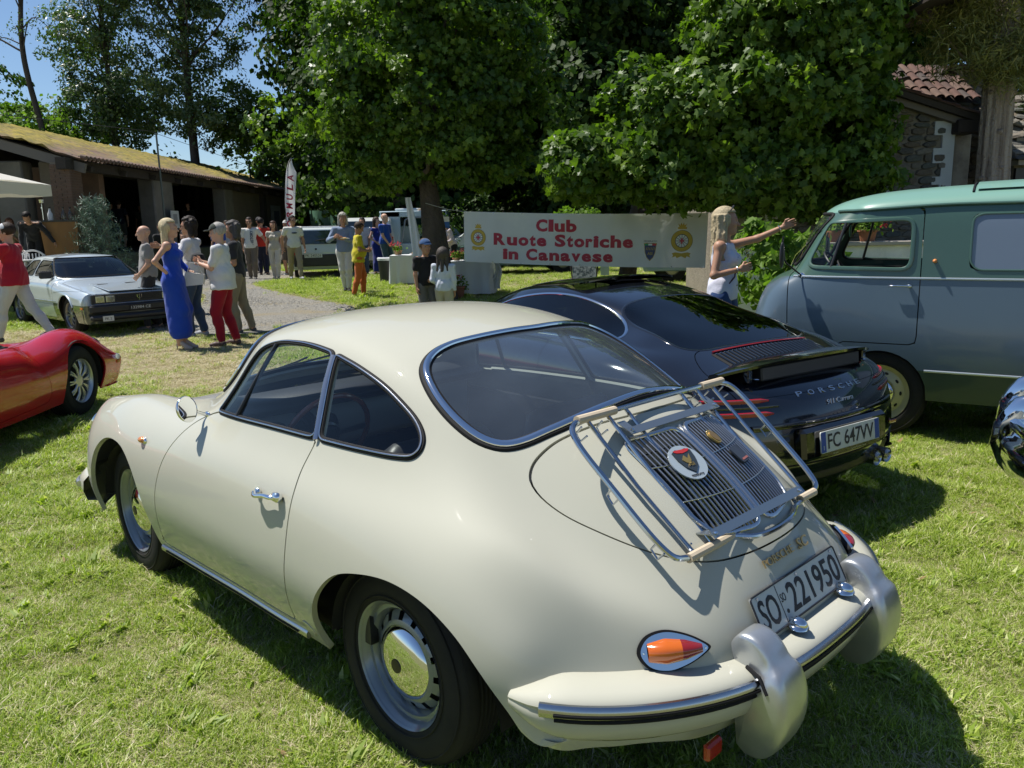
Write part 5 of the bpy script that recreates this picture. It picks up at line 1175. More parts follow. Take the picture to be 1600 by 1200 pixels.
	lp = smooth_poly([(.0, -.485), (.3, -.482), (.50, -.475), (.60, -.60), (.63, -.75), (.60, -.90), (.3, -.975), (0, -.985), (-.3, -.975), (-.60, -.90), (-.63, -.75), (-.60, -.60), (-.50, -.475), (-.3, -.482)])
	g = b.gap(lp, [1, 0], lambda V: (V[:, 2] > .745)); tmobj('engine_lid', rim(g, .01), PT, car)
	dp = round_poly([(1.75, .90), (1.80, .30), (.55, .27), (.42, .50), (.42, .93), (1.6, .93)], .08)
	for sg in (1, -1): g = b.gap(dp, [0, 2], lambda V: V[:, 1]*sg > .6); tmobj('door', rim(g, .012), PT, car)
	tmobj('body', rim(b.m, .015), PT, car)
	liner(car, (0, 2.45), .83, .5, .40, .34, ((1.15, 0, .24), (4.0, 1.2, .08)))
	cb = MB(); cb.box((.75, 0, .55), (2.0, 1.3, .5), mat('dark cabin', (.02, .02, .02), .8)); cb.box((1.35, 0, .84), (.5, 1.2, .08), BLK, b=.03)
	for y in (.35, -.35): cb.box((.62, y, .90), (.12, .46, .42), BLK, R=rotm(0, -.2, 0), b=.05); cb.box((.55, y, 1.08), (.09, .24, .14), BLK, b=.04)
	cb.obj('cabin', car, sharp=60)
	RM = mat('dark alloy', (.10, .10, .11), .25, .9)
	for x in (0, 2.45):
		for sg in (1, -1): wheel('wheel', car, (x, sg*.875, .34), sg, R=.342, W=.24, rim_r=.255, style='spoke', mats=(RM, RM))
	# engine grille fins and red third light
	for i in range(24):
		y = -.40+.80*i/23; t = MB(); C = [b.down(x, y, .006) for x in np.linspace(-.53, -.70, 5)]; t.tube(C, .0045, GB, 6, flat=(1, 1.6)); t.obj('grille_fin', car)
	gb = MB(); gb.grid([[b.down(x, y, .001) for y in np.linspace(-.43, .43, 12)] for x in (-.52, -.61, -.71)], DARK, flip=True); gb.obj('engine_grille', car)
	t = MB(); t.tube([b.down(-.505, y, .006) for y in np.linspace(-.40, .40, 20)], .007, mat('red light strip', (.30, .01, .015), .15, coat=1), 8, flat=(1.3, .6)); t.obj('third_brake_light', car)
	t = MB()
	for i in range(25): y = -.40+.80*i/24; t.ell(b.down(-.527, y, .006), (.003, .003, .003), CHROME, nu=5, nv=4)
	tag(t.obj('grille_studs', car), kind='stuff')
	# raised wing
	G = []; ys = np.linspace(-.66, .66, 25)
	for y in ys:
		a = abs(y)/.66; dz = -.055*a**3; xl = -.60-.05*a*a; xt = -.90+.13*a**3
		sec = [(xl, .880), (xl-.05, .897), ((xl+xt)/2, .915), (xt+.03, .925), (xt, .923), (xt+.004, .908), ((xl+xt)/2, .893), (xl-.03, .872)]; G.append([(x, y, z+dz) for x, z in sec])
	w = MB(); G = np.array(G); w.grid(np.concatenate([G, G[:, :1]], 1), PT); w.add(G[0], [list(range(8))], PT); w.add(G[-1], [list(range(8))[::-1]], PT); w.obj('rear_wing', car, sharp=50)
	w = MB(); w.box((-.79, 0, .848), (.13, .86, .075), BLK, R=rotm(0, .1, 0), b=.008); w.obj('wing_housing', car)
	for y in (.50, -.50): w = MB(); w.box((-.77, y, .85), (.14, .035, .07), GB, b=.006); w.ell((-.84, y-.03*np.sign(y), .835), (.03, .012, .006), CHROME); w.obj('wing_strut', car)
	# tail lamps
	RL = mat('red tail light', (.42, .01, .018), .1, coat=1)
	for sg in (1, -1):
		for z, h in ((.735, .014), (.675, .014)):
			C = []
			for y in np.linspace(.46, .815, 16): C.append(b.end(sg*y, z+.02*(y-.46), -1, .001)[0])
			t = MB(); t.tube(C, np.interp(np.arange(16), [0, 2, 12, 15], [.004, h, h, .007]), RL, 8, flat=(.45, 1)); t.obj('tail_light', car)
		C = [b.end(sg*y, .707+.02*(y-.46), -1, .004)[0] for y in np.linspace(.42, .80, 14)]; t = MB(); t.tube(C, .006, GB, 6, flat=(.5, 1)); t.obj('light_divider', car)
	SL = mat('silver script', (.62, .63, .64), .25, .9)
	for i, ch in enumerate('PORSCHE'):
		y = .255-.085*i; p, n = b.end(y, .745, -1, .0005); ex = np.cross((0, 0, 1), n); ex /= np.linalg.norm(ex); t = MB(); text_mb(t, ch, p, ex, np.cross(n, ex), .030, SL, .004, width=.045, bold=.01); t.obj('letter', car)
	p, n = b.end(-.02, .690, -1, .0005); ex = np.cross((0, 0, 1), n); ex /= np.linalg.norm(ex); t = MB(); text_mb(t, '911 Carrera', p, ex, np.cross(n, ex), .026, SL, .004, width=.23, slant=.35); t.obj('script', car)
	# plate with its recess
	rc = MB(); rc.box((-1.035, 0, .505), (.09, .74, .17), GB, R=rotm(0, .10, 0), b=.02); rc.obj('plate_recess', car)
	rc = MB(); rc.tube([b.end(y, .608, -1, .012)[0] for y in np.linspace(-.60, .60, 24)], .016, GB, 8, flat=(.6, 1)); rc.obj('bumper_lip', car)
	o = np.array([-1.094, .0, .515]); n = np.array([-1, 0, .12]); n /= np.linalg.norm(n); ex = np.cross((0, 0, 1), n); ex /= np.linalg.norm(ex); ey = np.cross(n, ex)
	EUB = mat('plate blue', (.01, .06, .32), .35); WH = mat('plate white'); INK = mat('plate ink'); t = MB()
	t.prism(round_poly([(-.26, -.055), (.26, -.055), (.26, .055), (-.26, .055)], .01), o+n*.004, ex, ey, .006, WH);
	for x in (-.238, .238): t.prism([(x-.020, -.052), (x+.020, -.052), (x+.020, .052), (x-.020, .052)], o+n*.0048, ex, ey, .001, EUB)
	text_mb(t, 'I', o+n*.005-ex*.238-ey*.028, ex, ey, .022, WH, .001); text_mb(t, 'FC', o+n*.005-ex*.150, ex, ey, .075, INK, .001, width=.105, bold=.01); text_mb(t, '647VV', o+n*.005+ex*.072, ex, ey, .075, INK, .001, width=.265, bold=.01)
	t.obj('licence_plate', car)
	t = MB(); t.box(o-ey*.066+n*.001, (.006, .53, .022), GB, R=np.stack([n, ex, ey], 1)); text_mb(t, 'Porsche', o-ey*.067+n*.0045-ex*.14, ex, ey, .010, SL, .0006); text_mb(t, 'Centro Porsche Torino', o-ey*.067+n*.0045+ex*.06, ex, ey, .010, SL, .0006); t.obj('plate_holder', car)
	seam(car, [b.end(y, .40, -1, .002)[0] for y in np.linspace(-.78, .78, 30)], 'bumper_seam', .004, mat('bumper seam grey', (.02, .02, .02), .2))  # dark grey tube along the bumper seam
	t = MB(); t.tube([b.end(y, .31, -1, -.005)[0] for y in np.linspace(-.76, .76, 24)], .035, BLK, 8, flat=(.5, 1)); t.obj('diffuser', car)
	for sg in (1, -1):
		for dy in (.40, .50): t = MB(); t.lathe([(.030, -.05), (.038, .03), (.042, .035), (.042, -.05)], CHROME2, c=(-.985, sg*dy, .30), axis=(-1, 0, 0), n=24); t.lathe([(.032, .0), (.0005, .0)], DARK, c=(-.985, sg*dy, .30), axis=(-1, 0, 0), n=16); t.obj('exhaust_tip', car)
		t = MB(); t.box(b.end(sg*.72, .44, -1, .002)[0], (.012, .10, .02), mat('red reflector'), b=.004); t.obj('reflector', car)
		p = b.side(1.55, .93, sg); t = MB(); t.ell(p+(0, sg*.13, .03), (.08, .09, .07), PT); t.tube([p, p+(0, sg*.08, .02)], .02, PT, 6); t.obj('door_mirror', car)
		t = MB(); t.ell((3.05, sg*.66, .66), (.13, .11, .10), glass('lamp glass')); t.ell((3.0, sg*.66, .65), (.13, .10, .09), CHROME); t.obj('headlight', car)
def build_van():
	car = thing('delivery_van', 'old two-tone green and grey panel van standing side-on at the right', 'van', (3.151, 6.62, 0), 2.588)
	GR = mat('van green paint', (.055, .115, .085), .33, coat=.6, coatr=.06, vary=(1.5, (.05, .105, .08), .3)); GY = mat('van grey paint', (.085, .125, .16), .30, coat=.6, coatr=.06, vary=(1.2, (.075, .112, .145), .3)); GRR = mat('van pale roof paint', (.17, .32, .26), .4, coat=.3, vary=(1.5, (.15, .29, .23), .3)); DG = mat('van dark green skirt', (.035, .065, .045), .38, coat=.4, vary=(2, (.03, .055, .04), .3)); PN = mat('van window panel', (.15, .19, .25), .28, coat=.5)  # roof gets a paler green than the sides
	def row(xc, zz, yy=(0, .26, .48, .63, .72, .755, .785, .812, .825, .80), bow=0.): return [(xc-bow*(y/.8)**2.5, y, z) for y, z in zip(yy, zz)]
	R = [[(.98, 0, .34), (.97, .25, .34), (.95, .45, .34), (.90, .60, .34), (.84, .70, .34), (.78, .76, .34), (.72, .79, .34), (.66, .80, .34), (.60, .81, .33), (.52, .80, .31)],
		[(1.06, 0, .50), (1.05, .25, .50), (1.03, .45, .50), (.99, .60, .51), (.93, .70, .52), (.86, .77, .53), (.78, .80, .52), (.69, .815, .48), (.62, .82, .42), (.53, .80, .31)],
		[(1.07, 0, .72), (1.06, .25, .72), (1.04, .45, .73), (1.0, .60, .74), (.95, .70, .75), (.88, .775, .76), (.80, .805, .73), (.71, .82, .65), (.64, .825, .50), (.54, .80, .31)],
		[(1.03, 0, .93), (1.02, .25, .93), (1.0, .45, .93), (.965, .58, .935), (.915, .68, .93), (.86, .755, .91), (.79, .80, .86), (.71, .82, .74), (.65, .825, .54), (.55, .80, .31)],
		[(.98, 0, 1.09), (.97, .25, 1.09), (.95, .42, 1.085), (.92, .55, 1.07), (.88, .66, 1.05), (.83, .735, 1.02), (.77, .79, .95), (.70, .815, .80), (.65, .825, .58), (.56, .80, .31)],
		[(.88, 0, 1.18), (.87, .25, 1.18), (.85, .42, 1.175), (.82, .55, 1.165), (.79, .66, 1.15), (.76, .735, 1.11), (.73, .785, 1.02), (.68, .815, .85), (.64, .825, .6), (.56, .80, .31)],
		[(.80, 0, 1.215), (.79, .25, 1.215), (.77, .42, 1.21), (.74, .56, 1.20), (.71, .67, 1.185), (.69, .74, 1.15), (.67, .785, 1.05), (.64, .815, .87), (.61, .825, .6), (.55, .80, .31)],
		[(.76, 0, 1.27), (.75, .25, 1.27), (.72, .42, 1.27), (.67, .57, 1.265), (.62, .68, 1.255), (.59, .74, 1.20), (.58, .785, 1.08), (.57, .812, .88), (.55, .825, .6), (.5, .80, .31)],
		[(.68, 0, 1.46), (.67, .25, 1.46), (.63, .42, 1.46), (.57, .56, 1.45), (.50, .67, 1.43), (.46, .735, 1.30), (.45, .785, 1.12), (.45, .812, .9), (.44, .825, .6), (.42, .80, .31)],
		[(.58, 0, 1.64), (.57, .25, 1.64), (.52, .42, 1.63), (.44, .56, 1.61), (.37, .665, 1.585), (.33, .73, 1.40), (.32, .785, 1.15), (.32, .812, .9), (.32, .825, .6), (.32, .80, .31)],
		[(.45, 0, 1.745), (.43, .25, 1.74), (.37, .44, 1.725), (.29, .58, 1.695), (.23, .675, 1.655), (.20, .735, 1.45), (.20, .785, 1.17), (.20, .812, .9), (.20, .825, .6), (.20, .80, .31)],
		row(.15, (1.815, 1.808, 1.79, 1.745, 1.69, 1.48, 1.18, .90, .6, .31)), row(-.25, (1.845, 1.84, 1.82, 1.77, 1.705, 1.48, 1.18, .90, .6, .31)), row(-.9, (1.865, 1.86, 1.84, 1.785, 1.715, 1.48, 1.18, .90, .6, .31)), row(-1.8, (1.87, 1.865, 1.845, 1.79, 1.72, 1.48, 1.18, .90, .6, .31)),
		row(-2.7, (1.86, 1.855, 1.835, 1.78, 1.71, 1.48, 1.18, .90, .6, .31)), row(-3.0, (1.80, 1.795, 1.775, 1.73, 1.67, 1.45, 1.17, .90, .6, .32), bow=-.05), [(-3.12, y, z) for y, z in zip((0, .26, .46, .58, .66, .70, .73, .755, .765, .75), (1.55, 1.55, 1.54, 1.52, 1.48, 1.35, 1.12, .88, .6, .34))], [(-3.14, y, .9) for y in (0, .2, .35, .45, .52, .57, .60, .63, .64, .64)], [(-3.12, y, .36) for y in (0, .2, .4, .5, .58, .62, .66, .70, .72, .72)]]
	b = Body(R, 170, 141, fit=.5); b.arch(0, .33, .325, 1.02); b.arch(-2.3, .33, .325, 1.02)
	win = round_poly([(.575, 1.262), (.435, 1.595), (-.165, 1.615), (-.165, 1.25)], [.06, .06, .05, .05]); gg = glass('van glass', (.90, .93, .91), ior=1.35)
	sgw = []
	for sg in (1, -1):
		g = b.cut(win, [0, 2], lambda V: V[:, 1]*sg > .4); fr = MB(); sweep_loop(fr, g, .012, GR if sg == 1 else GR, off=.004, flat=(1.3, .6)); sweep_loop(fr, g, .006, SEAL, off=-.004)
		# quarter pane in front, wound-down main window behind
		q, g2 = clip(g, sdpoly(g.V[:, [0, 2]], [(.62, 1.2), (.46, 1.7), (.28, 1.7), (.40, 1.2)])); fo = tmobj('vent_window', q, gg, car); fr.obj('window_frame', car)
		vb = MB(); sweep_loop(vb, q, .011, BLK, off=0, sm=1); vb.obj('window_seal', fo)
	ws = round_poly([(-.60, 1.27), (.60, 1.27), (.54, 1.66), (-.54, 1.66)], .07); g = b.cut(ws, [1, 2], lambda V: V[:, 0] > .35); go = tmobj('windscreen', g, gg, car); t = MB(); sweep_loop(t, g, .014, SEAL); t.obj('window_seal', go)
	pn = round_poly([(-.53, 1.25), (-1.45, 1.25), (-1.45, 1.64), (-.525, 1.64)], .06)
	for sg in (1, -1):
		g = b.gap(pn, [0, 2], lambda V: V[:, 1]*sg > .4, .006); g.V = g.V-g.N*.004; tmobj('window_panel', rim(g, .012), PN, car)
		C, Nn = loop_curve(g, 140, 1, .006); t = MB(); t.tube(C, .007, GR, 8, closed=True, up=Nn, flat=(1, .6)); t.obj('panel_frame', car)
	dp = np.array(list(round_poly([(.50, 1.55), (.44, 1.665), (-.225, 1.69), (-.235, .715), (.26, .715), (.36, .66), (.66, .60), (.70, 1.20), (.665, 1.24)], [.03, .03, .02, .04, .06, .08, .02, .02, .03])))
	zones = lambda q: None
	parts = []
	for sg in (1, -1):
		g = b.gap(dp, [0, 2], lambda V: V[:, 1]*sg > .55, .007); parts.append(('door', g))
	roof, rest = clip(b.m, 1.668+.035*sstep(.5, -.5, b.m.V[:, 0])-b.m.V[:, 2]+.9*(b.m.V[:, 0] > .9)*0)
	lowp, rest = clip(rest, np.where(rest.V[:, 0] < .0, rest.V[:, 2]-.53, .2)); up_, mid = clip(rest, (1.188-.0*rest.V[:, 2])-rest.V[:, 2]-.085*sstep(.72, .95, rest.V[:, 0]))
	tmobj('roof', rim(roof, .01), GRR, car); bo = tmobj('body', mid, GY, car); tmobj('upper_body', up_, GR, car); tmobj('skirt', lowp, DG, car)
	for nm, g in parts:
		u, l = clip(g, 1.188-g.V[:, 2]); do = tmobj('door', rim(l, .012), GY, car); tmobj('door_upper', rim(u, .012) if u is not None else u, GR, do)
	for sg in (1, -1):
		t = MB(); t.tube([b.side(x, 1.190, sg, .004) for x in np.linspace(.66, -2.9, 50)], .009, mat('van trim', (.60, .64, .66), .3, .7), 8, flat=(.7, 1)); t.obj('belt_trim', car)
		t = MB(); t.tube([b.side(x, .53, sg, .004) for x in np.linspace(-.30, -1.95, 30)], .009, mat('van trim'), 8, flat=(.7, 1)); t.obj('skirt_trim', car)
		t = MB(); t.tube([b.side(x, 1.668+.035*float(sstep(.5, -.5, x)), sg, .010) for x in np.linspace(.38, -2.9, 50)], .011, GR, 8); t.obj('rain_gutter', car)
		t = MB(); h = [b.side(x, 1.135, sg, .035) for x in (-.05, -.10, -.155)]; t.tube([b.side(-.04, 1.135, sg, .03)]+h, .009, CHROME, 8, flat=(1, .7)); t.ell(b.side(-.165, 1.135, sg, .02), (.02, .02, .014), CHROME); t.obj('door_handle', car, sharp=70)
		t = MB(); p = b.side(-.315, 1.315, sg); t.ell(p+(0, sg*.018, 0), (.015, .03, .015), mat('orange knob', (.65, .25, .08), .3)); t.obj('side_marker', car)
		t = MB(); p = b.side(.60, 1.20, sg); t.tube([p+(0, sg*.01, 0), p+(.10, sg*.10, .10), p+(.13, sg*.12, .22), p+(.12, sg*.12, .30)], .007, BLK, 6); t.ell(p, (.03, .015, .02), CHROME); t.ell(p+(.12, sg*.14, .16), (.018, .05, .10), BLK); t.obj('door_mirror', car, sharp=60)
		t = MB(); t.ell((.96, sg*.60, .72), (.06, .095, .10), CHROME); t.ell((.985, sg*.60, .72), (.05, .08, .085), glass('lamp glass')); t.obj('headlight', car)
	for y in (.32, -.30):
		t = MB(); e = lambda yy, z, o: (lambda h: h[0]+h[1]*o)(raycast(b.full, (3, yy, z), (-1, 0, 0))); t.tube([e(y, 1.24, .02), e(y+.10, 1.33, .03), e(y+.22, 1.42, .02)], .006, CHROME, 6); t.tube([e(y+.12, 1.26, .015), e(y+.20, 1.40, .015), e(y+.26, 1.54, .012)], .006, BLK, 6); t.obj('wiper', car)
	t = MB(); t.tube([b.down(-.51, y, .006) for y in np.linspace(-.62, .62, 20)], .008, SEAL, 6); t.obj('roof_seam', car)
	t = MB(); t.grid([[b.down(x, y, .016) for y in np.linspace(-.60, .60, 16)] for x in np.linspace(-.53, -2.8, 24)], GRR, flip=True); t.obj('sliding_roof_panel', car)
	liner(car, (0, -2.3), .79, .45, .36, .33, ((-1.0, 0, .40), (3.6, 1.4, .10)))
	cb = MB(); LI = mat('van lining', (.035, .037, .035), .8); cb.box((-.40, 0, 1.0), (.03, 1.45, .9), LI); cb.box((.1, 0, .62), (.9, 1.5, .04), LI); cb.box((.05, 0, .95), (.5, 1.4, .3), LI, b=.05); cb.box((-.20, 0, 1.10), (.10, 1.4, .30), LI, b=.04); cb.box((.60, 0, 1.12), (.18, 1.35, .14), LI, b=.04)
	for sg in (1, -1): cb.box((.10, sg*.74, .95), (.9, .02, .5), LI)
	cb.obj('cabin', car, sharp=60)
	sw = MB(); c = np.array([.38, .36, 1.22]); S, U, D = frame((-.75, 0, .66)); sw.tube([c+.19*(math.cos(a)*S+math.sin(a)*U) for a in np.linspace(0, 2*PI, 40, endpoint=False)], .010, BLK, 8, closed=True, up=D)
	for a in (0.5, PI-.5, -PI/2): sw.tube([c, c+.19*(math.cos(a)*S+math.sin(a)*U)], .008, BLK, 5)
	sw.tube([c, c-D*.35], .02, BLK, 6); sw.obj('steering_wheel', car)
	t = MB(); t.ell((.40, -.10, 1.52), (.008, .035, .055), mat('air freshener', (.12, .35, .2), .5)); t.tube([(.40, -.1, 1.57), (.42, -.1, 1.64)], .002, BLK, 4); t.obj('dangling_tag', car)
	RM = mat('cream wheel ring', (.50, .45, .25), .4, coat=.4);
	for x in (0, -2.3):
		for sg in (1, -1): wheel('wheel', car, (x, sg*.775, .335), sg, R=.335, W=.16, rim_r=.205, style='painted', mats=(RM, CHROME))
def build_biturbo():
	car = thing('silver_saloon', 'silver blue two-door saloon with black grille, parked by the barn behind the blue dress', 'car', (-6.78, 14.10, 0), -.742)
	PT = mat('silver blue paint', (.46, .53, .58), .34, .25, coat=1, coatr=.04); GL = glass('saloon glass', (.45, .52, .52), ior=1.6); BK = mat('matt black trim', (.02, .02, .022), .4)
	R = [endr(.80, .20, .70, .06, [(.72, .78, .2), (.66, .80, .2), (.55, .77, .19)]), endr(.84, .36, .73, .05, [(.74, .81, .35), (.68, .83, .3), (.58, .79, .2)]), endr(.83, .55, .75, .04, [(.76, .82, .5), (.68, .84, .4), (.58, .79, .2)]), endr(.82, .665, .76, .035, [(.74, .83, .6), (.66, .85, .42), (.58, .80, .2)]), endr(.80, .685, .755, .035, [(.72, .84, .62), (.64, .855, .42), (.56, .80, .2)]),
		stn(.60, .725, .70, .5, .775, .85, .55), stn(.2, .785, .745, .5, .785, .857, .56), stn(-.2, .84, .79, .5, .79, .857, .58), stn((-.42, -.50), .875, .83, .5, .79, .857, .6), stn((-.47, -.56), .90, .85, .6, .765, .857, .6), stn((-.56, -.64), .97, .86, .62, .765, .857, .6), stn((-.90, -.98), 1.17, .87, .565, .765, .857, .6), stn((-1.16, -1.22), 1.262, .875, .55, .765, .857, .6), stn(-1.28, 1.275, .875, .55, .765, .857, .6), stn(-1.75, 1.29, .88, .55, .765, .857, .6), stn(-2.15, 1.275, .885, .55, .765, .857, .6), stn((-2.32, -2.36), 1.235, .89, .555, .76, .857, .6), stn((-2.62, -2.66), 1.05, .90, .6, .755, .855, .6), stn((-2.74, -2.78), .945, .90, .62, .75, .85, .6), stn(-2.86, .92, .895, .6, .75, .845, .6), stn(-3.2, .905, .88, .6, .745, .84, .6)]
	R += [endr(-3.36, .86, .72, .03, [(-3.25, .80, .62), (-3.2, .82, .42), (-3.1, .77, .22)]), endr(-3.39, .60, .74, .03, [(-3.27, .80, .5), (-3.2, .82, .38), (-3.1, .77, .22)]), endr(-3.36, .28, .70, .03, [(-3.27, .76, .26), (-3.2, .78, .24), (-3.1, .76, .22)])]
	b = Body(R, 170, 141, fit=.75, it=4); b.arch(0, .31, .335); b.arch(-2.51, .31, .335)
	fw = round_poly([(-.70, .905), (.70, .905), (.525, 1.225), (-.525, 1.225)], .05); rw = round_poly([(-.66, .97), (.66, .97), (.52, 1.22), (-.52, 1.22)], .06)
	g = b.cut(fw, [1, 2], lambda V: (V[:, 0] > -1.35) & (V[:, 0] < -.42)); go = tmobj('windscreen', g, GL, car); t = MB(); sweep_loop(t, g, .012, SEAL); t.obj('window_seal', go)
	g = b.cut(rw, [1, 2], lambda V: V[:, 0] < -2.2); tmobj('rear_window', g, GL, car)
	w1 = round_poly([(-.78, .92), (-1.16, 1.175), (-1.68, 1.19), (-1.68, .925)], .03); w2 = round_poly([(-1.76, .925), (-1.76, 1.19), (-2.12, 1.175), (-2.42, .96), (-2.40, .93)], .03)
	for sg in (1, -1):
		for w in (w1, w2): g = b.cut(w, [0, 2], lambda V: V[:, 1]*sg > .3); go = tmobj('side_window', g, GL, car); t = MB(); sweep_loop(t, g, .010, BK); t.obj('window_seal', go)
		g = b.gap(round_poly([(-.55, .87), (-.55, .25), (-1.70, .25), (-1.72, 1.0), (-1.72, 1.215), (-1.14, 1.20), (-.72, .90)], .03), [0, 2], lambda V: V[:, 1]*sg > .4, .006); tmobj('door', g, PT, car)
	hp = round_poly([(-.73, -.40), (.73, -.40), (.73, .79), (-.73, .79)], .03); g = b.gap(hp, [1, 0], lambda V: V[:, 2] > .675, .006); ho = tmobj('bonnet', g, PT, car)
	m = b.m; low, m = clip(m, m.V[:, 2]-.50+0*m.V[:, 0]); tmobj('lower_body', low, mat('saloon lower paint', (.10, .12, .11), .25, .5, coat=1), car); tmobj('body', m, PT, car)
	rh = MB(); rh.box((.40, 0, .762), (.82, .90, .012), PT, R=rotm(0, .11, 0), b=.005); rh.obj('raised_bonnet_panel', ho)
	for y in (.18, -.28): t = MB(); t.prism([(0, -.09), (.05, -.09), (.012, .09)], b.down(.12, y, .012), (1, 0, -.11), (0, 1, 0), .006, BLK); t.obj('bonnet_vent', ho)
	for sg in (1, -1):
		t = MB(); t.tube([b.side(x, .525, sg, .004) for x in np.linspace(-.40, -2.12, 24)], .010, mat('bright trim'), 6, flat=(.5, 1)); t.obj('side_trim', car)
		t = MB(); t.tube([b.side(x, .715+.05*min(0, x), sg, .002) for x in np.linspace(.6, -.5, 12)], .004, PT, 6); t.obj('crease_trim', car)
		t = MB(); t.tube([b.side(0+.345*math.cos(a), .31+.345*math.sin(a), sg, .006) for a in np.linspace(.45, PI-.3, 24)], .013, PT, 8, flat=(.8, 1)); t.obj('arch_lip', car)
		p = b.side(-.86, .93, sg); t = MB(); t.box(p+(.02, sg*.13, .03), (.06, .20, .13), BLK, b=.02); t.tube([p, p+(0, sg*.06, .01)], .02, BLK, 6); t.obj('door_mirror', car)
	# face: twin square lamps, wide black grille with trident, plate
	f = MB(); f.box((.815, 0, .595), (.05, 1.50, .15), BK, b=.01); fo = f.obj('front_panel', car)
	t = MB(); t.tube([(.845, y, z) for y, z in ((-.73, .52), (.73, .52), (.73, .672), (-.73, .672))], .006, mat('bright trim'), 6, closed=True); t.obj('panel_surround', fo)
	for sg in (1, -1):
		for y in (.62, .46):
			t = MB(); t.box((.842, sg*y, .597), (.012, .135, .105), CHROME2, b=.004); t.box((.850, sg*y, .597), (.012, .115, .085), mat('lamp face', (.45, .42, .34), .15, .6), b=.005); t.lathe([(.032, .0), (.034, .006), (.0005, .010)], glass('lamp glass'), c=(.856, sg*y, .597), axis=(1, 0, 0), n=16); t.obj('headlight', car)
		t = MB(); t.box((.83, sg*.60, .455), (.05, .16, .03), mat('orange marker', (.55, .16, .02), .25), b=.004); t.obj('indicator', car)
		t = MB(); t.box(b.side(.66, .455, sg, .003), (.10, .01, .035), mat('orange marker'), b=.003); t.obj('side_indicator', car)
	for z in (.56, .585, .61, .635): t = MB(); t.box((.845, 0, z), (.012, .72, .008), BLK); t.obj('grille_slat', fo)
	TR = MB();
	for p in ([(0, -.05), (0, .045)], [(-.035, .04), (-.035, 0), (-.012, -.018), (.012, -.018), (.035, 0), (.035, .04)]): TR.tube([(.862, a, .60+c) for a, c in p], .0045, CHROME, 6)
	TR.obj('trident_emblem', fo)
	t = MB(); t.box((.86, 0, .30), (.10, 1.62, .09), BK, b=.03); t.box((.84, 0, .44), (.07, 1.60, .14), BK, b=.03); t.obj('front_bumper', car)
	t = MB(); t.box((.885, -.0, .435), (.01, .36, .09), BLK); text_mb(t, '132984 CE', (.8905, 0, .435), (0, 1, 0), (0, 0, 1), .045, mat('plate white'), .001, width=.32); t.obj('licence_plate', car)
	t = MB(); t.box((.915, -.55, .29), (.01, .17, .085), mat('plate white')); text_mb(t, 'PK 2', (.921, -.55, .29), (0, 1, 0), (0, 0, 1), .04, INKM(), .001); t.obj('small_plate', car)
	for y in (.30, -.30): t = MB(); t.tube([(-.50, y, .905), (-.56, y*.4, .945), (-.60, y*.4-.20, .975)], .008, BLK, 5); t.obj('wiper', car)
	t = MB(); t.tube([(-1.5, 0, 1.29), (-1.5, 0, 1.32)], .014, BLK, 6); t.obj('aerial_base', car)
	liner(car, (0, -2.51), .80, .5, .36, .31, ((-1.25, 0, .22), (3.8, 1.3, .06)))
	cabin(car, (-1.6, 0), 1.9, 1.35, .25, .85, seats=[(-1.35, .35), (-1.35, -.35), (-2.2, 0)], dashx=-.75, lift=1.05)
	RM = mat('gunmetal alloy', (.20, .20, .21), .3, .8)
	for x in (0, -2.51):
		for sg in (1, -1): wheel('wheel', car, (x, sg*.80, .312), sg, R=.312, W=.20, rim_r=.195, style='spoke', mats=(RM, RM))
def INKM(): return mat('plate ink', (.012, .013, .02), .5)
def cabin(car, c, L, W, z0, z1, seats=(), dashx=None, lift=1.0, col=(.05, .05, .05)):
	m = mat('cabin grey', col, .8); t = MB(); t.box((c[0], c[1], z0+.03), (L, W, .04), m)
	for sg in (1, -1): t.box((c[0], c[1]+sg*W/2, (z0+z1)/2), (L, .03, z1-z0), m)
	t.box((c[0]-L/2, c[1], (z0+z1)/2), (.05, W, z1-z0), m); t.box((c[0]+L/2, c[1], (z0+z1)/2-.05), (.05, W, z1-z0-.1), m)
	if dashx: t.box((dashx, c[1], z1-.02), (.35, W*.97, .07), BLK, b=.02)
	t.obj('cabin_lining', car)
	for x, y in seats:
		t = MB(); w = .5 if y else 1.1; t.box((x+.15, y, z0+.2), (.5, w, .18), m, b=.05); t.box((x-.12, y, z0+.5), (.13, w, .55), m, R=rotm(0, -.2, 0), b=.05); t.box((x-.19, y, lift), (.09, .24 if y else .9, .15), m, b=.04); t.obj('seat', car, sharp=60)
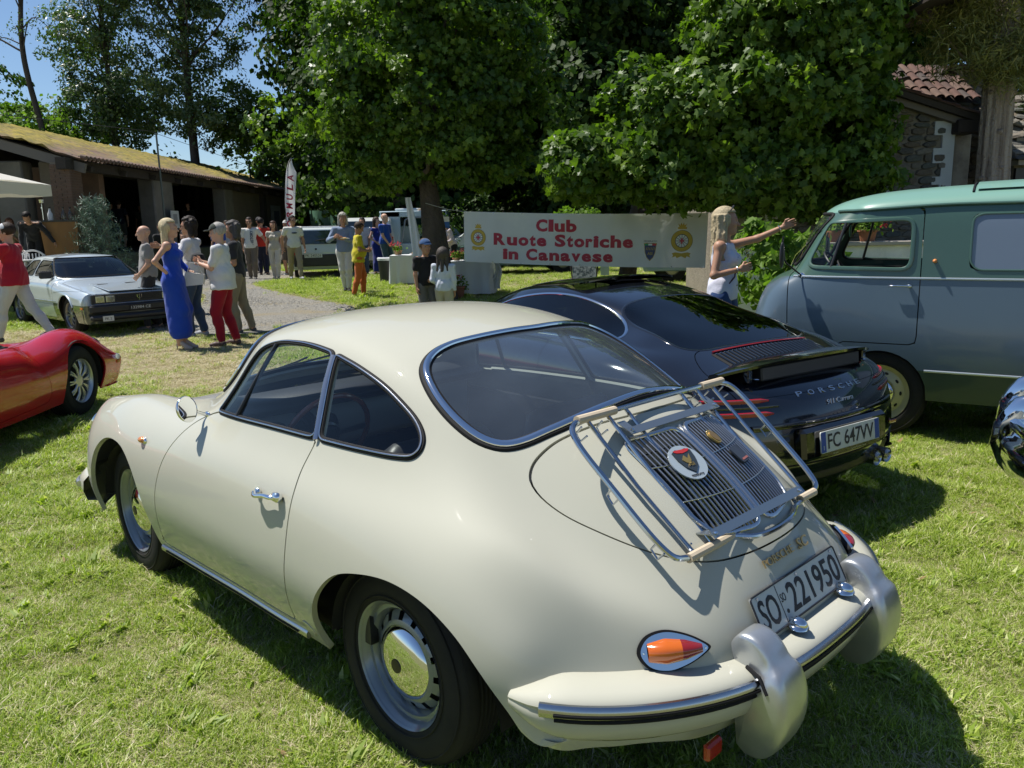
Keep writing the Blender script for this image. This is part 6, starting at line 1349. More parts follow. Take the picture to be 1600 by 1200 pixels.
def build_dino():
	car = thing('red_sports_car', 'low red sports car, only its right front wing and wheel in view', 'car', (-4.689, 7.282, 0), 1.5617)
	PT = mat('red paint', (.50, .012, .022), .2, coat=1, coatr=.02); GL = glass('red car glass', (.5, .56, .56), ior=1.6)
	R = [endr(.80, .22, .50, .30, [(.52, .66, .2), (.48, .68, .2), (.42, .70, .18)]), endr(.88, .36, .52, .30, [(.55, .70, .34), (.50, .74, .28), (.44, .74, .18)]), endr(.86, .44, .54, .26, [(.56, .74, .44), (.50, .78, .32), (.44, .76, .18)])]
	def f(x, zc, zf, yv=.40, yc=.62, ym=.83, zv=None, zm=.52): zv = zc if zv is None else zv; return [(x, y, z) for y, z in zip((0, .2, yv-.05, yv+.05, yc-.08, yc, yc+.12, ym, ym, ym-.06), (zc, zc, zv-.005, zv+.02, zf-.02, zf, zf-.07, zm, .34, .18))]
	R += [f(.72, .50, .50, zm=.44, ym=.80), f(.55, .56, .62, zm=.46, ym=.81), f(.35, .61, .73, zm=.5), f(.1, .65, .785), f(-.15, .68, .78), f(-.4, .71, .745), f(-.6, .735, .735, ym=.84), f(-.72, .765, .74, ym=.845), f(-.85, .83, .75, .45, .66, .85), f(-1.1, .97, .76, .45, .66, .85), f(-1.35, 1.07, .78, .44, .68, .85), f(-1.6, 1.12, .80, .44, .70, .85), f(-1.9, 1.12, .86, .44, .72, .85), f(-2.15, 1.05, .90, .42, .70, .86), f(-2.4, .90, .90, .42, .66, .86), f(-2.7, .86, .87, .42, .64, .85), f(-3.0, .83, .83, .42, .62, .84)]
	R += [endr(-3.2, .78, .66, .05, [(-3.12, .76, .6), (-3.05, .80, .4), (-3.0, .76, .2)]), endr(-3.24, .5, .70, .05, [(-3.14, .77, .45), (-3.05, .80, .36), (-3.0, .76, .2)]), endr(-3.18, .25, .66, .05, [(-3.12, .72, .24), (-3.05, .75, .22), (-3.0, .74, .2)])]
	b = Body(R, 150, 121); b.arch(0, .32, .345, 1.02); b.arch(-2.34, .32, .35)
	ws = round_poly([(-.62, -.66), (.62, -.66), (.50, -1.32), (-.50, -1.32)], .1); g = b.cut(ws, [1, 0], lambda V: V[:, 2] > .70); go = tmobj('windscreen', g, GL, car); t = MB(); sweep_loop(t, g, .012, SEAL); t.obj('window_seal', go)
	sw = smooth_poly([(-.98, .80), (-1.2, .95), (-1.5, 1.03), (-1.85, 1.02), (-1.95, .90), (-1.9, .84), (-1.4, .80)])
	for sg in (1, -1):
		g = b.cut(sw, [0, 2], lambda V: V[:, 1]*sg > .3); go = tmobj('side_window', g, GL, car); t = MB(); sweep_loop(t, g, .009, CHROME2); t.obj('window_seal', go)
		g = b.gap(round_poly([(-.72, .72), (-.55, .25), (-1.75, .22), (-1.85, .78), (-.9, .76)], .08), [0, 2], lambda V: V[:, 1]*sg > .5); tmobj('door', rim(g, .012), PT, car)
		t = MB(); t.tube([(.90-.12*i*i*.02-.0, sg*(.34+.04*i), .43) for i in range(3)]+[(.80, sg*.64, .43), (.70, sg*.75, .44), (.60, sg*.83, .45)], .030, CHROME, 10, flat=(.7, 1)); t.obj('bumper', car)
		t = MB(); t.ell((.62, sg*.56, .56), (.10, .09, .08), CHROME); t.obj('headlight', car)
		t = MB(); t.box(b.side(.62, .40, sg, .003), (.06, .012, .03), mat('orange marker'), b=.004); t.obj('side_indicator', car)
	tmobj('body', rim(b.m, .015), PT, car)
	for y0 in (.1, -.42): t = MB(); t.tube([b.down(-.66, y0, .02), b.down(-.75, y0-.1, .03), b.down(-.80, y0-.35 if y0 > 0 else y0+.3, .02)], .008, BLK, 5); t.obj('wiper', car)
	liner(car, (0, -2.34), .78, .42, .37, .32, ((-1.2, 0, .2), (3.6, 1.1, .06))); cabin(car, (-1.4, 0), 1.1, 1.2, .2, .70, seats=[(-1.6, .33), (-1.6, -.33)], dashx=-.95, lift=.9)
	RM = mat('silver magnesium', (.50, .51, .53), .32, .7)
	for x in (0, -2.34):
		for sg in (1, -1): wheel('wheel', car, (x, sg*.775, .32), sg, R=.322, W=.205, rim_r=.19, style='spoke', mats=(RM, RM))
def build_chrome():
	car = thing('chrome_bumper_car', 'grey vintage car at the right edge showing only its big chrome bumper', 'car', (3.78, 3.42, 0), math.radians(147))
	PT = mat('grey vintage paint', (.15, .155, .16), .25, coat=1)
	R = [endr(1.10, .28, .62, .16, [(.92, .72, .27), (.85, .76, .26), (.70, .76, .25)]), endr(1.16, .48, .66, .15, [(.95, .76, .45), (.88, .80, .38), (.72, .80, .25)]), endr(1.12, .68, .64, .13, [(.93, .78, .6), (.86, .82, .42), (.72, .80, .25)]),
		stn((1.0, .90), .82, .80, .4, .62, .82, .6, .78, .24), stn(.7, .92, .86, .4, .66, .84, .6, .78, .24), stn(.2, 1.0, .88, .4, .68, .85, .6, .78, .24), stn(-.3, 1.03, .92, .4, .70, .85, .6, .78, .24), stn((-.42, -.5), 1.06, .95, .5, .70, .85, .6), stn((-.8, -.9), 1.35, .97, .52, .71, .85, .6), stn(-1.15, 1.45, .98, .53, .72, .85, .6), stn(-1.7, 1.48, .98, .53, .72, .85, .6), stn(-2.2, 1.42, .98, .52, .71, .85, .6), stn(-2.7, 1.10, .96, .5, .70, .84, .6), stn(-3.1, .95, .90, .5, .68, .83, .6), endr(-3.35, .75, .62, .15, [(-3.2, .74, .6), (-3.1, .78, .4), (-3.0, .76, .25)]), endr(-3.35, .40, .60, .15, [(-3.2, .72, .4), (-3.1, .76, .33), (-3.0, .76, .25)])]
	b = Body(R, 110, 101); b.arch(0, .33, .36); b.arch(-2.6, .33, .36); GL = glass('saloon glass')
	for sg in (1, -1): g = b.cut(round_poly([(-.85, 1.03), (-1.15, 1.33), (-2.1, 1.32), (-2.35, 1.05)], .05), [0, 2], lambda V: V[:, 1]*sg > .3); tmobj('side_window', g, GL, car)
	g = b.cut(round_poly([(-.6, 1.06), (.6, 1.06), (.5, 1.36), (-.5, 1.36)], .08), [1, 2], lambda V: V[:, 0] > -1.2); tmobj('windscreen', g, GL, car)
	tmobj('body', rim(b.m, .015), PT, car); liner(car, (0, -2.6), .78, .45, .38, .33, ((-1.3, 0, .3), (3.8, 1.1, .06))); cabin(car, (-1.5, 0), 1.6, 1.3, .3, .95, seats=[(-1.4, .3), (-1.4, -.3)], lift=1.05)
	# bumper: deep rolled section with rounded ends, ribs, tall overriders
	def path(off): return resample(smooth_poly([(.50, .93+off*.6), (.78, .93+off), (1.05, .86+off), (1.24+off, .66), (1.34+off, .36), (1.37+off, 0), (1.34+off, -.36), (1.24+off, -.66), (1.05, -.86-off), (.78, -.93-off), (.50, -.93-off*.6)], 160, closed=False), 70, False)
	P = path(0); T = np.gradient(P, axis=0); T /= np.linalg.norm(T, axis=1, keepdims=True); O = np.stack([T[:, 1], -T[:, 0]], 1); O = -O if O[35, 0] < 0 else O
	sec = [(-.10, .12), (-.06, .135), (-.02, .125), (.015, .10), (.02, .085), (.045, .07), (.06, .035), (.06, -.01), (.045, -.05), (.015, -.08), (-.01, -.12), (-.04, -.16), (-.09, -.18)]
	G = []
	for i in range(70):
		e = min(i, 69-i)/7.; k = 1 if e >= 1 else .45+.55*math.sin(e*PI/2); G.append([(P[i, 0]+O[i, 0]*a*k, P[i, 1]+O[i, 1]*a*k, .475+c*k) for a, c in sec])
	t = MB(); t.grid(G, CHROME, flip=True); t.add(G[0], [list(range(13))], CHROME); t.add(G[-1], [list(range(13))], CHROME); bo = t.obj('chrome_bumper', car, sharp=70)
	t = MB(); t.tube([(P[i, 0]+O[i, 0]*.0, P[i, 1]+O[i, 1]*.0, .615) for i in range(6, 64)], .030, CHROME, 10); t.obj('upper_tube', bo, sharp=70)
	for sg in (1, -1):
		t = MB(); G = []
		for z, x, w, d in ((.34, 1.36, .045, .05), (.40, 1.41, .052, .08), (.50, 1.45, .058, .10), (.60, 1.44, .058, .12), (.68, 1.40, .054, .12), (.735, 1.36, .048, .10), (.75, 1.33, .038, .07)):
			G.append([(x-.10*0-d*(1-math.cos(a)), sg*.30+w*math.sin(a), z) for a in np.linspace(-PI*.62, PI*.62, 17)])
		t.grid(G, CHROME); t.add(G[-1], [list(range(17))], CHROME); t.obj('overrider', bo, sharp=60)
		t = MB(); t.lathe([(.0005, .05), (.07, .03), (.092, 0), (.098, -.02), (.09, -.06)], CHROME, c=(1.10, sg*.60, .80), axis=(1, 0, .05), n=28); t.obj('headlight', car)
	t = MB();
	for y in np.linspace(-.30, .30, 9): t = MB(); t.tube([(1.19, y, .56), (1.17, y*.96, .78)], .010, CHROME, 6); t.obj('grille_bar', car)
	RM = mat('grey vintage paint')
	for x in (0, -2.6):
		for sg in (1, -1): wheel('wheel', car, (x, sg*.79, .33), sg, R=.33, W=.17, rim_r=.2, style='painted', mats=(RM, CHROME))
def boxcar(name, label, catg, loc, rz, prof, W, col, wheels, panes, taper=.10, beltz=.9, R=.30, extra=None, rimc=(.3, .3, .32), lamps=None, group=None, rough=.3, open_=False):
	"""far car: side outline extruded with tumblehome, panes set proud, wheels, lamps. origin below the middle, +x forward"""
	car = thing(name, label, catg, loc, rz, group); PT = mat('paint '+','.join('%.2f' % c for c in col), col, rough, coat=1); GL = mat('dark pane', (.03, .045, .05), .06, coat=1)
	P = round_poly(prof, .05, 4); k = len(P); hw = W/2
	def y(z, s): return s*(hw-taper*max(0, z-beltz)/.5)
	V = [];
	for s, ins in ((1, .05), (1, 0), (-1, 0), (-1, .05)):
		c = P.mean(0)
		for x, z in P: q = np.array([x, z])+(c-np.array([x, z]))*ins; V.append((q[0], y(q[1], s)+(s*.035 if ins == 0 else s*.035+s*.02) - s*.035*(ins == 0), q[1]))
	V = np.array(V); F = []
	for a in range(3): F += [(a*k+i, (a+1)*k+i, (a+1)*k+(i+1) % k, a*k+(i+1) % k) for i in range(k)]
	F += [tuple(range(k)), tuple(range(4*k-1, 3*k-1, -1))]
	b = MB(); b.add(V, F, PT); b.obj('body', car, sharp=30)
	for kind, pl in panes:
		if kind == 's':
			for s in (1, -1):
				b = MB(); p = round_poly(pl, .03, 3); A = [(a, y(c, s)+s*.024, c) for a, c in p]; B = [(a, y(c, s)-s*.01, c) for a, c in p]; n = len(p); b.add(A+B, [list(range(n))]+[(i, n+i, n+(i+1) % n, (i+1) % n) for i in range(n)], GL); b.obj('side_window', car, smooth=False)
		else:
			(x0, z0), (x1, z1), w0, w1 = pl; d = np.array([z1-z0, 0, -(x1-x0)]); d /= np.linalg.norm(d); d = d if (d[0] > 0) == (kind == 'f') else -d
			A = np.array([(x0, -w0, z0), (x0, w0, z0), (x1, w1, z1), (x1, -w1, z1)])+d*.012; b = MB(); b.add(np.concatenate([A, A-d*.03]), [(0, 1, 2, 3), (4, 7, 6, 5)]+[(i, 4+i, 4+(i+1) % 4, (i+1) % 4) for i in range(4)], GL); b.obj('windscreen' if kind == 'f' else 'rear_window', car, smooth=False)
	RM = mat('far rim', rimc, .35, .6)
	for x in wheels:
		for s in (1, -1):
			w = thing_part('wheel', car, (x, s*(hw-.01), R)); b = MB(); b.lathe([(.6*R, -.02), (.7*R, .012), (.95*R, .008), (R, -.02), (R, -.17), (.6*R, -.18)], RUB, axis=(0, s, 0), n=24); b.obj('tyre', w); b = MB(); b.lathe([(.62*R, -.005), (.55*R, -.03), (.2*R, -.005), (.0005, 0)], RM, axis=(0, s, 0), n=20); b.obj('rim', w)
			b = MB(); b.lathe([(R*1.14, .002), (R*.6, .002)], DARK, c=(x, s*hw, R+.02), axis=(0, s, 0), n=24); b.obj('wheel_arch', car)
	for nm, c, d, m in (lamps or []):
		for s in (1, -1): b = MB(); b.box((c[0], s*c[1], c[2]), d, m, b=min(d)*.2); b.obj(nm, car)
	if extra: extra(car)
	return car
def build_far_cars():
	RL = mat('far red lamp', (.35, .02, .02), .2, coat=1); CL = mat('far clear lamp', (.55, .55, .5), .2, coat=1); zz = lambda x, y: float(zg(x, y))
	hatch = [(-1.66, .35), (-1.70, .75), (-1.55, 1.40), (-1.40, 1.45), (.35, 1.43), (.85, .95), (1.60, .82), (1.68, .40), (1.66, .25), (-1.6, .25)]
	def px(car):
		b = MB(); b.box((-1.70, 0, .52), (.06, 1.46, .34), BLK, b=.02); b.obj('black_bumper', car); WH = mat('plate white'); b = MB(); b.box((-1.738, .18, .66), (.012, .50, .115), WH); text_mb(b, 'PK 240526', (-1.7445, .18, .66), (0, -1, 0), (0, 0, 1), .075, INKM(), .001, width=.44); b.obj('licence_plate', car)
		b = MB(); b.tube([(-1.69, -.55, 1.05), (-1.67, -.2, 1.12), (-1.66, .1, 1.08)], .015, BLK, 6); b.obj('rear_wiper', car); b = MB(); b.tube([(-1.3, -.6, 1.47), (-1.3, .6, 1.47)], .02, mat('white plastic', (.6, .6, .6), .4), 6); b.obj('roof_bar', car)
		b = MB(); b.ell((-1.72, .1, .84), (.01, .03, .03), BLK, nu=8, nv=5); b.obj('lock', car)
	boxcar('small_hatchback', 'small white boxy hatchback seen from behind, black lower half and long plate', 'car', (-5.85, 25.4, zz(-5.8, 24)), math.radians(103), hatch, 1.48, (.55, .60, .60), (-1.12, 1.05), [('s', [(-1.35, .95), (-1.28, 1.33), (-.35, 1.35), (-.35, .95)]), ('s', [(-.27, .95), (-.27, 1.35), (.33, 1.33), (.66, .97)]), ('b', ((-1.66, .98), (-1.575, 1.36), .62, .58)), ('f', ((.85, .97), (.42, 1.40), .62, .56))], R=.29, extra=px, lamps=[('tail_lamp', (-1.70, .67, .78), (.04, .13, .22), RL), ('headlight', (1.66, .55, .62), (.04, .2, .15), CL)])
	wagon = [(-2.2, .35), (-2.25, .8), (-2.05, 1.62), (-1.8, 1.72), (.3, 1.70), (.95, 1.08), (2.1, .95), (2.2, .5), (2.15, .3), (-2.1, .3)]
	boxcar('pale_estate_car', 'pale car with a cream roof behind the small white hatchback', 'car', (-4.85, 28.8, zz(-5, 29)), math.radians(97), wagon, 1.75, (.55, .57, .55), (-1.35, 1.35), [('s', [(-1.9, 1.1), (-1.8, 1.55), (.2, 1.55), (.7, 1.1)]), ('b', ((-2.2, 1.05), (-2.07, 1.60), .7, .62)), ('f', ((.98, 1.1), (.38, 1.65), .72, .64))], R=.35, lamps=[('tail_lamp', (-2.23, .8, .95), (.05, .1, .3), RL)])
	# open-sided pale blue van used as a stall
	t = thing('vending_van', 'pale blue box van with an open serving side, parked behind the white table', 'van', (-3.15, 28.2, zz(-3, 28)), 0); t.scale = (.88, .88, .84); BL = mat('pale blue van paint', (.40, .52, .58), .35, coat=.6)
	b = MB(); b.box((0, .85, 1.25), (2.5, .05, 1.9), BL); b.box((0, 0, 2.26), (2.55, 1.75, .06), BL, b=.025); b.box((-1.22, 0, 1.3), (.06, 1.7, 1.9), BL); b.box((1.22, 0, 1.3), (.06, 1.7, 1.9), BL); b.box((0, -.84, .66), (2.5, .05, .75), BL, b=.02); b.box((-.86, -.84, 1.65), (.72, .05, 1.25), BL, b=.02); b.box((1.05, -.84, 1.65), (.36, .05, 1.25), BL, b=.02); b.box((0, -.84, 2.16), (2.5, .05, .22), BL, b=.02); b.box((0, 0, .40), (2.4, 1.6, .06), DARK)
	b.add([(-1.24, -.86, .35), (-2.1, -.80, .4), (-2.25, -.78, .95), (-1.75, -.76, 1.1), (-1.24, -.80, 2.2), (-1.24, .86, .35), (-2.1, .80, .4), (-2.25, .78, .95), (-1.75, .76, 1.1), (-1.24, .80, 2.2)], [(0, 4, 3, 2, 1), (5, 6, 7, 8, 9), (0, 1, 6, 5), (1, 2, 7, 6), (2, 3, 8, 7), (3, 4, 9, 8)], BL); b.obj('body', t, sharp=30)
	b = MB(); b.tube([(-.47, -.87, 1.06), (-.30, -.87, 1.95), (-.10, -.87, 2.02), (.80, -.87, 2.02), (.84, -.87, 1.05)], .03, mat('grey frame', (.25, .28, .30), .5), 6); b.obj('hatch_frame', t)
	b = MB(); b.box((-.3, .3, 2.36), (1.0, .5, .1), mat('roof box', (.5, .55, .57), .5), b=.03); b.obj('roof_rack', t)
	for x in (-1.6, .8):
		for s in (1, -1): b = MB(); b.lathe([(.18, 0), (.22, .02), (.30, .01), (.32, -.02), (.32, -.18)], RUB, c=(x, s*.84, .32), axis=(0, s, 0), n=24); b.lathe([(.19, 0), (.0005, .01)], CHROME2, c=(x, s*.84, .32), axis=(0, s, 0), n=16); b.obj('wheel', t)
	low = [(-2.0, .3), (-2.05, .75), (-1.5, .88), (-1.0, 1.28), (.1, 1.30), (.75, .90), (1.85, .78), (2.0, .5), (1.95, .25), (-1.95, .25)]; pn = [('s', [(-1.25, .93), (-.92, 1.2), (.05, 1.22), (.5, .93)]), ('f', ((.78, .93), (.15, 1.27), .6, .52)), ('b', ((-1.45, .92), (-1.05, 1.24), .6, .52))]
	for nm, lb, x, y, a, col, pr, p_ in [('green_classic_car', 'dark green classic car whose wheel shows under the left half of the banner', .25, 24.5, 5, (.03, .07, .055), low, pn), ('blue_classic_car', 'pale blue car whose wing shows beneath the right end of the banner', 5.35, 21.0, 175, (.22, .33, .40), low, pn), ('white_saloon', 'white car standing behind the woman at the flower table', -1.1, 27.4, 178, (.6, .62, .62), low, pn), ('pale_hatchback', 'pale car half hidden between the large maple trunk and the banner', -2.4, 28.9, 10, (.45, .55, .55), hatch, [('s', [(-1.3, .97), (-1.2, 1.33), (.3, 1.33), (.6, .97)]), ('f', ((.85, .97), (.42, 1.40), .62, .56))])]:
		boxcar(nm, lb, 'car', (x, y, zz(x, y)), math.radians(a), pr, 1.65, col, (-1.25, 1.25), p_, R=.31, lamps=[('headlight', (1.9, .55, .62), (.05, .2, .12), CL), ('tail_lamp', (-2.0, .6, .65), (.05, .2, .12), RL)] if pr is low else None)
build_911(); build_van(); build_biturbo(); build_dino(); build_chrome(); build_far_cars()
# ---------- people: smooth bodies from blended tapered capsules ----------
class Field:
	def __init__(s, lo, hi, h):
		s.lo = np.array(lo, float); s.h = h; s.n = np.maximum(np.ceil((np.array(hi)-s.lo)/h).astype(int)+1, 4); s.a = np.full(s.n, .2, np.float32)
	def _sub(s, lo, hi, m):
		i0 = np.clip(((np.array(lo)-m-s.lo)/s.h).astype(int), 0, s.n-1); i1 = np.clip(((np.array(hi)+m-s.lo)/s.h).astype(int)+2, 1, s.n)
		if (i1 <= i0).any(): return None, None
		ax = [s.lo[k]+s.h*np.arange(i0[k], i1[k]) for k in range(3)]
		return tuple(slice(i0[k], i1[k]) for k in range(3)), np.stack(np.meshgrid(*ax, indexing='ij'), -1)
	def _mix(s, sl, d, k):
		a = s.a[sl]
		if k > 0: hh = np.clip(.5+.5*(a-d)/k, 0, 1); s.a[sl] = a*(1-hh)+d*hh-k*hh*(1-hh)
		else: s.a[sl] = np.minimum(a, d)
	def cap(s, a, b, ra, rb=None, k=.02, sq=None):
		rb = ra if rb is None else rb; a = np.array(a, float); b = np.array(b, float); r = max(ra, rb)
		sl, P = s._sub(np.minimum(a, b)-r, np.maximum(a, b)+r, .06)
		if sl is None: return s
		ab = b-a; t = np.clip(((P-a)@ab)/max(ab@ab, 1e-9), 0, 1); q = P-a-t[..., None]*ab
		if sq is not None: q = q/np.array(sq)
		s._mix(sl, (np.sqrt((q*q).sum(-1))-(ra+(rb-ra)*t))*(min(sq) if sq is not None else 1), k); return s
	def ell(s, c, r, k=.02, R=None):
		c = np.array(c, float); r = np.array(r, float); m = r.max()
		sl, P = s._sub(c-m, c+m, .06)
		if sl is None: return s
		q = P-c
		if R is not None: q = q@R
		k0 = np.sqrt(((q/r)**2).sum(-1)); k1 = np.sqrt(((q/(r*r))**2).sum(-1)); s._mix(sl, k0*(k0-1)/np.maximum(k1, 1e-6), k); return s
	def pts(s): return np.stack(np.meshgrid(*[s.lo[k]+s.h*np.arange(s.n[k]) for k in range(3)], indexing='ij'), -1)
	def keep(s, fn, k=.0):
		d = fn(s.pts()).astype(np.float32)
		s.a = np.maximum(s.a, d) if k <= 0 else -((lambda A, B: (lambda hh: A*(1-hh)+B*hh-k*hh*(1-hh))(np.clip(.5+.5*(A-B)/k, 0, 1)))(-s.a, -d)); return s
	def fold(s, amp, sd=0):
		p = s.pts(); s.a = (s.a+amp*(np.sin(p[..., 2]*34+6*np.sin(p[..., 1]*13+sd)+5*p[..., 0])*.6+.7*np.sin(p[..., 2]*17-9*p[..., 1]+7*np.sin(p[..., 0]*11+sd)))).astype(np.float32); return s
	def mesh(s):
		a = np.pad(s.a, 1, constant_values=.2); lo = s.lo-s.h; sg = a < 0; n = np.array(a.shape); c = [slice(0, -1), slice(1, None)]
		cs = sum(sg[c[i], c[j], c[k]].astype(np.int8) for i in (0, 1) for j in (0, 1) for k in (0, 1)); act = (cs > 0) & (cs < 8); I = np.argwhere(act)
		if not len(I): return np.zeros((0, 3)), np.zeros((0, 4), int), np.zeros((0, 3))
		acc = np.zeros((len(I), 3)); cnt = np.zeros(len(I))
		for ax in range(3):
			o = [q for q in range(3) if q != ax]
			for u in (0, 1):
				for v in (0, 1):
					p0 = I.copy(); p0[:, o[0]] += u; p0[:, o[1]] += v; p1 = p0.copy(); p1[:, ax] += 1
					f0 = a[tuple(p0.T)]; f1 = a[tuple(p1.T)]; cr = (f0 < 0) != (f1 < 0); t = np.where(cr, f0/np.where(cr, f0-f1, 1), 0); q = p0.astype(float); q[:, ax] += t; acc += np.where(cr[:, None], q, 0); cnt += cr
		V = acc/cnt[:, None]; idx = -np.ones(act.shape, int); idx[tuple(I.T)] = np.arange(len(I)); F = []
		for ax in range(3):
			o = [q for q in range(3) if q != ax]; A = [slice(1, -1)]*3; A[ax] = slice(0, -1); B = list(A); B[ax] = slice(1, None)
			s0 = sg[tuple(A)]; s1 = sg[tuple(B)]; E = np.argwhere(s0 != s1)+np.array([0 if k == ax else 1 for k in range(3)])
			if not len(E): continue
			q = []
			for u, v in ((-1, -1), (0, -1), (0, 0), (-1, 0)):
				e = E.copy(); e[:, o[0]] += u; e[:, o[1]] += v; q.append(idx[tuple(np.clip(e, 0, np.array(idx.shape)-1).T)])
			q = np.stack(q, 1); inside = sg[tuple(E.T)]; flip = inside if ax != 1 else ~inside; q = np.where(flip[:, None], q, q[:, ::-1]); F.append(q[(q >= 0).all(1)])
		F = np.concatenate(F); g = np.stack(np.gradient(a), -1); vi = np.clip(V.astype(int), 0, n-2); f = V-vi; N = 0
		for i in (0, 1):
			for j in (0, 1):
				for k in (0, 1): N = N+g[vi[:, 0]+i, vi[:, 1]+j, vi[:, 2]+k]*((f[:, 0] if i else 1-f[:, 0])*(f[:, 1] if j else 1-f[:, 1])*(f[:, 2] if k else 1-f[:, 2]))[:, None]
		N = N/np.maximum(np.linalg.norm(N, axis=1, keepdims=True), 1e-9)
		return V*s.h+lo, F, N
def join(ms):
	V = []; F = []; N = []; n = 0
	for v, f, q in ms:
		V.append(v); F.append(f+n); N.append(q); n += len(v)
	return np.concatenate(V), np.concatenate(F), np.concatenate(N)
def fobj(name, ms, mt, parent):
	V, F, N = join(ms if isinstance(ms, list) else [ms])
	if not len(F): return None
	t0 = F[len(F)//2]; g = np.cross(V[t0[1]]-V[t0[0]], V[t0[2]]-V[t0[0]])
	cr = np.cross(V[F[:, 1]]-V[F[:, 0]], V[F[:, 2]]-V[F[:, 0]]); bad = (cr*N[F[:, 0]]).sum(1) < 0; F = np.where(bad[:, None], F[:, ::-1], F)
	return place(name, raw_mesh(name, V, F, mt, N=N), parent)
def ik(a, t, l1, l2, pole):
	a = np.array(a, float); t = np.array(t, float); d = t-a; L = np.linalg.norm(d); L2 = min(L, (l1+l2)*.995); d = d/max(L, 1e-6); t = a+d*L2
	x = (l1*l1-l2*l2+L2*L2)/(2*L2); h = math.sqrt(max(l1*l1-x*x, 0)); p = np.array(pole, float); p = p-d*(p@d); p /= max(np.linalg.norm(p), 1e-6); return a+d*x+p*h, t
SKIN = {'fair': (.56, .33, .23), 'tan': (.42, .225, .14), 'dark': (.33, .17, .10)}
def cloth(col, rough=.85, vary=None): return mat('cloth %.2f %.2f %.2f%s' % (*col, 'v' if vary else ''), col, rough, spec=.25, sheen=.15, vary=vary or (7, tuple(c*.82 for c in col), .3), bump=(11, .35, .03))
def person(label, x, y, H, rz, top=(.7, .7, .7), legs=(.1, .1, .12), hair=(.05, .03, .02), hstyle='short', sleeve=.55, leg='trousers', hands=((.10, .20, .84), (.10, -.20, .84)), feet=((.05, .10), (-.03, -.10)), lean=0., girth=1., vox=.016, female=False, skin='tan', shoes=(.05, .04, .04), cap=None, glasses=False, look=0., hem=.93, group=None, z=None, flare=0., headtilt=0., elbow=None, neck=1.455, arms_bare=False, one_sleeve=False, heel=0., belt=None, seated=False, prop=None, kid=1.):
	z = float(zg(x, y)) if z is None else z; s = H/1.75
	root = thing('person', label, 'person', (x, y, z), math.radians(rz), group); sk = mat('skin '+skin, SKIN[skin], .5, spec=.35, sub=.12, vary=(9, tuple(c*.88 for c in SKIN[skin]), .3))
	Rl = rotm(0, lean, 0); piv = np.array([0, 0, .95+heel])
	def T(p): return (Rl@(np.array(p, float)-(0, 0, .95)))+piv       # torso points lean about the hips
	g = girth; sw = .165 if female else .19; hw = .105 if female else .095
	sh = [T((0, sw, 1.405)), T((0, -sw, 1.405))]; hip = [np.array([0, hw, .92+heel]), np.array([0, -hw, .92+heel])]
	E = []; Hn = []
	for i, t in enumerate(hands):
		sg = 1 if i == 0 else -1; e, h = ik(sh[i], np.array(t, float)+(0, 0, heel), .285, .255, elbow[i] if elbow else (-.6, sg*.5, -.35)); E.append(e); Hn.append(h)
	K = []; A = []
	for i, f in enumerate(feet):
		fz = f[2] if len(f) > 2 else 0.; a = np.array([f[0], f[1], .085+heel+fz]); k, a = ik(hip[i], a, .43, .425, (1, .05*(1 if i == 0 else -1), 0)); K.append(k); A.append(a)
	hc = T((.02+.03*headtilt, 0, 1.632)); nk = T((0, 0, neck)); Rh = rotm(0, lean*.5+headtilt, 0)@rotm(0, 0, look); kid = kid*1.05; Rz = rotm(0, 0, look)@rotm(0, headtilt+lean*.5, 0)
	P = np.array(list(sh)+E+Hn+K+A+[hc, nk]); lo = P.min(0)-.26; hi = P.max(0)+.26; lo[2] = -.02; S = np.array([s, s, s])
	def hp(v): return hc+Rz@(np.array(v, float)*kid)
	def torso(F, d=0., k=.05):
		F.ell(T((0, 0, 1.0)), (.105*g+d, (.165 if female else .15)*g+d, .12+d), k); F.ell(T((.012*g, 0, 1.12)), ((.09 if female else .105)*g+d, (.12 if female else .14)*g+d, .13+d), k)
		F.ell(T((.0, 0, 1.27)), (.10*(1+.3*(g-1))+d, (.145 if female else .165)*(1+.2*(g-1))+d, .155+d), k); F.cap(sh[0], sh[1], .058+d, .058+d, k*1.2)
		if g > 1.1: F.ell(T((.07*g, 0, 1.08)), (.11+d, .13+d, .13+d), k)
		if female:
			for q in (1, -1): F.ell(T((.085, q*.065, 1.28)), (.055+d, .062+d, .06+d), .03)
	def armp(F, i, d0=0., d1=0., upto=2., k=.02):
		s0, e, h = sh[i], E[i], Hn[i]; u = min(1, upto/1.)
		F.cap(s0, s0+(e-s0)*u, .052*(.85 if female else 1)*(1+.15*(g-1))+d0, (.052+(.040-.052)*u)*(.85 if female else 1)+d1, k)
		if upto > 1: v = min(1, upto-1); F.cap(e, e+(h-e)*v, .041*(.85 if female else 1)+d1, (.041-.015*v)*(.88 if female else 1)+d1, k)
	def legp(F, i, d0=0., d1=0., upto=2., k=.03):
		F.cap(hip[i], K[i], .092*(1+.35*(g-1))+d0, .060+d1, k)
		if upto > 1: v = upto-1; m = K[i]+(A[i]-K[i])*.35+np.array([-.012, 0, 0]); F.cap(K[i], m, .056+d1, .055+d1, k); F.cap(m, K[i]+(A[i]-K[i])*v, .055+d1, .040+d1, k)
	B = Field(lo, hi, vox); torso(B)
	for i in (0, 1): armp(B, i); legp(B, i); B.cap(A[i], A[i]-(0, 0, .05), .036, .036);
	B.cap(nk-(0, 0, .02), hc-(0, 0, .05), .056, .050, .03); B.ell(hc, (.085*kid, .07*kid, .10*kid), .01)
	ms = [B.mesh()]
	# head
	hv = min(.0085, vox*.62); Fh = Field(hc-.16*kid, hc+.17*kid, hv)
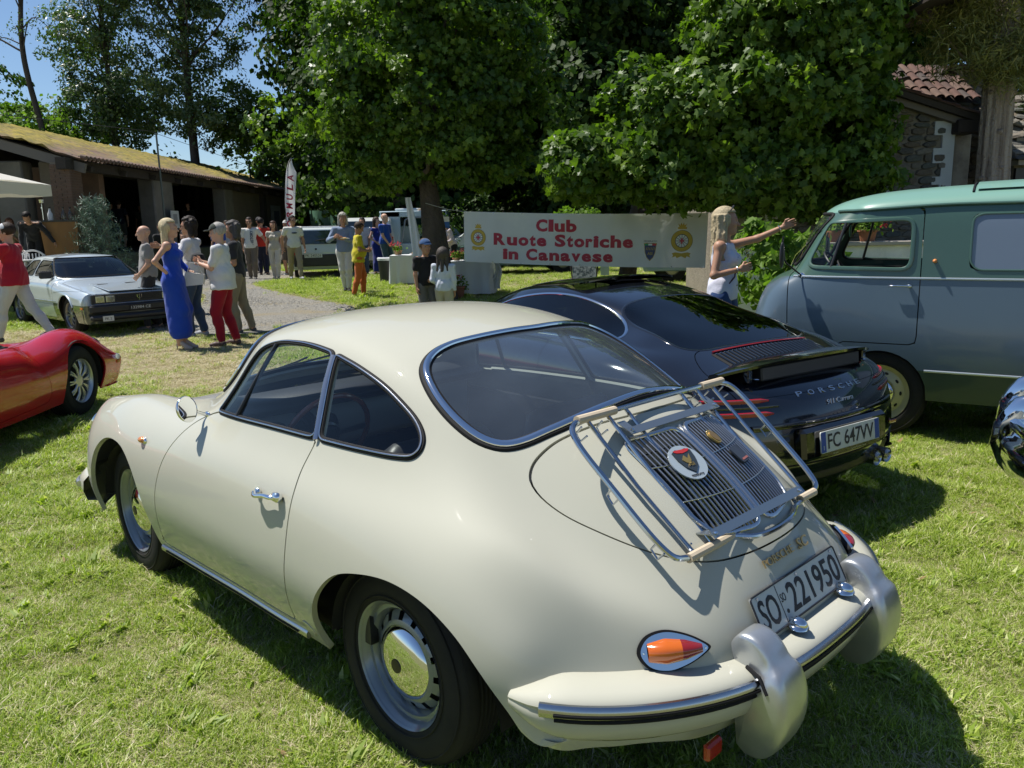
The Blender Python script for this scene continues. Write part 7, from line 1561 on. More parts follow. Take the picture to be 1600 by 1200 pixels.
	Fh.ell(hp((-.012, 0, .032)), np.array((.098, .078, .090))*kid, .02, R=Rz); Fh.ell(hp((.022, 0, -.035)), np.array((.068, .058, .085))*kid, .035, R=Rz); Fh.ell(hp((.062, 0, -.088)), np.array((.026, .026, .022))*kid, .03, R=Rz)
	Fh.cap(hp((.086, 0, .012)), hp((.108, 0, -.028)), .0085, .014, .014); Fh.cap(hp((.082, .036, .026)), hp((.082, -.036, .026)), .010, .010, .02); Fh.cap(hp((.086, .016, -.060)), hp((.086, -.016, -.060)), .008, .008, .01)
	for q in (1, -1): Fh.ell(hp((-.012, q*.076, -.008)), (.019, .009, .030), .008, R=Rz); Fh.ell(hp((.055, q*.042, -.018)), (.022, .020, .018), .03, R=Rz)
	Fh.cap(hp((-.02, 0, -.06)), nk, .050, .054, .03); ms.append(Fh.mesh())
	# hands: palm, four fingers, thumb
	for i in (0, 1):
		h = Hn[i]; d = h-E[i]; d /= np.linalg.norm(d); sd = 1 if i == 0 else -1; pn = np.cross(d, (1, 0, 0)); pn = pn/max(np.linalg.norm(pn), 1e-6) if np.linalg.norm(pn) > .2 else np.array([0, 1., 0])
		if abs(d[2]) > .7: w = np.array([1., 0, 0]); pn = np.cross(d, w)*1.
		else: w = np.array([0, 0, 1.])
		w = w-d*(w@d); w /= np.linalg.norm(w); pn = np.cross(d, w); inw = pn if (pn@np.array([0, -sd, 0])) > 0 else -pn; q = .92 if female else 1.
		c = h+d*.05*q; Fn = Field(c-.15, c+.15, min(.0075, vox*.45)); Fn.cap(h-d*.03, h+d*.01, .024*q, .022*q, .01);
		for u in (-.026, -.009, .009, .026): Fn.cap(h+d*.01+w*u*.8, h+d*.075*q+w*u, .0145*q, .0115*q, .012)
		for u, l in ((-.030, .060), (-.010, .072), (.010, .076), (.030, .068)):
			k0 = h+d*.078*q+w*u; k1 = k0+(d*.85+inw*.35)*l*.55*q; k2 = k1+(d*.45+inw*.85)*l*.5*q; Fn.cap(k0, k1, .0095*q, .0085*q, .004); Fn.cap(k1, k2, .0085*q, .007*q, .003)
		t0 = h+d*.025+w*.028; t1 = t0+(d*.5+w*.55+inw*.3)*.045*q; t2 = t1+(d*.85+inw*.4)*.035*q; Fn.cap(t0, t1, .013*q, .0105*q, .008); Fn.cap(t1, t2, .0105*q, .008*q, .003); ms.append(Fn.mesh())
	fobj('body', ms, sk, root)
	tm = cloth(top); lm = cloth(legs)
	# shirt
	C = Field(lo, hi, vox); torso(C, .014, .05)
	if leg == 'dress': C.ell(T((0, 0, 1.0)), (.115, .17, .16), .05)
	else: C.cap(T((0, .05*g, 1.03)), T((0, -.05*g, 1.03)), .108*g+.012, .108*g+.012, .06); C.cap(T((0, .06*g, hem)), T((0, -.06*g, hem)), .115*g+.012, .115*g+.012, .05)
	for i in (0, 1):
		if sleeve > 0 and not (one_sleeve and i == 1): armp(C, i, .016, .020 if sleeve <= 1 else .013, sleeve, .03)
	nkz = nk; upv = Rl@np.array([.25, 0, 1.]); upv /= np.linalg.norm(upv)
	if sleeve <= 0 or one_sleeve:
		C.keep(lambda p: np.maximum((p-T((0, 0, hem-.03)))@(-(Rl@np.array([0, 0, 1.]))), (p-nk-(0, 0, -.005))@upv), .0)
		if sleeve <= 0: C.keep(lambda p: np.where(p[..., 2] > 1.27, np.abs(p[..., 1])-(.135 if female else .16), -1.))
	else: C.keep(lambda p: np.maximum((p-T((0, 0, hem-.03)))@(-(Rl@np.array([0, 0, 1.]))) if leg != 'dress' else p[..., 2]*0-1, (p-nk-(0, 0, .012))@upv))
	if leg == 'dress':
		for i in (0, 1): legp(C, i, .022, .03, 1.9, .05)
		C.cap((0, .03, .90+heel), (0, -.03, .90+heel), .135, .135, .05); bt = .13+heel
		C.cap((-.0, .02, .88+heel), ((feet[0][0]+feet[1][0])/2, .02, bt+.1), .14, .15+flare, .05); C.cap((0, -.02, .88+heel), ((feet[0][0]+feet[1][0])/2, -.02, bt+.1), .14, .15+flare, .05); C.keep(lambda p: np.maximum((bt-.02)-p[..., 2], (p-nk-(0, 0, -.005))@upv))
		if one_sleeve: C.keep(lambda p: np.where(p[..., 2] > 1.2+heel, -(p[..., 1]+.155-.30*np.clip(p[..., 2]-1.33-heel, 0, .2)), -1.))
	fobj('dress' if leg == 'dress' else ('top' if female else 'shirt'), C.fold(.0022 if leg == 'dress' else .0045, x).mesh(), tm, root)
	if leg != 'dress':
		L = Field((lo[0], lo[1], 0), (hi[0], hi[1], 1.12+heel), vox)
		L.ell(np.array([0, 0, .97+heel]), (.108*g+.010, (.165 if female else .152)*g+.010, .12), .04)
		if leg == 'skirt': L.cap((0, .03, .9), (0, -.03, .9), .13, .13, .05); L.cap((0, .03, .85), (0, .03, .55), .15, .17, .05); L.cap((0, -.03, .85), (0, -.03, .55), .15, .17, .05); cut = .52
		else:
			up = 1.0 if leg == 'shorts' else 1.93
			for i in (0, 1):
				if leg == 'shorts': L.cap(hip[i], K[i], .105*(1+.35*(g-1)), .095, .03)
				else: legp(L, i, .016, .018+flare, up, .03)
			cut = .50+heel if leg == 'shorts' else .06+heel
		L.keep(lambda p: np.maximum(p[..., 2]-(1.045+heel), cut-p[..., 2])); fobj('skirt' if leg == 'skirt' else ('shorts' if leg == 'shorts' else 'trousers'), L.fold(.004, y).mesh(), lm, root)
		if belt: b = MB(); b.tube([(.125*g*math.cos(a), .168*g*math.sin(a), 1.035+heel) for a in np.linspace(0, 2*PI, 28, endpoint=False)], .014, mat('belt', (.06, .035, .02), .5), 6, closed=True); b.obj('belt', root)
	for i in (0, 1):
		Sf = Field(A[i]-(.14, .09, .12+heel), A[i]+(.24, .09, .10), min(vox, .012)); a = A[i]; bz = a[2]-.085; d = np.array([math.cos(.12*(1 if i == 0 else -1)), math.sin(.12*(1 if i == 0 else -1)), 0])
		if heel: Sf.cap(a-(0, 0, .02), a+d*.10-(0, 0, .06+heel*.7), .034, .032, .02); Sf.cap(a+d*.10-(0, 0, .055+heel), a+d*.16-(0, 0, .06+heel), .034, .022, .02); Sf.cap(a-d*.03-(0, 0, .05), a-d*.045-(0, 0, .085+heel-.01), .018, .008, .01)
		else: Sf.cap(a-d*.02-(0, 0, .045), a+d*.09-(0, 0, .048), .042, .038, .03); Sf.cap(a+d*.09-(0, 0, .05), a+d*.15-(0, 0, .055), .040, .032, .03)
		Sf.keep(lambda p: np.maximum(p[..., 2]-(a[2]+.0), (bz+.002-heel)-p[..., 2])); fobj('shoe', Sf.mesh(), cloth(shoes, .5), root)
	# hair
	if hstyle != 'bald':
		hm = mat('hair %.2f %.2f %.2f' % hair, hair, .62, spec=.25, vary=(60, tuple(c*.5 for c in hair), .25, (1, 1, .25)), bump=(50, .8, .01)); r = .02 if hstyle in ('short', 'thin') else .03
		lon = {'short': 0, 'thin': 0, 'bob': .15, 'long': .26, 'curly': .02, 'wavy': .24, 'bun': 0}[hstyle]; Hf = Field(hc-(.22, .22, .18+lon), hc+(.20, .22, .2), max(hv, .009))
		Hf.ell(hp((-.022, 0, .040)), np.array((.100+r*.5, .082+r*.5, .092+r*.45))*kid, .02, R=Rz)
		if lon:
			for u in (.062, -.062, .0):
				Hf.cap(hp((-.045 if u else -.075, u, .02)), hp((-.055 if u else -.085, u*1.25, -.08-lon)), .046, .040 if hstyle != 'wavy' else .058, .03)
			if hstyle == 'wavy':
				q = np.random.default_rng(5)
				for j in range(60):
					a = q.uniform(-1.9, 1.9); z1 = q.uniform(-.34, -.12); rr = .085+.02*q.uniform(); pr_ = [hp((-.035-rr*math.cos(a)*(.85+.1*math.sin(k_*2.2+j)), (rr+.012*math.sin(k_*2.5+j*1.7))*math.sin(a)*(1+.12*k_/4), .06+(z1-.06)*k_/4)) for k_ in range(5)]
					for k_ in range(4): Hf.cap(pr_[k_], pr_[k_+1], .012, .011, .008)
		if hstyle == 'curly':
			q = np.random.default_rng(4)
			for j in range(40): a = q.uniform(0, 6.28); el = q.uniform(.1, 1.5); Hf.ell(hp((-.02+.105*math.cos(a)*math.cos(el), .09*math.sin(a)*math.cos(el), .045+.095*math.sin(el))), (.024, .024, .02), .01)
		if hstyle == 'bun': Hf.ell(hp((-.115, 0, .03)), (.04, .04, .04), .02)
		Hf.keep(lambda p: -(np.maximum((-(((p-hp((0, 0, 0)))@Rz)[..., 0])+.030+.35*np.clip((((p-hp((0, 0, 0)))@Rz)[..., 2]-.055), 0, .1)*-3), ((p-hp((0, 0, 0)))@Rz)[..., 2]-.085*kid)))
		if not lon: Hf.keep(lambda p: -(((p-hp((0, 0, 0)))@Rz)[..., 2]+.055+.3*((p-hp((0, 0, 0)))@Rz)[..., 0]))
		fobj('hair', Hf.mesh(), hm, root)
	if cap:
		Cf = Field(hc-(.2, .2, .05), hc+(.24, .2, .2), .009); Cf.ell(hp((-.012, 0, .045)), np.array((.112, .092, .092))*kid, .01, R=Rz); Cf.keep(lambda p: -(((p-hp((0, 0, 0)))@Rz)[..., 2]-.045*kid)); cm = cloth(cap); co = fobj('cap', Cf.mesh(), cm, root)
		Bf = Field(hc-(.2, .2, .08), hc+(.24, .2, .2), .008); Bf.ell(hp((.10, 0, .045)), (.085, .075, .010), 0, R=Rz); fobj('brim', Bf.mesh(), cm, co)
	if vox < .021:
		b = MB(); dk = mat('eyes', (.02, .015, .012), .25)
		if glasses:
			for q in (1, -1): b.box(hp((.088, q*.032, .008)), (.008, .046, .030), dk, R=Rz, b=.004)
			b.tube([hp((-.02, .078, .012)), hp((.086, .056, .012)), hp((.092, 0, .014)), hp((.086, -.056, .012)), hp((-.02, -.078, .012))], .003, dk, 5); b.obj('sunglasses', root)
		else:
			for q in (1, -1): b = MB(); b.ell(hp((.080, q*.030, .008)), (.008, .012, .006), dk, R=Rz, nu=8, nv=6); b.obj('eye', root)
		b = MB(); b.ell(hp((.090, 0, -.058)), (.006, .022, .005), mat('lips', (.33, .12, .10), .4), R=Rz, nu=10, nv=6); b.obj('mouth', root)
	for ch in root.children: ch.scale = (s, s, s)
	return root, dict(Hn=[h*s for h in Hn], E=[e*s for e in E], hc=hc*s, T=lambda p: T(p)*s, hp=lambda v: hp(v)*s, s=s)
def local(root, p): return Matrix.Translation(root.location)@Matrix.Rotation(root.rotation_euler.z, 4, 'Z')@Vector(p)
def build_people():
	WH = (.62, .62, .60); NV = (.012, .015, .035); BK = (.012, .012, .013); GY = (.30, .26, .20); JN = (.035, .06, .12)
	# camera man at the left edge
	r, k = person('man in red polo and red-and-white cap taking photos at the left edge', -7.50, 12.4, 1.80, 185, top=(.42, .012, .03), legs=(.60, .58, .58), cap=(.62, .62, .64), hair=(.05, .03, .02), hands=((.30, .07, 1.36), (.30, -.07, 1.34)), feet=((.30, .06), (-.42, -.10)), girth=1.28, vox=.011, skin='fair', hem=.90, elbow=((.2, .5, -.8), (.2, -.5, -.8)), headtilt=.05, shoes=(.10, .09, .08))
	c = thing('camera', 'black camera held up by the man in the red polo', 'camera', local(r, (.36, 0, 1.45)), math.radians(185)); b = MB(); b.box((0, 0, 0), (.06, .13, .09), BLK, b=.012); b.box((0, 0, .05), (.05, .05, .03), BLK, b=.008); b.obj('camera_body', c); b = MB(); b.lathe([(.036, 0), (.036, .05), (.040, .06), (.040, .11), (.034, .11), (.03, .09), (.0005, .085)], BLK, c=(.03, 0, 0), axis=(1, 0, 0), n=24); b.obj('lens', c)
	b = MB(); b.tube([k['T']((.06, .07, 1.44)), k['T']((.15, .06, 1.30)), np.array((.30, .05, 1.42)), ], .006, BLK, 5); b.obj('neck_strap', r)
	# blue dress group
	r, k = person('blonde woman in a long royal blue dress and heels, hand on hip', -4.69, 11.4, 1.74, 8, top=(.012, .06, .42), leg='dress', female=True, hair=(.66, .55, .34), hstyle='bob', sleeve=1.75, one_sleeve=True, hands=((.20, .20, 1.02), (-.02, -.16, 1.02)), feet=((.06, .07), (.02, -.06)), vox=.0105, skin='fair', heel=.055, shoes=(.50, .42, .36), elbow=((-.3, .7, -.4), (-.75, -.75, 0)), look=-.05, lean=.0, flare=.0)
	h = thing('handbag', 'white handbag held by the blonde woman in the blue dress', 'handbag', local(r, (.25, .12, .98)), .1); b = MB(); b.add([(-.12, -.05, -.10), (.13, -.05, -.08), (.16, -.03, .06), (-.10, -.03, .10), (-.12, .05, -.10), (.13, .05, -.08), (.16, .03, .06), (-.10, .03, .10)], [(0, 1, 2, 3), (7, 6, 5, 4), (0, 4, 5, 1), (1, 5, 6, 2), (2, 6, 7, 3), (3, 7, 4, 0)], mat('white leather', (.65, .62, .56), .4)); b.obj('bag_body', h, sharp=20); b = MB(); b.tube([(-.08, 0, .09), (-.04, .02, .22), (.06, .02, .22), (.13, 0, .06)], .006, mat('white leather'), 6); b.obj('strap', h)
	person('bald man with grey beard in grey T-shirt behind the woman in blue', -6.12, 13.9, 1.74, 205, top=(.28, .27, .26), legs=(.03, .03, .033), hstyle='bald', skin='fair', vox=.014, hands=((.16, .16, .95), (.05, -.22, .85)), shoes=(.12, .11, .10), feet=((.10, .12), (-.10, -.12)), girth=1.08)
	person('dark-haired woman in a white blouse and black trousers facing the camera', -6.35, 16.2, 1.62, -82, top=WH, legs=BK, female=True, hair=(.015, .01, .008), hstyle='long', sleeve=.6, vox=.016, hands=((.14, .06, 1.02), (.14, -.02, 1.05)), shoes=BK)
	person('tall young man in white shirt and jeans stretching his arm to the left', -4.93, 12.8, 1.83, 182, top=(.66, .64, .66), legs=JN, hair=(.03, .02, .015), hstyle='curly', sleeve=1.9, vox=.0125, skin='tan', glasses=True, hands=((.34, .24, 1.22), (.52, -.16, 1.36)), feet=((.08, .11), (-.05, -.10)), shoes=(.30, .31, .36), elbow=((-.2, .6, -.7), (-.1, -.6, -.7)), look=0, hem=.90)
	r, k = person('older man in white polo, dark green cap and bright red trousers', -4.10, 11.7, 1.73, 184, top=(.66, .66, .67), legs=(.30, .008, .022), hair=(.42, .40, .37), hstyle='short', cap=(.035, .045, .035), sleeve=.75, girth=1.32, vox=.0115, skin='fair', hands=((.30, .04, 1.20), (.30, -.04, 1.23)), feet=((.06, .11), (-.10, -.10)), shoes=(.10, .06, .05), elbow=((-.3, .4, -.9), (-.3, -.4, -.9)), headtilt=.12, hem=.86)
	b = MB(); b.tube([k['Hn'][0]+np.array([-.045, .028*math.cos(a), .028*math.sin(a)]) for a in np.linspace(0, 6.28, 14)[:-1]], .006, CHROME, 5, closed=True); b.obj('wristwatch', r)
	person('grey-haired man in khaki trousers partly behind the man in red trousers', -4.36, 13.1, 1.76, 190, top=(.03, .03, .035), legs=(.26, .22, .15), hair=(.10, .09, .085), hstyle='curly', sleeve=.6, vox=.014, hands=((.20, .05, 1.12), (.16, -.24, .92)), feet=((.02, .10), (-.16, -.12)), shoes=(.11, .10, .09))
	h = thing('black_cap', 'black peaked cap held between the white-shirted men', 'cap', (-4.62, 12.2, 1.20), 2.8); b = MB(); b.lathe([(.11, 0), (.11, .04), (.085, .10), (.04, .125), (.0005, .13)], cloth(BK), n=20); b.obj('crown', h); b = MB(); b.ell((.13, 0, .01), (.08, .07, .008), cloth(BK)); b.obj('peak', h); b = MB(); b.box((.098, 0, .06), (.01, .05, .03), cloth(WH)); b.obj('patch', h)
	person('grey-haired man in a dark blue suit behind the group', -9.75, 25.0, 1.78, -20, top=(.025, .035, .05), legs=NV, hair=(.40, .40, .40), hstyle='short', sleeve=1.9, vox=.02, lean=.15, skin='fair')
	person('dark-haired man dressed in black behind the blonde woman', -8.2, 19.6, 1.75, 150, top=BK, legs=BK, hair=(.02, .02, .02), hstyle='short', sleeve=1.9, vox=.02)
	person('woman in blue and white by the barn opening', -8.5, 24.2, 1.66, -95, top=(.03, .07, .30), legs=WH, female=True, hair=(.05, .03, .02), hstyle='bun', sleeve=.6, vox=.02, skin='fair')
	person('person in pale grey next to the woman in blue and white', -8.65, 25.4, 1.70, -60, top=(.4, .41, .42), legs=NV, hair=(.05, .03, .02), hstyle='short', sleeve=.6, vox=.02)
	# walkers
	r, k = person('young man in white T-shirt with dark lettering and brown trousers, walking', -7.45, 23.8, 1.76, -80, top=(.66, .66, .63), legs=(.16, .13, .10), hair=(.03, .02, .015), hstyle='short', vox=.016, glasses=True, hands=((.10, .46, .98), (-.05, -.22, .84)), feet=((.12, .08), (-.12, -.08)), shoes=(.05, .05, .05))
	b = MB(); text_mb(b, 'HISTORY', k['T']((.128, .055, 1.20)), (0, 0, 1), (0, -1, 0), .075, cloth((.04, .06, .12)), .004, width=.40, bold=.03); b.obj('shirt_print', r)
	person('man in a bright red-orange T-shirt seen from behind, walking away', -7.72, 25.8, 1.76, 100, top=(.50, .03, .015), legs=NV, hair=(.02, .015, .015), hstyle='short', cap=(.03, .03, .03), vox=.02, hands=((.05, .22, .84), (.08, -.22, .86)))
	person('dark-capped man right behind the man in the red-orange T-shirt', -8.1, 26.9, 1.80, -80, top=BK, legs=NV, hair=(.02, .015, .015), cap=(.03, .03, .03), vox=.021)
	person('woman in a patterned sleeveless top and cream trousers, walking', -6.74, 23.7, 1.64, -85, top=(.42, .39, .33), legs=(.56, .52, .46), female=True, hair=(.05, .02, .012), hstyle='bob', sleeve=.3, vox=.016, hands=((.06, .24, .86), (.06, -.24, .86)), feet=((.14, .08), (-.14, -.08)), shoes=(.2, .2, .2))
	person('woman in a white cap, tan shirt and shorts between the walkers', -6.85, 25.5, 1.68, -95, top=(.20, .15, .10), legs=(.10, .08, .06), leg='shorts', female=True, hair=(.06, .04, .02), hstyle='bob', cap=(.62, .62, .6), vox=.02, shoes=(.55, .55, .52))
	r, k = person('man in white T-shirt with a car print and khaki trousers, walking right', -6.0, 23.0, 1.78, -60, top=(.66, .65, .60), legs=(.34, .27, .17), hair=(.02, .015, .012), hstyle='short', vox=.015, glasses=True, hands=((.02, .30, .86), (-.16, -.26, .92)), feet=((.34, .05), (-.30, -.06)), shoes=(.32, .33, .36), look=.25)
	b = MB(); b.ell(k['T']((.125, 0, 1.30)), (.012, .085, .024), cloth((.05, .07, .10)), nu=10, nv=6); b.obj('shirt_print', r)
	r, k = person('tall white-haired man in blue shirt and white trousers holding a plate', -3.96, 19.8, 1.84, -78, top=(.20, .26, .38), legs=(.62, .60, .55), hair=(.50, .48, .42), hstyle='curly', sleeve=1.8, vox=.013, skin='tan', hands=((.28, -.02, 1.20), (.26, -.20, 1.24)), feet=((.10, .05), (-.06, -.02)), shoes=BK, elbow=((-.2, .6, -.7), (-.2, -.6, -.7)), headtilt=.1)
	p = thing('paper_plate', 'white paper plate in the hands of the white-haired man', 'plate', local(r, (.42, .02, 1.26))); b = MB(); b.lathe([(.0005, 0), (.07, 0), (.11, .015), (.113, .018), (.07, .004), (.0005, .004)], mat('white china', (.7, .7, .7), .3), n=24); b.obj('plate', p); b = MB(); b.ell((0, 0, .02), (.05, .04, .02), mat('bread', (.45, .28, .12), .8)); b.obj('food', p)
	person('man in a bright yellow polo and orange trousers seen from the side', -3.42, 18.6, 1.66, 20, top=(.52, .44, .012), legs=(.52, .13, .025), hair=(.06, .04, .03), hstyle='thin', vox=.013, skin='dark', girth=1.15, hands=((.24, .10, 1.12), (.22, -.08, 1.10)), feet=((.10, .10), (-.16, -.08)), shoes=(.10, .04, .02), headtilt=.45, lean=.04, elbow=((-.5, .4, -.7), (-.5, -.4, -.7)), hem=.86)
	person('person in a white top behind the man in yellow', -4.45, 25.2, 1.70, -95, top=(.6, .6, .62), legs=(.10, .14, .20), hair=(.02, .015, .012), hstyle='short', vox=.02)
	person('young person with dark hair beside the white-topped one', -4.15, 26.2, 1.60, -120, top=(.30, .40, .48), legs=(.2, .2, .22), hair=(.02, .015, .012), hstyle='long', vox=.021, female=True)
	person('long-haired woman in a sleeveless dark blue long dress', -3.98, 24.9, 1.70, -30, top=(.012, .025, .20), leg='dress', female=True, hair=(.05, .03, .02), hstyle='long', sleeve=.1, vox=.016, skin='fair', hands=((.10, .20, .92), (.12, -.16, 1.0)))
	person('bald man in a royal blue T-shirt beside the buffet table', -3.66, 24.4, 1.80, -25, top=(.012, .06, .32), legs=(.05, .09, .12), hstyle='bald', vox=.016, skin='fair', hands=((.12, .20, .88), (.20, -.14, .92)), girth=1.1)
	person('man in dark green polo with folded arms serving inside the pale blue van', -3.0, 28.2, 1.72, -90, top=(.012, .06, .055), legs=BK, hair=(.35, .30, .22), hstyle='short', vox=.018, skin='fair', hands=((.20, -.10, 1.20), (.22, .08, 1.16)), elbow=((-.2, .6, -.7), (-.2, -.6, -.7)), z=float(zg(-3, 25))+.28)
	# two children in front of the trunk
	person('boy in a blue cap and black T-shirt standing in front of the maple trunk', -1.31, 12.8, 1.42, -60, top=BK, legs=(.13, .12, .11), cap=(.03, .08, .20), hair=(.10, .07, .04), vox=.014, skin='tan', hands=((.16, .05, 1.04), (.05, -.22, .86)), kid=1.18, sleeve=.6)
	person('child with grey-brown bob and white shirt seen from behind by the maple trunk', -1.02, 12.6, 1.28, 80, top=(.56, .60, .68), legs=(.40, .37, .31), hair=(.09, .075, .065), hstyle='bob', sleeve=1.9, vox=.014, hands=((.14, .10, 1.0), (.05, -.22, .85)), kid=1.25)
	person('dark-haired woman in a pale pink blouse bending over the flower table', -1.60, 23.6, 1.62, 200, top=(.60, .50, .50), legs=BK, female=True, hair=(.015, .01, .008), hstyle='bob', sleeve=1.8, vox=.016, skin='fair', lean=.35, hands=((.30, .10, 1.0), (.30, -.10, 1.0)), headtilt=.3)
	# woman touching the van
	r, k = person('blonde wavy-haired woman in white sleeveless top reaching up to the van windscreen', 2.03, 7.78, 1.73, -28, top=(.62, .62, .72), legs=(.025, .06, .17), female=True, hair=(.52, .42, .26), hstyle='wavy', sleeve=0, vox=.009, skin='tan', hands=((.56, .34, 1.60), (.20, -.16, 1.20)), elbow=((.1, .2, -1), (-.4, -.5, -.8)), belt=True, look=.35, hem=.93, shoes=(.3, .25, .2))
	b = MB(); q = k['hp']; b.tube([q((.02, .098, .10)), q((.05, .05, .135)), q((.06, 0, .145)), q((.05, -.05, .135)), q((.02, -.098, .10))], .006, BLK, 6); b.obj('sunglasses_on_head', r)
	b = MB(); b.tube([k['T']((-.02, .13, 1.44)), k['T']((.13, .02, 1.30)), k['T']((.13, -.08, 1.12)), k['T']((.05, -.17, 1.0)), k['T']((-.06, -.16, .98)), k['T']((-.12, .0, 1.25)), k['T']((-.06, .12, 1.44))], .008, mat('bag strap', (.05, .02, .04), .5), 6); b.obj('shoulder_strap', r)
	g = thing('wine_glass', 'small glass of white wine in the hand of the wavy blonde woman', 'glass', local(r, k['Hn'][1]+np.array([.07, .0, .03]))); b = MB(); b.lathe([(.028, 0), (.005, .006), (.004, .05), (.022, .075), (.030, .11), (.028, .15), (.026, .15), (.028, .11), (.02, .08), (.0005, .07)], glass('wine glass', (.93, .94, .9)), n=20); b.obj('glass', g); b = MB(); b.lathe([(.0005, .075), (.02, .08), (.027, .11), (.0005, .112)], glass('white wine', (.85, .78, .45)), n=16); b.obj('wine', g)
	for i, dz in ((0, .0), (1, .02)): b = MB(); h = k['Hn'][i]*.86+k['E'][i]*.14; d = k['Hn'][i]-k['E'][i]; S_, U_, D_ = frame(d); b.tube([h+(math.cos(a)*S_+math.sin(a)*U_)*.034 for a in np.linspace(0, 6.28, 17)[:-1]], .005, mat('silver', (.6, .58, .52), .3, 1), 5, closed=True); b.obj('bracelet', r)
	# under the barn roof
	bz = 1.07
	person('man in navy T-shirt and grey shorts seen from behind in the barn opening', -14.6, 31.2, 1.78, 95, top=NV, legs=(.07, .08, .07), leg='shorts', hair=(.04, .03, .02), vox=.016, skin='fair', z=bz, hands=((.05, .26, .92), (.05, -.26, .92)))
	for lb, x, y, H, rz_, tp, lg, st, hr in [('woman in navy in the shade left of the man in shorts', -15.1, 31.6, 1.70, -60, NV, NV, 'long', (.04, .03, .02)), ('fair-haired woman in olive green in the barn shade', -14.5, 32.8, 1.66, -90, (.05, .06, .03), (.04, .05, .05), 'long', (.16, .12, .07)), ('person with white shirt and dark backpack in the barn shade', -13.9, 32.4, 1.64, 90, (.6, .62, .66), BK, 'short', (.02, .02, .02)), ('grey-haired person in royal blue in the barn shade', -13.3, 32.2, 1.68, 170, (.01, .05, .26), NV, 'short', (.32, .30, .28)), ('shaded man standing by the second barn pillar', -12.7, 33.0, 1.70, -90, BK, BK, 'short', (.03, .02, .02))]:
		person(lb, x, y, H, rz_, top=tp, legs=lg, hair=hr, hstyle=st, vox=.02, z=bz, female=st == 'long', sleeve=.6)
	person('man in a dark shirt bending over the white garden table', -11.62, 20.3, 1.75, -75, top=(.018, .018, .02), legs=BK, hair=(.015, .012, .012), hstyle='short', sleeve=1.9, vox=.016, lean=.75, z=.62, hands=((.30, .52, .78), (.42, -.20, .75)), headtilt=.4)
	person('seated woman with curly brown hair at the white garden table', -12.75, 21.2, 1.60, -70, top=(.30, .24, .12), legs=BK, female=True, hair=(.18, .08, .04), hstyle='curly', vox=.018, z=.45, hands=((.24, .06, 1.30), (.28, -.10, 1.0)), skin='tan')
build_people()
# ---------- barn, house, walls, tables, banner ----------
def brick_stack(name, lo, hi, parent, m, bl=.25, bh=.065, gap=.009, seed=0):
	"""courses of separate bricks on the outside of a pier, joined: too small to tell apart here"""
	r = np.random.default_rng(seed); b = MB(); n = int((hi[2]-lo[2])/bh); lo = np.array(lo, float); hi = np.array(hi, float); W = hi[0]-lo[0]; D = hi[1]-lo[1]
	b.box((lo+hi)/2, (W-.03, D-.03, hi[2]-lo[2]), mat('mortar', (.20, .17, .13), .95))
	for i in range(n):
		z = lo[2]+bh*(i+.5); off = (i % 2)*.5
		for ax, L, other in ((0, W, (lo[1], hi[1])), (1, D, (lo[0], hi[0]))):
			k = max(2, round(L/bl)); w = L/k
			for j in range(k+(1 if off else 0)):
				a0 = max(0, (j-off)*w); a1 = min(L, (j+1-off)*w)
				if a1-a0 < .04: continue
				for sgn, e in ((-1, other[0]), (1, other[1])):
					c = [0, 0, z]; c[ax] = lo[ax]+(a0+a1)/2; c[1-ax] = e-sgn*.03+r.normal(0, .004); d = [0, 0, bh-gap]; d[ax] = a1-a0-gap; d[1-ax] = .07; b.box(c, d, m)
	return tag(b.obj(name, parent, smooth=False), kind='stuff')
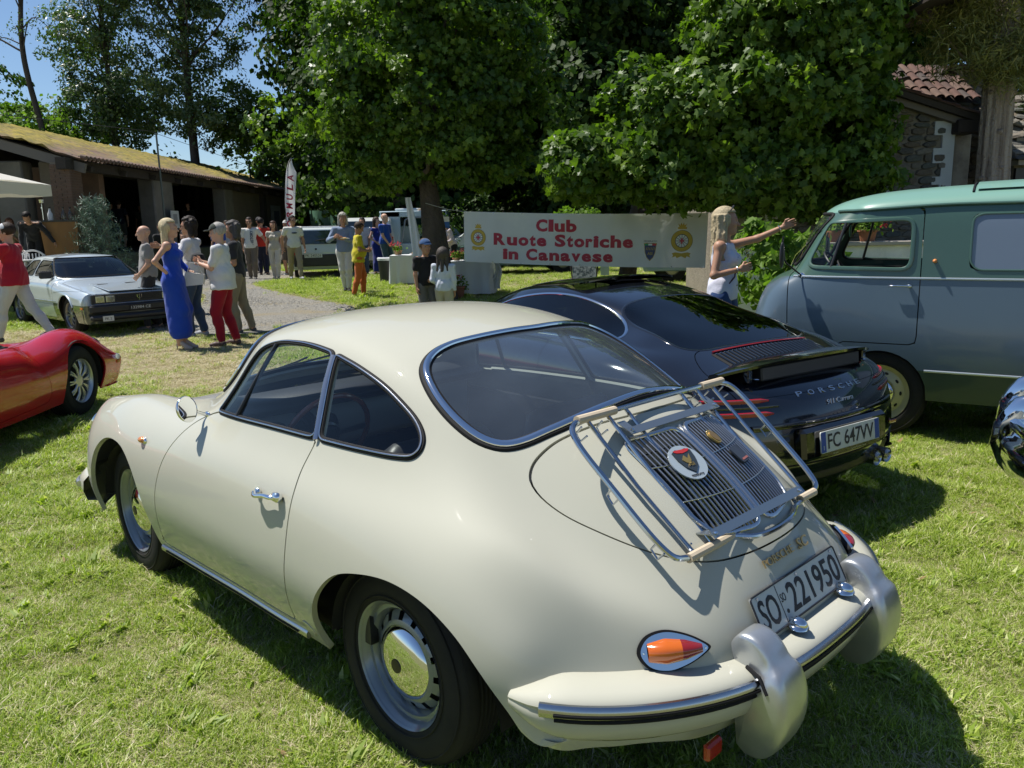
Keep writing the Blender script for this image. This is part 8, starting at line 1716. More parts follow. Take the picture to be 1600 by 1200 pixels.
def build_barn():
	t = thing('barn', 'long low brick barn with a moss-covered tile roof and open dark bays', 'barn', (-10.9, 21.5, 0)); O = np.array([-10.9, 21, 0])
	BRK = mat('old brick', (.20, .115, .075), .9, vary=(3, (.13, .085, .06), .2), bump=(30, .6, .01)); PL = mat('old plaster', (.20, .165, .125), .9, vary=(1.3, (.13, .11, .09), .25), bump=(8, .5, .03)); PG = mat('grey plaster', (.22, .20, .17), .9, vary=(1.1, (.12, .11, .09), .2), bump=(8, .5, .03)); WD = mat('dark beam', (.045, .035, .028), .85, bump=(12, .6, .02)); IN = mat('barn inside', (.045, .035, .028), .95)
	def P(*a): return tuple(np.array(a)-O)
	b = MB(); b.box(P(-17, 34.6, .55), (11.9, 27.5, 1.05), mat('platform stone', (.13, .13, .10), .9, vary=(2, (.07, .09, .04), .2), bump=(10, .8, .04))); b.obj('platform', t)
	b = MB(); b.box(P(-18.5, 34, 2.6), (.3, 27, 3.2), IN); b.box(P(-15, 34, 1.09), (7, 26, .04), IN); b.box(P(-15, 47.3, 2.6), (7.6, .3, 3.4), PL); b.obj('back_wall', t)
	b = MB(); b.box(P(-15.0, 23.2, 2.2), (7.0, .3, 2.6), BRK); b.obj('end_wall', t)
	brick_stack('brick_pillar', P(-11.45, 20.5, .25), P(-10.95, 21.05, 3.42), t, BRK)
	for x, y, w, d, m in ((-13.0, 21.6, .75, .5, PG), (-12.2, 21.9, .35, .5, PL), (-11.25, 26.2, .5, 1.5, PG), (-11.25, 32.4, .5, 1.0, PG)):
		b = MB(); b.box(P(x, y, 1.9), (w, d, 3.3), m, b=.04); b.obj('pier', t, sharp=40)
	for y0, y1 in ((32.9, 36.9), (37.3, 41.3), (41.7, 46.6)): b = MB(); b.box(P(-11.28, (y0+y1)/2, 1.85), (.25, y1-y0, 3.2), PL); b.obj('wall_panel', t)
	for y in (37.1, 41.5, 46.85): b = MB(); b.box(P(-11.2, y, 1.85), (.45, .45, 3.3), mat('pale pilaster', (.36, .32, .27), .9) if y > 46 else WD); b.obj('pilaster', t)
	b = MB(); b.box(P(-11.05, 34, 3.38), (.25, 27.4, .28), WD); b.obj('eave_beam', t)
	for k in range(14): b = MB(); b.box(P(-13.4, 21.2+k*1.95, 4.10), (5.6, .12, .14), WD, R=rotm(0, .30, 0)); b.obj('rafter', t)
	b = MB(); b.box(P(-13.3, 20.75, 4.08), (5.5, .10, .24), mat('grey fascia', (.16, .14, .12), .85), R=rotm(0, .30, 0)); b.obj('verge_board', t)
	# roof: rows of curved tiles under moss
	r = np.random.default_rng(2); ny = 27*30; ys = np.linspace(20.6, 47.7, ny); us = np.linspace(0, 1, 34); X = np.zeros((34, ny)); Z = X.copy(); Y = X.copy()
	ph = np.cos((ys-20.6)/.21*2*PI); noise = np.zeros((34, ny));
	for f, a in ((.9, .05), (2.3, .03), (5.7, .02)): noise += a*np.sin(f*ys[None]+r.uniform(0, 6)+3*np.sin(us[:, None]*5*f+r.uniform(0, 6)))
	moss = np.clip(.12+us[:, None]*.9+noise*7+r.normal(0, .25, (34, ny)), 0, 1); moss[:3] *= .45
	for i, u in enumerate(us):
		X[i] = -10.62-5.4*u; step = .018*((u*16) % 1); Z[i] = 3.50+1.58*u+noise[i]*.5+.032*ph*(1-.75*moss[i])-step+moss[i]*(.03+.07*r.uniform(size=ny)**2); Y[i] = ys
	V = np.stack([X, Y, Z], -1).reshape(-1, 3)-O; T = grid_tris(34, ny); me = None
	m1 = bpy.data.materials.new('mossy tiles'); m1.use_nodes = True; nt = m1.node_tree; bs = nt.nodes['Principled BSDF']; bs.inputs['Roughness'].default_value = .95; at = nt.nodes.new('ShaderNodeAttribute'); at.attribute_name = 'moss'; tc = nt.nodes.new('ShaderNodeTexCoord')
	c = nmix(nt, at.outputs['Fac'], nmix(nt, nnoise(nt, tc.outputs['Object'], 5, .35, .65), (.20, .12, .085), (.13, .10, .085)), nmix(nt, nnoise(nt, tc.outputs['Object'], 3, .35, .65), (.30, .235, .04), (.15, .135, .03))); nt.links.new(c, bs.inputs['Base Color'])
	me = raw_mesh('roof_tiles', V, T if np.cross(V[T[0, 1]]-V[T[0, 0]], V[T[0, 2]]-V[T[0, 0]])[2] > 0 else T[:, ::-1], m1); me.attributes.new('moss', 'FLOAT', 'POINT').data.foreach_set('value', moss.astype(np.float32).ravel()); tag(place('roof_tiles', me, t), kind='stuff')
	b = MB(); b.add([P(-10.65, 20.65, 3.44), P(-16.0, 20.65, 5.02), P(-21.4, 20.65, 3.44), P(-10.65, 47.6, 3.44), P(-16.0, 47.6, 5.02), P(-21.4, 47.6, 3.44)], [(0, 3, 4, 1), (1, 4, 5, 2)], WD); b.obj('roof_boards', t)
	b = MB(); e = [(-10.62, 20.7+.21*i, 3.50) for i in range(128)]
	for x, y, z in e: b.tube([P(x-.10, y, z+.055), P(x+.03, y, z+.02)], .062, mat('tile end', (.21, .125, .09), .9, vary=(6, (.13, .10, .08), .2)), 7)
	tag(b.obj('eave_tiles', t, sharp=60), kind='stuff')
	b = MB(); b.tube([P(-10.6, 25.1, .4), P(-10.6, 25.1, 4.6)], .03, mat('grey pole', (.12, .14, .12), .5), 8); b.obj('pole', t)
	p = MB(); C = [(-10.6, 25.1+i*.0, 4.6) for i in (0,)]; w = MB(); w.tube([(-14, 15, 4.6), (-12, 20, 4.45), (-10.6, 25.1, 4.6), (-10.8, 36, 4.3), (-11, 48, 4.6)], .008, BLK, 4); tag(w.obj('overhead_cable'), 'thin cable strung along above the barn roof', 'cable')
	s = thing('paper_notice', 'small white framed notice on the second barn pillar', 'sign', (-10.80, 26.9, 2.05)); b = MB(); b.box((0, 0, 0), (.02, .62, .55), mat('notice white', (.6, .6, .58), .6)); b.obj('board', s); b = MB(); b.box((.014, 0, .02), (.008, .3, .3), mat('notice grey', (.3, .3, .3), .6)); b.obj('print', s)
	s = thing('red_white_sign', 'white and red sign on the far corner of the barn', 'sign', (-10.75, 46.4, 2.55)); b = MB(); b.box((0, .2, 0), (.04, 1.3, 1.2), mat('notice white')); b.obj('panel', s); b = MB(); b.box((.03, .4, -.55), (.05, 1.2, .42), mat('sign red', (.5, .03, .03), .4)); b.obj('red_panel', s)
	s = thing('barn_poster', 'pale poster on the barn wall behind the feather flag', 'poster', (-11.1, 39.7, 2.05)); b = MB(); b.box((0, 0, 0), (.02, 1.6, 1.5), mat('poster grey', (.30, .31, .33), .7)); b.obj('sheet', s); b = MB(); b.box((.014, .05, .15), (.01, .9, .7), mat('poster dark', (.08, .09, .14), .7)); b.obj('print', s)
def build_left_props():
	WP = mat('white plastic', (.6, .6, .6), .4)
	u = thing('parasol', 'white parasol whose square corner reaches in at the left edge', 'parasol', (-12.15, 18.6, 0)); CV = mat('parasol cloth', (.62, .60, .55), .8, trans=(.2, (1, .95, .85)))
	b = MB(); c = np.array([0, -1.5, 3.35]); q = [(2, -3.0), (2, .0), (-2, .0), (-2, -3.0)]
	for i in range(4):
		a, d = np.array([*q[i], 2.72]), np.array([*q[(i+1) % 4], 2.72]); mdl = (a+d)/2+(0, 0, .03); b.add([c, a, mdl, d], [(0, 1, 2), (0, 2, 3)], CV)
	b.obj('canopy', u, smooth=False); b = MB()
	for i in range(4):
		a, d = np.array([*q[i], 2.72]), np.array([*q[(i+1) % 4], 2.72]); n = 9; P = [a+(d-a)*k/(n-1) for k in range(n)]; b.grid([[p, p-(0, 0, .24+.02*(k % 2))] for k, p in enumerate(P)], CV)
	b.obj('valance', u); b = MB(); b.tube([(0, -1.5, 0), (0, -1.5, 3.3)], .03, mat('grey pole'), 8); b.obj('pole', u)
	for i in range(4): b = MB(); b.tube([c-(0, 0, .05), np.array([*q[i], 2.70])], .015, WP, 5); b.obj('rib', u)
	b = MB(); b.box((0, -1.5, .04), (.6, .6, .08), mat('mortar')); b.obj('base', u)
	def chair(x, y, z, rz, lb, bench=1.):
		t = thing('garden_chair', lb, 'chair', (x, y, z), rz, 'white slatted garden chairs by the barn'); w = .26*bench
		for i in range(int(7*bench)): b = MB(); yy = -w+.05+(2*w-.1)*i/(int(7*bench)-1); b.box((-.22, yy, .66), (.02, .025, .40), WP, R=rotm(0, -.12, 0)); b.obj('back_slat', t)
		b = MB(); b.tube(smooth_poly([(-.25, -w, .80), (-.27, -w*.5, .90), (-.28, 0, .93), (-.27, w*.5, .90), (-.25, w, .80)], 20, closed=False), .025, WP, 6); b.obj('top_rail', t)
		b = MB(); b.box((0, 0, .43), (.46, 2*w, .04), WP, b=.01); b.obj('seat', t)
		for sx in (-.2, .2):
			for sy in (-w+.03, w-.03): b = MB(); b.box((sx, sy, .33), (.04, .04, .66), WP); b.obj('leg', t)
		for sy in (-w+.03, w-.03): b = MB(); b.box((0, sy, .67), (.48, .05, .03), WP, b=.008); b.obj('armrest', t)
	chair(-12.9, 20.7, .5, -1.2, 'white slatted garden bench at the far left under the parasol', 1.6); chair(-11.9, 19.7, .35, -1.9, 'white slatted chair left of the bending man'); chair(-11.3, 19.5, .35, -1.1, 'white slatted chair directly behind the silver car')
	t = thing('garden_table', 'white round table in front of the bending man', 'table', (-11.7, 19.3, .35)); b = MB(); b.lathe([(.0005, .72), (.5, .72), (.5, .69), (.0005, .69)], WP, n=28); b.obj('table_top', t); b = MB(); b.tube([(0, 0, .05), (0, 0, .7)], .04, WP, 8); b.obj('pedestal', t)
	t = thing('serving_counter', 'honey-coloured wooden counter against the brick pillar', 'counter', (-11.1, 20.55, .75), .35); WO = mat('honey wood', (.30, .14, .035), .45, vary=(3, (.20, .09, .025), .2, (1, 1, .2))); b = MB(); b.add([(-.34, -.25, 0), (.34, -.25, 0), (.34, .25, 0), (-.34, .25, 0), (-.42, -.3, 1.2), (.42, -.3, 1.2), (.42, .3, 1.2), (-.42, .3, 1.2)], [(3, 2, 1, 0), (0, 1, 5, 4), (1, 2, 6, 5), (2, 3, 7, 6), (3, 0, 4, 7)], WO); b.obj('front_panel', t, smooth=False); b = MB(); b.box((0, 0, 1.215), (.88, .64, .04), mat('counter top', (.04, .035, .03), .4)); b.obj('counter_top', t)
	GB = glass('clear bottle', (.75, .8, .8));
	for i, (x, y, lb, gm) in enumerate([(-.34, -.1, 'tall silver corkscrew stand at the left end of the counter', CHROME), (-.20, 0, 'open white bottle, second from the left on the counter', mat('white china', (.7, .7, .7), .3)), (.10, -.05, 'clear glass carafe in the middle of the counter', GB), (.24, .05, 'clear glass carafe at the right end of the counter', GB)]):
		o = Matrix.Translation((-11.1, 20.55, .75))@Matrix.Rotation(.35, 4, 'Z')@Vector((x, y, 1.235)); t = thing('bottle', lb, 'bottle', o); b = MB(); b.lathe([(.0005, 0), (.055, 0), (.06, .02), (.06, .16), (.03, .22), (.022, .28), (.024, .30), (.0005, .30)] if i else [(.0005, 0), (.05, 0), (.01, .02), (.01, .40), (.05, .42), (.06, .50), (.0005, .46)], gm, n=14); b.obj('glass', t); b = MB(); b.lathe([(.026, .29), (.026, .32), (.0005, .32)], BLK if i else CHROME, n=10); b.obj('stopper', t)
	t = thing('spruce_tree', 'small blue-green spruce standing beside the brick pillar', 'tree', (-10.25, 20.6, .25)); b = MB(); b.tube([(0, 0, 0), (0, 0, 2.3)], [.05, .015], BARK, 8); b.obj('trunk', t); P = []; N_ = []; q = np.random.default_rng(8)
	for k in range(64):
		z = .35+1.85*k/64; L = .95*(1-(z-.2)/2.4)+.1; a = k*2.4; e = np.array([math.cos(a)*L, math.sin(a)*L, z-.12*L+.12]); s0 = np.array([0, 0, z]); bb = MB(); bb.tube([s0, (s0+e)/2-(0, 0, .04), e], .008, BARK, 4)
		if k % 4 == 0: bb.obj('branch', t)
		for j in range(110): f = q.uniform(.12, 1); sd = q.normal(0, .055*(1.3-f*.5), 3); P.append(s0+(e-s0)*f+sd); N_.append(q.normal(size=3))
	leaves('needles', np.array(P), np.array(N_), .12, 'needle', tone_mat('spruce needles', [(.09, .15, .10), (.13, .20, .14), (.18, .26, .19), (.24, .32, .25)], .5), t, jit=1.)
def build_house():
	t = thing('stone_house', 'rubble stone house with white painted quoins and red tile roof behind the van', 'house', (4.0, 14.0, 0)); O = np.array([4., 14., 0]); r = np.random.default_rng(21)
	WHT = mat('white lime paint', (.60, .63, .64), .8, vary=(2, (.50, .53, .54), .25), bump=(20, .3, .01)); MOR = mat('lime mortar', (.26, .23, .18), .95, vary=(5, (.18, .16, .12), .2), bump=(25, .8, .02)); WD = mat('dark eave wood', (.03, .022, .018), .7)
	def P(*a): return np.array(a, float)-O
	b = MB(); b.add([P(4.1, 14, 0), P(7.46, 14, 0), P(7.46, 14, 3.24), P(6.22, 14, 3.60), P(5.3, 14, 3.20), P(4.1, 14, 3.15), P(4.1, 19, 0), P(7.46, 19, 0), P(7.46, 19, 3.24), P(6.22, 19, 3.60), P(5.3, 19, 3.20), P(4.1, 19, 3.15)], [(0, 1, 2, 3, 4, 5), (1, 7, 8, 2), (11, 10, 9, 8, 7, 6), (0, 5, 11, 6)], MOR); wall = b.obj('gable_wall', t, smooth=False)
	cols = [mat('stone %d' % i, c, .9, vary=(6, tuple(v*.6 for v in c), .2), bump=(18, .9, .02)) for i, c in enumerate([(.20, .175, .14), (.26, .24, .20), (.155, .15, .135), (.23, .19, .14), (.17, .18, .16), (.30, .28, .24)])]
	def stone_mesh(m):
		n = 9; a = np.sort(r.uniform(0, 2*PI, n)+0)*0+np.linspace(0, 2*PI, n, endpoint=False)+r.normal(0, .16, n); q = np.stack([np.cos(a), np.sin(a)], 1); q /= np.abs(q).max(1, keepdims=True)**.75; q *= (.5*r.uniform(.86, 1.02, (n, 1)))
		V = [(x, 0, z) for x, z in q]+[(x*.88, -.75-.2*r.uniform(), z*.86) for x, z in q]+[(r.normal(0, .1), -1.05, r.normal(0, .1))]; F = [(i, (i+1) % n, n+(i+1) % n, n+i) for i in range(n)]+[(n+i, n+(i+1) % n, 2*n) for i in range(n)]
		return raw_mesh('stone', V, F, m, smooth=False)
	SM = [stone_mesh(cols[i % 6]) for i in range(18)]
	z = .95; cnt = 0; windows = [(5.70, 6.20, 1.9, 2.52)]
	while z < 3.72:
		h = r.uniform(.075, .15); x = 4.15
		while x < 7.3:
			w = r.uniform(.12, .34); cx = x+w/2; top = 3.20+.38*max(0, 1-abs(cx-6.22)/1.2) if cx > 5.3 else 3.3
			vis = not any(a-.05 < cx < b_+.05 and c-.03 < z+h/2 < d+.03 for a, b_, c, d in windows)
			if vis and z+h < top and cx < 7.28:
				o = place('stone', SM[r.integers(0, 18)], wall, tuple(P(cx, 13.99, z+h/2)), (0, r.normal(0, .06), 0)); o.scale = (w*1.0, .035*r.uniform(.6, 1.6), h*1.02); cnt += 1
			x += w+.008
		z += h+.004
	# painted corner with its teeth, side wall, reveal
	q = [(7.10, 2.0), (7.42, 2.0), (7.42, 3.17), (7.08, 3.17), (7.08, 2.95), (7.22, 2.95), (7.22, 2.74), (7.08, 2.74), (7.08, 2.50), (7.23, 2.50), (7.23, 2.28), (7.09, 2.28), (7.09, 2.15), (7.22, 2.15), (7.22, 2.05), (7.10, 2.05)]
	b = MB(); b.prism([(a-4.0, c) for a, c in q], (0, -.045, 0), (1, 0, 0), (0, 0, 1), .05, WHT); b.prism([(3.1, 0), (3.42, 0), (3.42, 2.0), (3.1, 2.0)], (0, -.045, 0), (1, 0, 0), (0, 0, 1), .05, WHT); b.obj('quoins', wall, smooth=False)
	# window with white frame (half hidden by the maple)
	x0, x1, z0, z1 = 5.70, 6.20, 1.9, 2.52
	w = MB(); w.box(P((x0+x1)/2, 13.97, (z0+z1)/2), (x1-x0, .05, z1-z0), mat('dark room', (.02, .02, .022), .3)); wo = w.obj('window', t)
	for a, c, d in (((x0+x1)/2, z1+.05, (x1-x0+.3, .08, .12)), ((x0+x1)/2, z0-.05, (x1-x0+.3, .10, .12)), (x0-.09, (z0+z1)/2, (.18, .08, z1-z0)), (x1+.09, (z0+z1)/2, (.18, .08, z1-z0))): b = MB(); b.box(P(a, 13.95, c), d, WHT); b.obj('window_surround', wo)
	for zz in (2.08, 2.26, 2.44): b = MB(); b.box(P((x0+x1)/2, 13.935, zz), (x1-x0, .02, .02), BLK); b.obj('window_bar', wo)
	for xx in (5.91, 6.04, 6.17): b = MB(); b.box(P(xx, 13.925, 2.26), (.02, .02, .72), BLK); b.obj('window_bar', wo)
	b = MB(); b.box(P(4.45, 13.93, 1.75), (.26, .1, 1.9), WHT); b.obj('white_pilaster', t)
	# recessed right part in shade with its pillar
	b = MB(); b.box(P(8.9, 15.6, 1.9), (2.6, .3, 3.8), MOR); b.obj('recess_wall', t)
	b = MB(); b.box(P(7.66, 14.3, 1.58), (.30, .30, 3.16), mat('worn plaster', (.34, .30, .24), .9, vary=(3, (.18, .15, .12), .15), bump=(14, .8, .02)), b=.02); b.obj('corner_pillar', t, sharp=40)
	b = MB(); b.box(P(8.0, 14.9, 1.6), (.12, .1, 3.2), WD); b.obj('downpipe', t)
	k = 0; z = 1.2
	while z < 3.7:
		h = r.uniform(.07, .15); x = 7.7
		while x < 10.1:
			w = r.uniform(.12, .36); o = place('stone', SM[r.integers(0, 18)], t, tuple(P(x+w/2, 15.44, z+h/2)), (0, r.normal(0, .06), 0)); o.scale = (w, .035*r.uniform(.6, 1.6), h*1.02); x += w+.008
		z += h+.004
	# eaves and tiled roofs
	b = MB(); L = [(4.8, 3.22), (6.22, 3.66), (7.72, 3.18)]
	for (xa, za), (xb, zb) in zip(L[:-1], L[1:]):
		b.add([P(xa, 13.72, za-.07), P(xb, 13.72, zb-.07), P(xb, 13.72, zb+.05), P(xa, 13.72, za+.05), P(xa, 13.80, za-.07), P(xb, 13.80, zb-.07), P(xb, 13.80, zb+.05), P(xa, 13.80, za+.05)], [(0, 1, 2, 3), (7, 6, 5, 4), (0, 4, 5, 1), (3, 2, 6, 7)], WD)
		b.add([P(xa, 13.74, za-.03), P(xb, 13.74, zb-.03), P(xb, 19.2, zb-.03), P(xa, 19.2, za-.03)], [(0, 1, 2, 3)], WD)
	b.obj('eave_board', t, smooth=False)
	b = MB()
	for (xa, za), (xb, zb) in zip(L[:-1], L[1:]): b.box(P((xa+xb)/2, 13.90, (za+zb)/2-.12), (math.hypot(xb-xa, zb-za), .14, .10), MATS['grey fascia'], R=rotm(0, -math.atan2(zb-za, xb-xa), 0))
	b.obj('plaster_band', t, smooth=False)
	b = MB(); b.box(P(7.52, 13.95, 3.06), (.34, .45, .22), WD, b=.02); b.obj('eave_bracket', t)
	TM_ = [mat('roof tile %d' % i, c, .85, vary=(7, tuple(v*.6 for v in c), .2), bump=(20, .5, .01)) for i, c in enumerate([(.125, .062, .044), (.10, .056, .042), (.15, .09, .065), (.085, .062, .052)])]
	def tmesh(m):
		V = []; n = 7
		for y, rr in ((0, .085), (.42, .070)):
			for i in range(n): a = PI*i/(n-1); V.append((rr*math.cos(a), y, rr*.75*math.sin(a)))
			for i in range(n): a = PI*i/(n-1); V.append(((rr-.014)*math.cos(a), y, (rr-.014)*.75*math.sin(a)))
		F = [(i, i+1, 2*n+i+1, 2*n+i) for i in range(n-1)]+[(i+1, i, n+i, n+i+1) for i in range(n-1)]+[(n+i+1, n+i, 3*n+i, 3*n+i+1) for i in range(n-1)]
		return raw_mesh('roof_tile', V, F, m, sharp=40)
	TMs = [tmesh(m) for m in TM_]
	def tiles(parent, o, ux, uy, nx, ny_, name='roof_tile'):
		ux = np.array(ux, float); uy = np.array(uy, float); n_ = np.cross(ux, uy); n_ /= np.linalg.norm(n_)
		M3 = Matrix((tuple(ux/np.linalg.norm(ux)), tuple(uy/np.linalg.norm(uy)), tuple(n_))).transposed()
		for i in range(nx):
			for j in range(ny_):
				p = np.array(o)+ux*(i*.165)+uy*(j*.34)+n_*(.01+.004*j*0+r.normal(0, .006)); ob = place(name, TMs[r.integers(0, 4)], parent, tuple(p-O)); e = (M3@Matrix.Rotation(r.normal(0, .03), 3, 'Z')@Matrix.Rotation(-.045, 3, 'X')).to_euler(); ob.rotation_euler = e
	ro = MB(); sl = np.array([1.53, 0, -.50]); sl /= np.linalg.norm(sl); ro.add([P(6.22, 13.70, 3.69), P(7.72, 13.70, 3.21), P(7.72, 19.2, 3.21), P(6.22, 19.2, 3.69)], [(0, 1, 2, 3)], WD); ro.add([P(6.22, 13.70, 3.69), P(4.8, 13.70, 3.24), P(4.8, 19.2, 3.24), P(6.22, 19.2, 3.69)], [(3, 2, 1, 0)], WD); roof = ro.obj('roof', t, smooth=False)
	tiles(roof, (7.66, 13.78, 3.24), (0, 1, 0), -sl, 14, 5);
	sl2 = np.array([-1.43, 0, -.47]); sl2 /= np.linalg.norm(sl2); tiles(roof, (4.85, 16.0, 3.27), (0, -1, 0), -sl2, 14, 5)
	# upper roof plane rising behind, facing the lawn, and the chimney-like stone block
	up = np.array([0, .85, .53]); up /= np.linalg.norm(up); r2 = MB(); r2.add([P(6.9, 15.0, 3.66), P(8.35, 15.0, 3.58), P(8.35, 16.3, 4.30), P(7.0, 16.3, 4.2)], [(0, 1, 2, 3)], WD); ro2 = r2.obj('upper_roof', t, smooth=False); tiles(ro2, (7.0, 15.0, 3.70), (1, 0, -.05), up, 9, 4)
	b = MB(); b.box(P(8.62, 16.3, 3.3), (.66, .7, 2.0), MOR); b.obj('chimney_block', t, smooth=False); b = MB(); b.prism([(4.28, 3.45), (4.50, 3.45), (4.50, 3.78), (4.68, 3.78), (4.68, 4.0), (4.52, 4.0), (4.52, 4.28), (4.28, 4.28)], (0, 1.93, 0), (1, 0, 0), (0, 0, 1), .04, MATS['pale pilaster']); b.obj('chimney_quoins', t, smooth=False)
	for i in range(5):
		for j in range(5): o = place('stone', SM[(i*5+j) % 18], t, tuple(P(8.60+.11*j, 15.94, 3.45+.16*i+.02*(j % 2))), (0, 0, 0)); o.scale = (.15, .03, .14)
	b = MB(); b.box(P(8.6, 16.2, 4.34), (.8, .8, .07), MATS['roof tile 1']); b.obj('chimney_cap', t)
	# the neighbouring wing with a stone slab roof at the right edge
	b = MB(); b.box(P(9.9, 14.4, 1.4), (2.6, .4, 3.0), MOR); b.obj('wing_wall', t)
	z = 2.0
	for j in range(18):
		w = r.uniform(.25, .5)
		for k in range(7): o = place('slab', SM[r.integers(0, 18)], t, tuple(P(8.6+.38*k+r.normal(0, .05), 14.1+j*.06, 2.62+.062*j)), (r.uniform(.2, .6), r.normal(0, .1), 0)); o.scale = (.42, .30, .07)
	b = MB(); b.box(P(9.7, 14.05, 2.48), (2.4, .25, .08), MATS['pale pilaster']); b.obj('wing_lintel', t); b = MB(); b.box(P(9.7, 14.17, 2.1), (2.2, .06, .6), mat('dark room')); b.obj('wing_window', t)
	for k in range(3): b = MB(); b.box(P(9.7, 14.12, 1.95+.12*k), (2.2, .05, .03), mat('notice grey')); b.obj('shutter_slat', t)
	b = MB(); b.add([P(5.95, 12, 4.60), P(7.4, 12, 4.95), P(7.4, 15, 4.95), P(5.95, 15, 4.60), P(5.95, 12, 4.66), P(7.4, 12, 5.01), P(7.4, 15, 5.01), P(5.95, 15, 4.66)], [(3, 2, 1, 0), (4, 5, 6, 7), (0, 1, 5, 4), (3, 0, 4, 7)], WD); b.obj('high_eave', t, smooth=False)
	# garden wall with geraniums
	g = thing('garden_wall', 'low white rendered garden wall seen through and beside the van cab', 'wall', (4.2, 11.6, 0)); b = MB(); b.box((2.6, .15, .62), (7.2, .30, 1.24), mat('white render', (.80, .80, .78), .8, vary=(2.5, (.52, .53, .53), .2), bump=(10, .5, .03))); b.obj('wall', g); b = MB(); b.box((2.6, .15, 1.27), (7.3, .44, .06), MATS['pale pilaster'], b=.01); b.obj('coping', g)
	for i, (x, lb) in enumerate([(4.62, 'potted red geranium on the garden wall seen in the van vent window'), (5.08, 'potted red geranium on the garden wall seen in the van door window')]):
		p = thing('potted_geranium', lb, 'potted plant', (x, 11.68, 1.30)); pot(p, .13, .16, TERRA()); fl(p, .22, .20, 90+i)
def TERRA(): return mat('terracotta', (.36, .14, .07), .85, vary=(6, (.28, .11, .06), .2))
def pot(p, r, h, m): b = MB(); b.lathe([(.0005, 0), (r*.72, 0), (r*.95, h*.85), (r*1.08, h*.85), (r*1.08, h), (r*.9, h), (r*.85, h*.85), (.0005, h*.85)], m, n=24); b.obj('pot', p, sharp=40)
def fl(p, z, r, seed, red=(.55, .02, .05), n=240):
	q = np.random.default_rng(seed); P = q.normal(size=(n, 3))*[r*.5, r*.5, r*.32]+[0, 0, z]; leaves('foliage', P, q.normal(size=(n, 3)), .06, 'blob', LY, p); k = int(n*.55); c = q.normal(size=(6, 3))*[r*.5, r*.5, .04]+[0, 0, z+r*.6]; P = c[q.integers(0, 6, k)]+q.normal(0, .028, (k, 3)); leaves('petals', P, q.normal(size=(k, 3)), .035, 'blob', mat('petals %.2f %.2f' % (red[0], red[2]), red, .5, trans=(.3, (.9, .1, .15))), p)
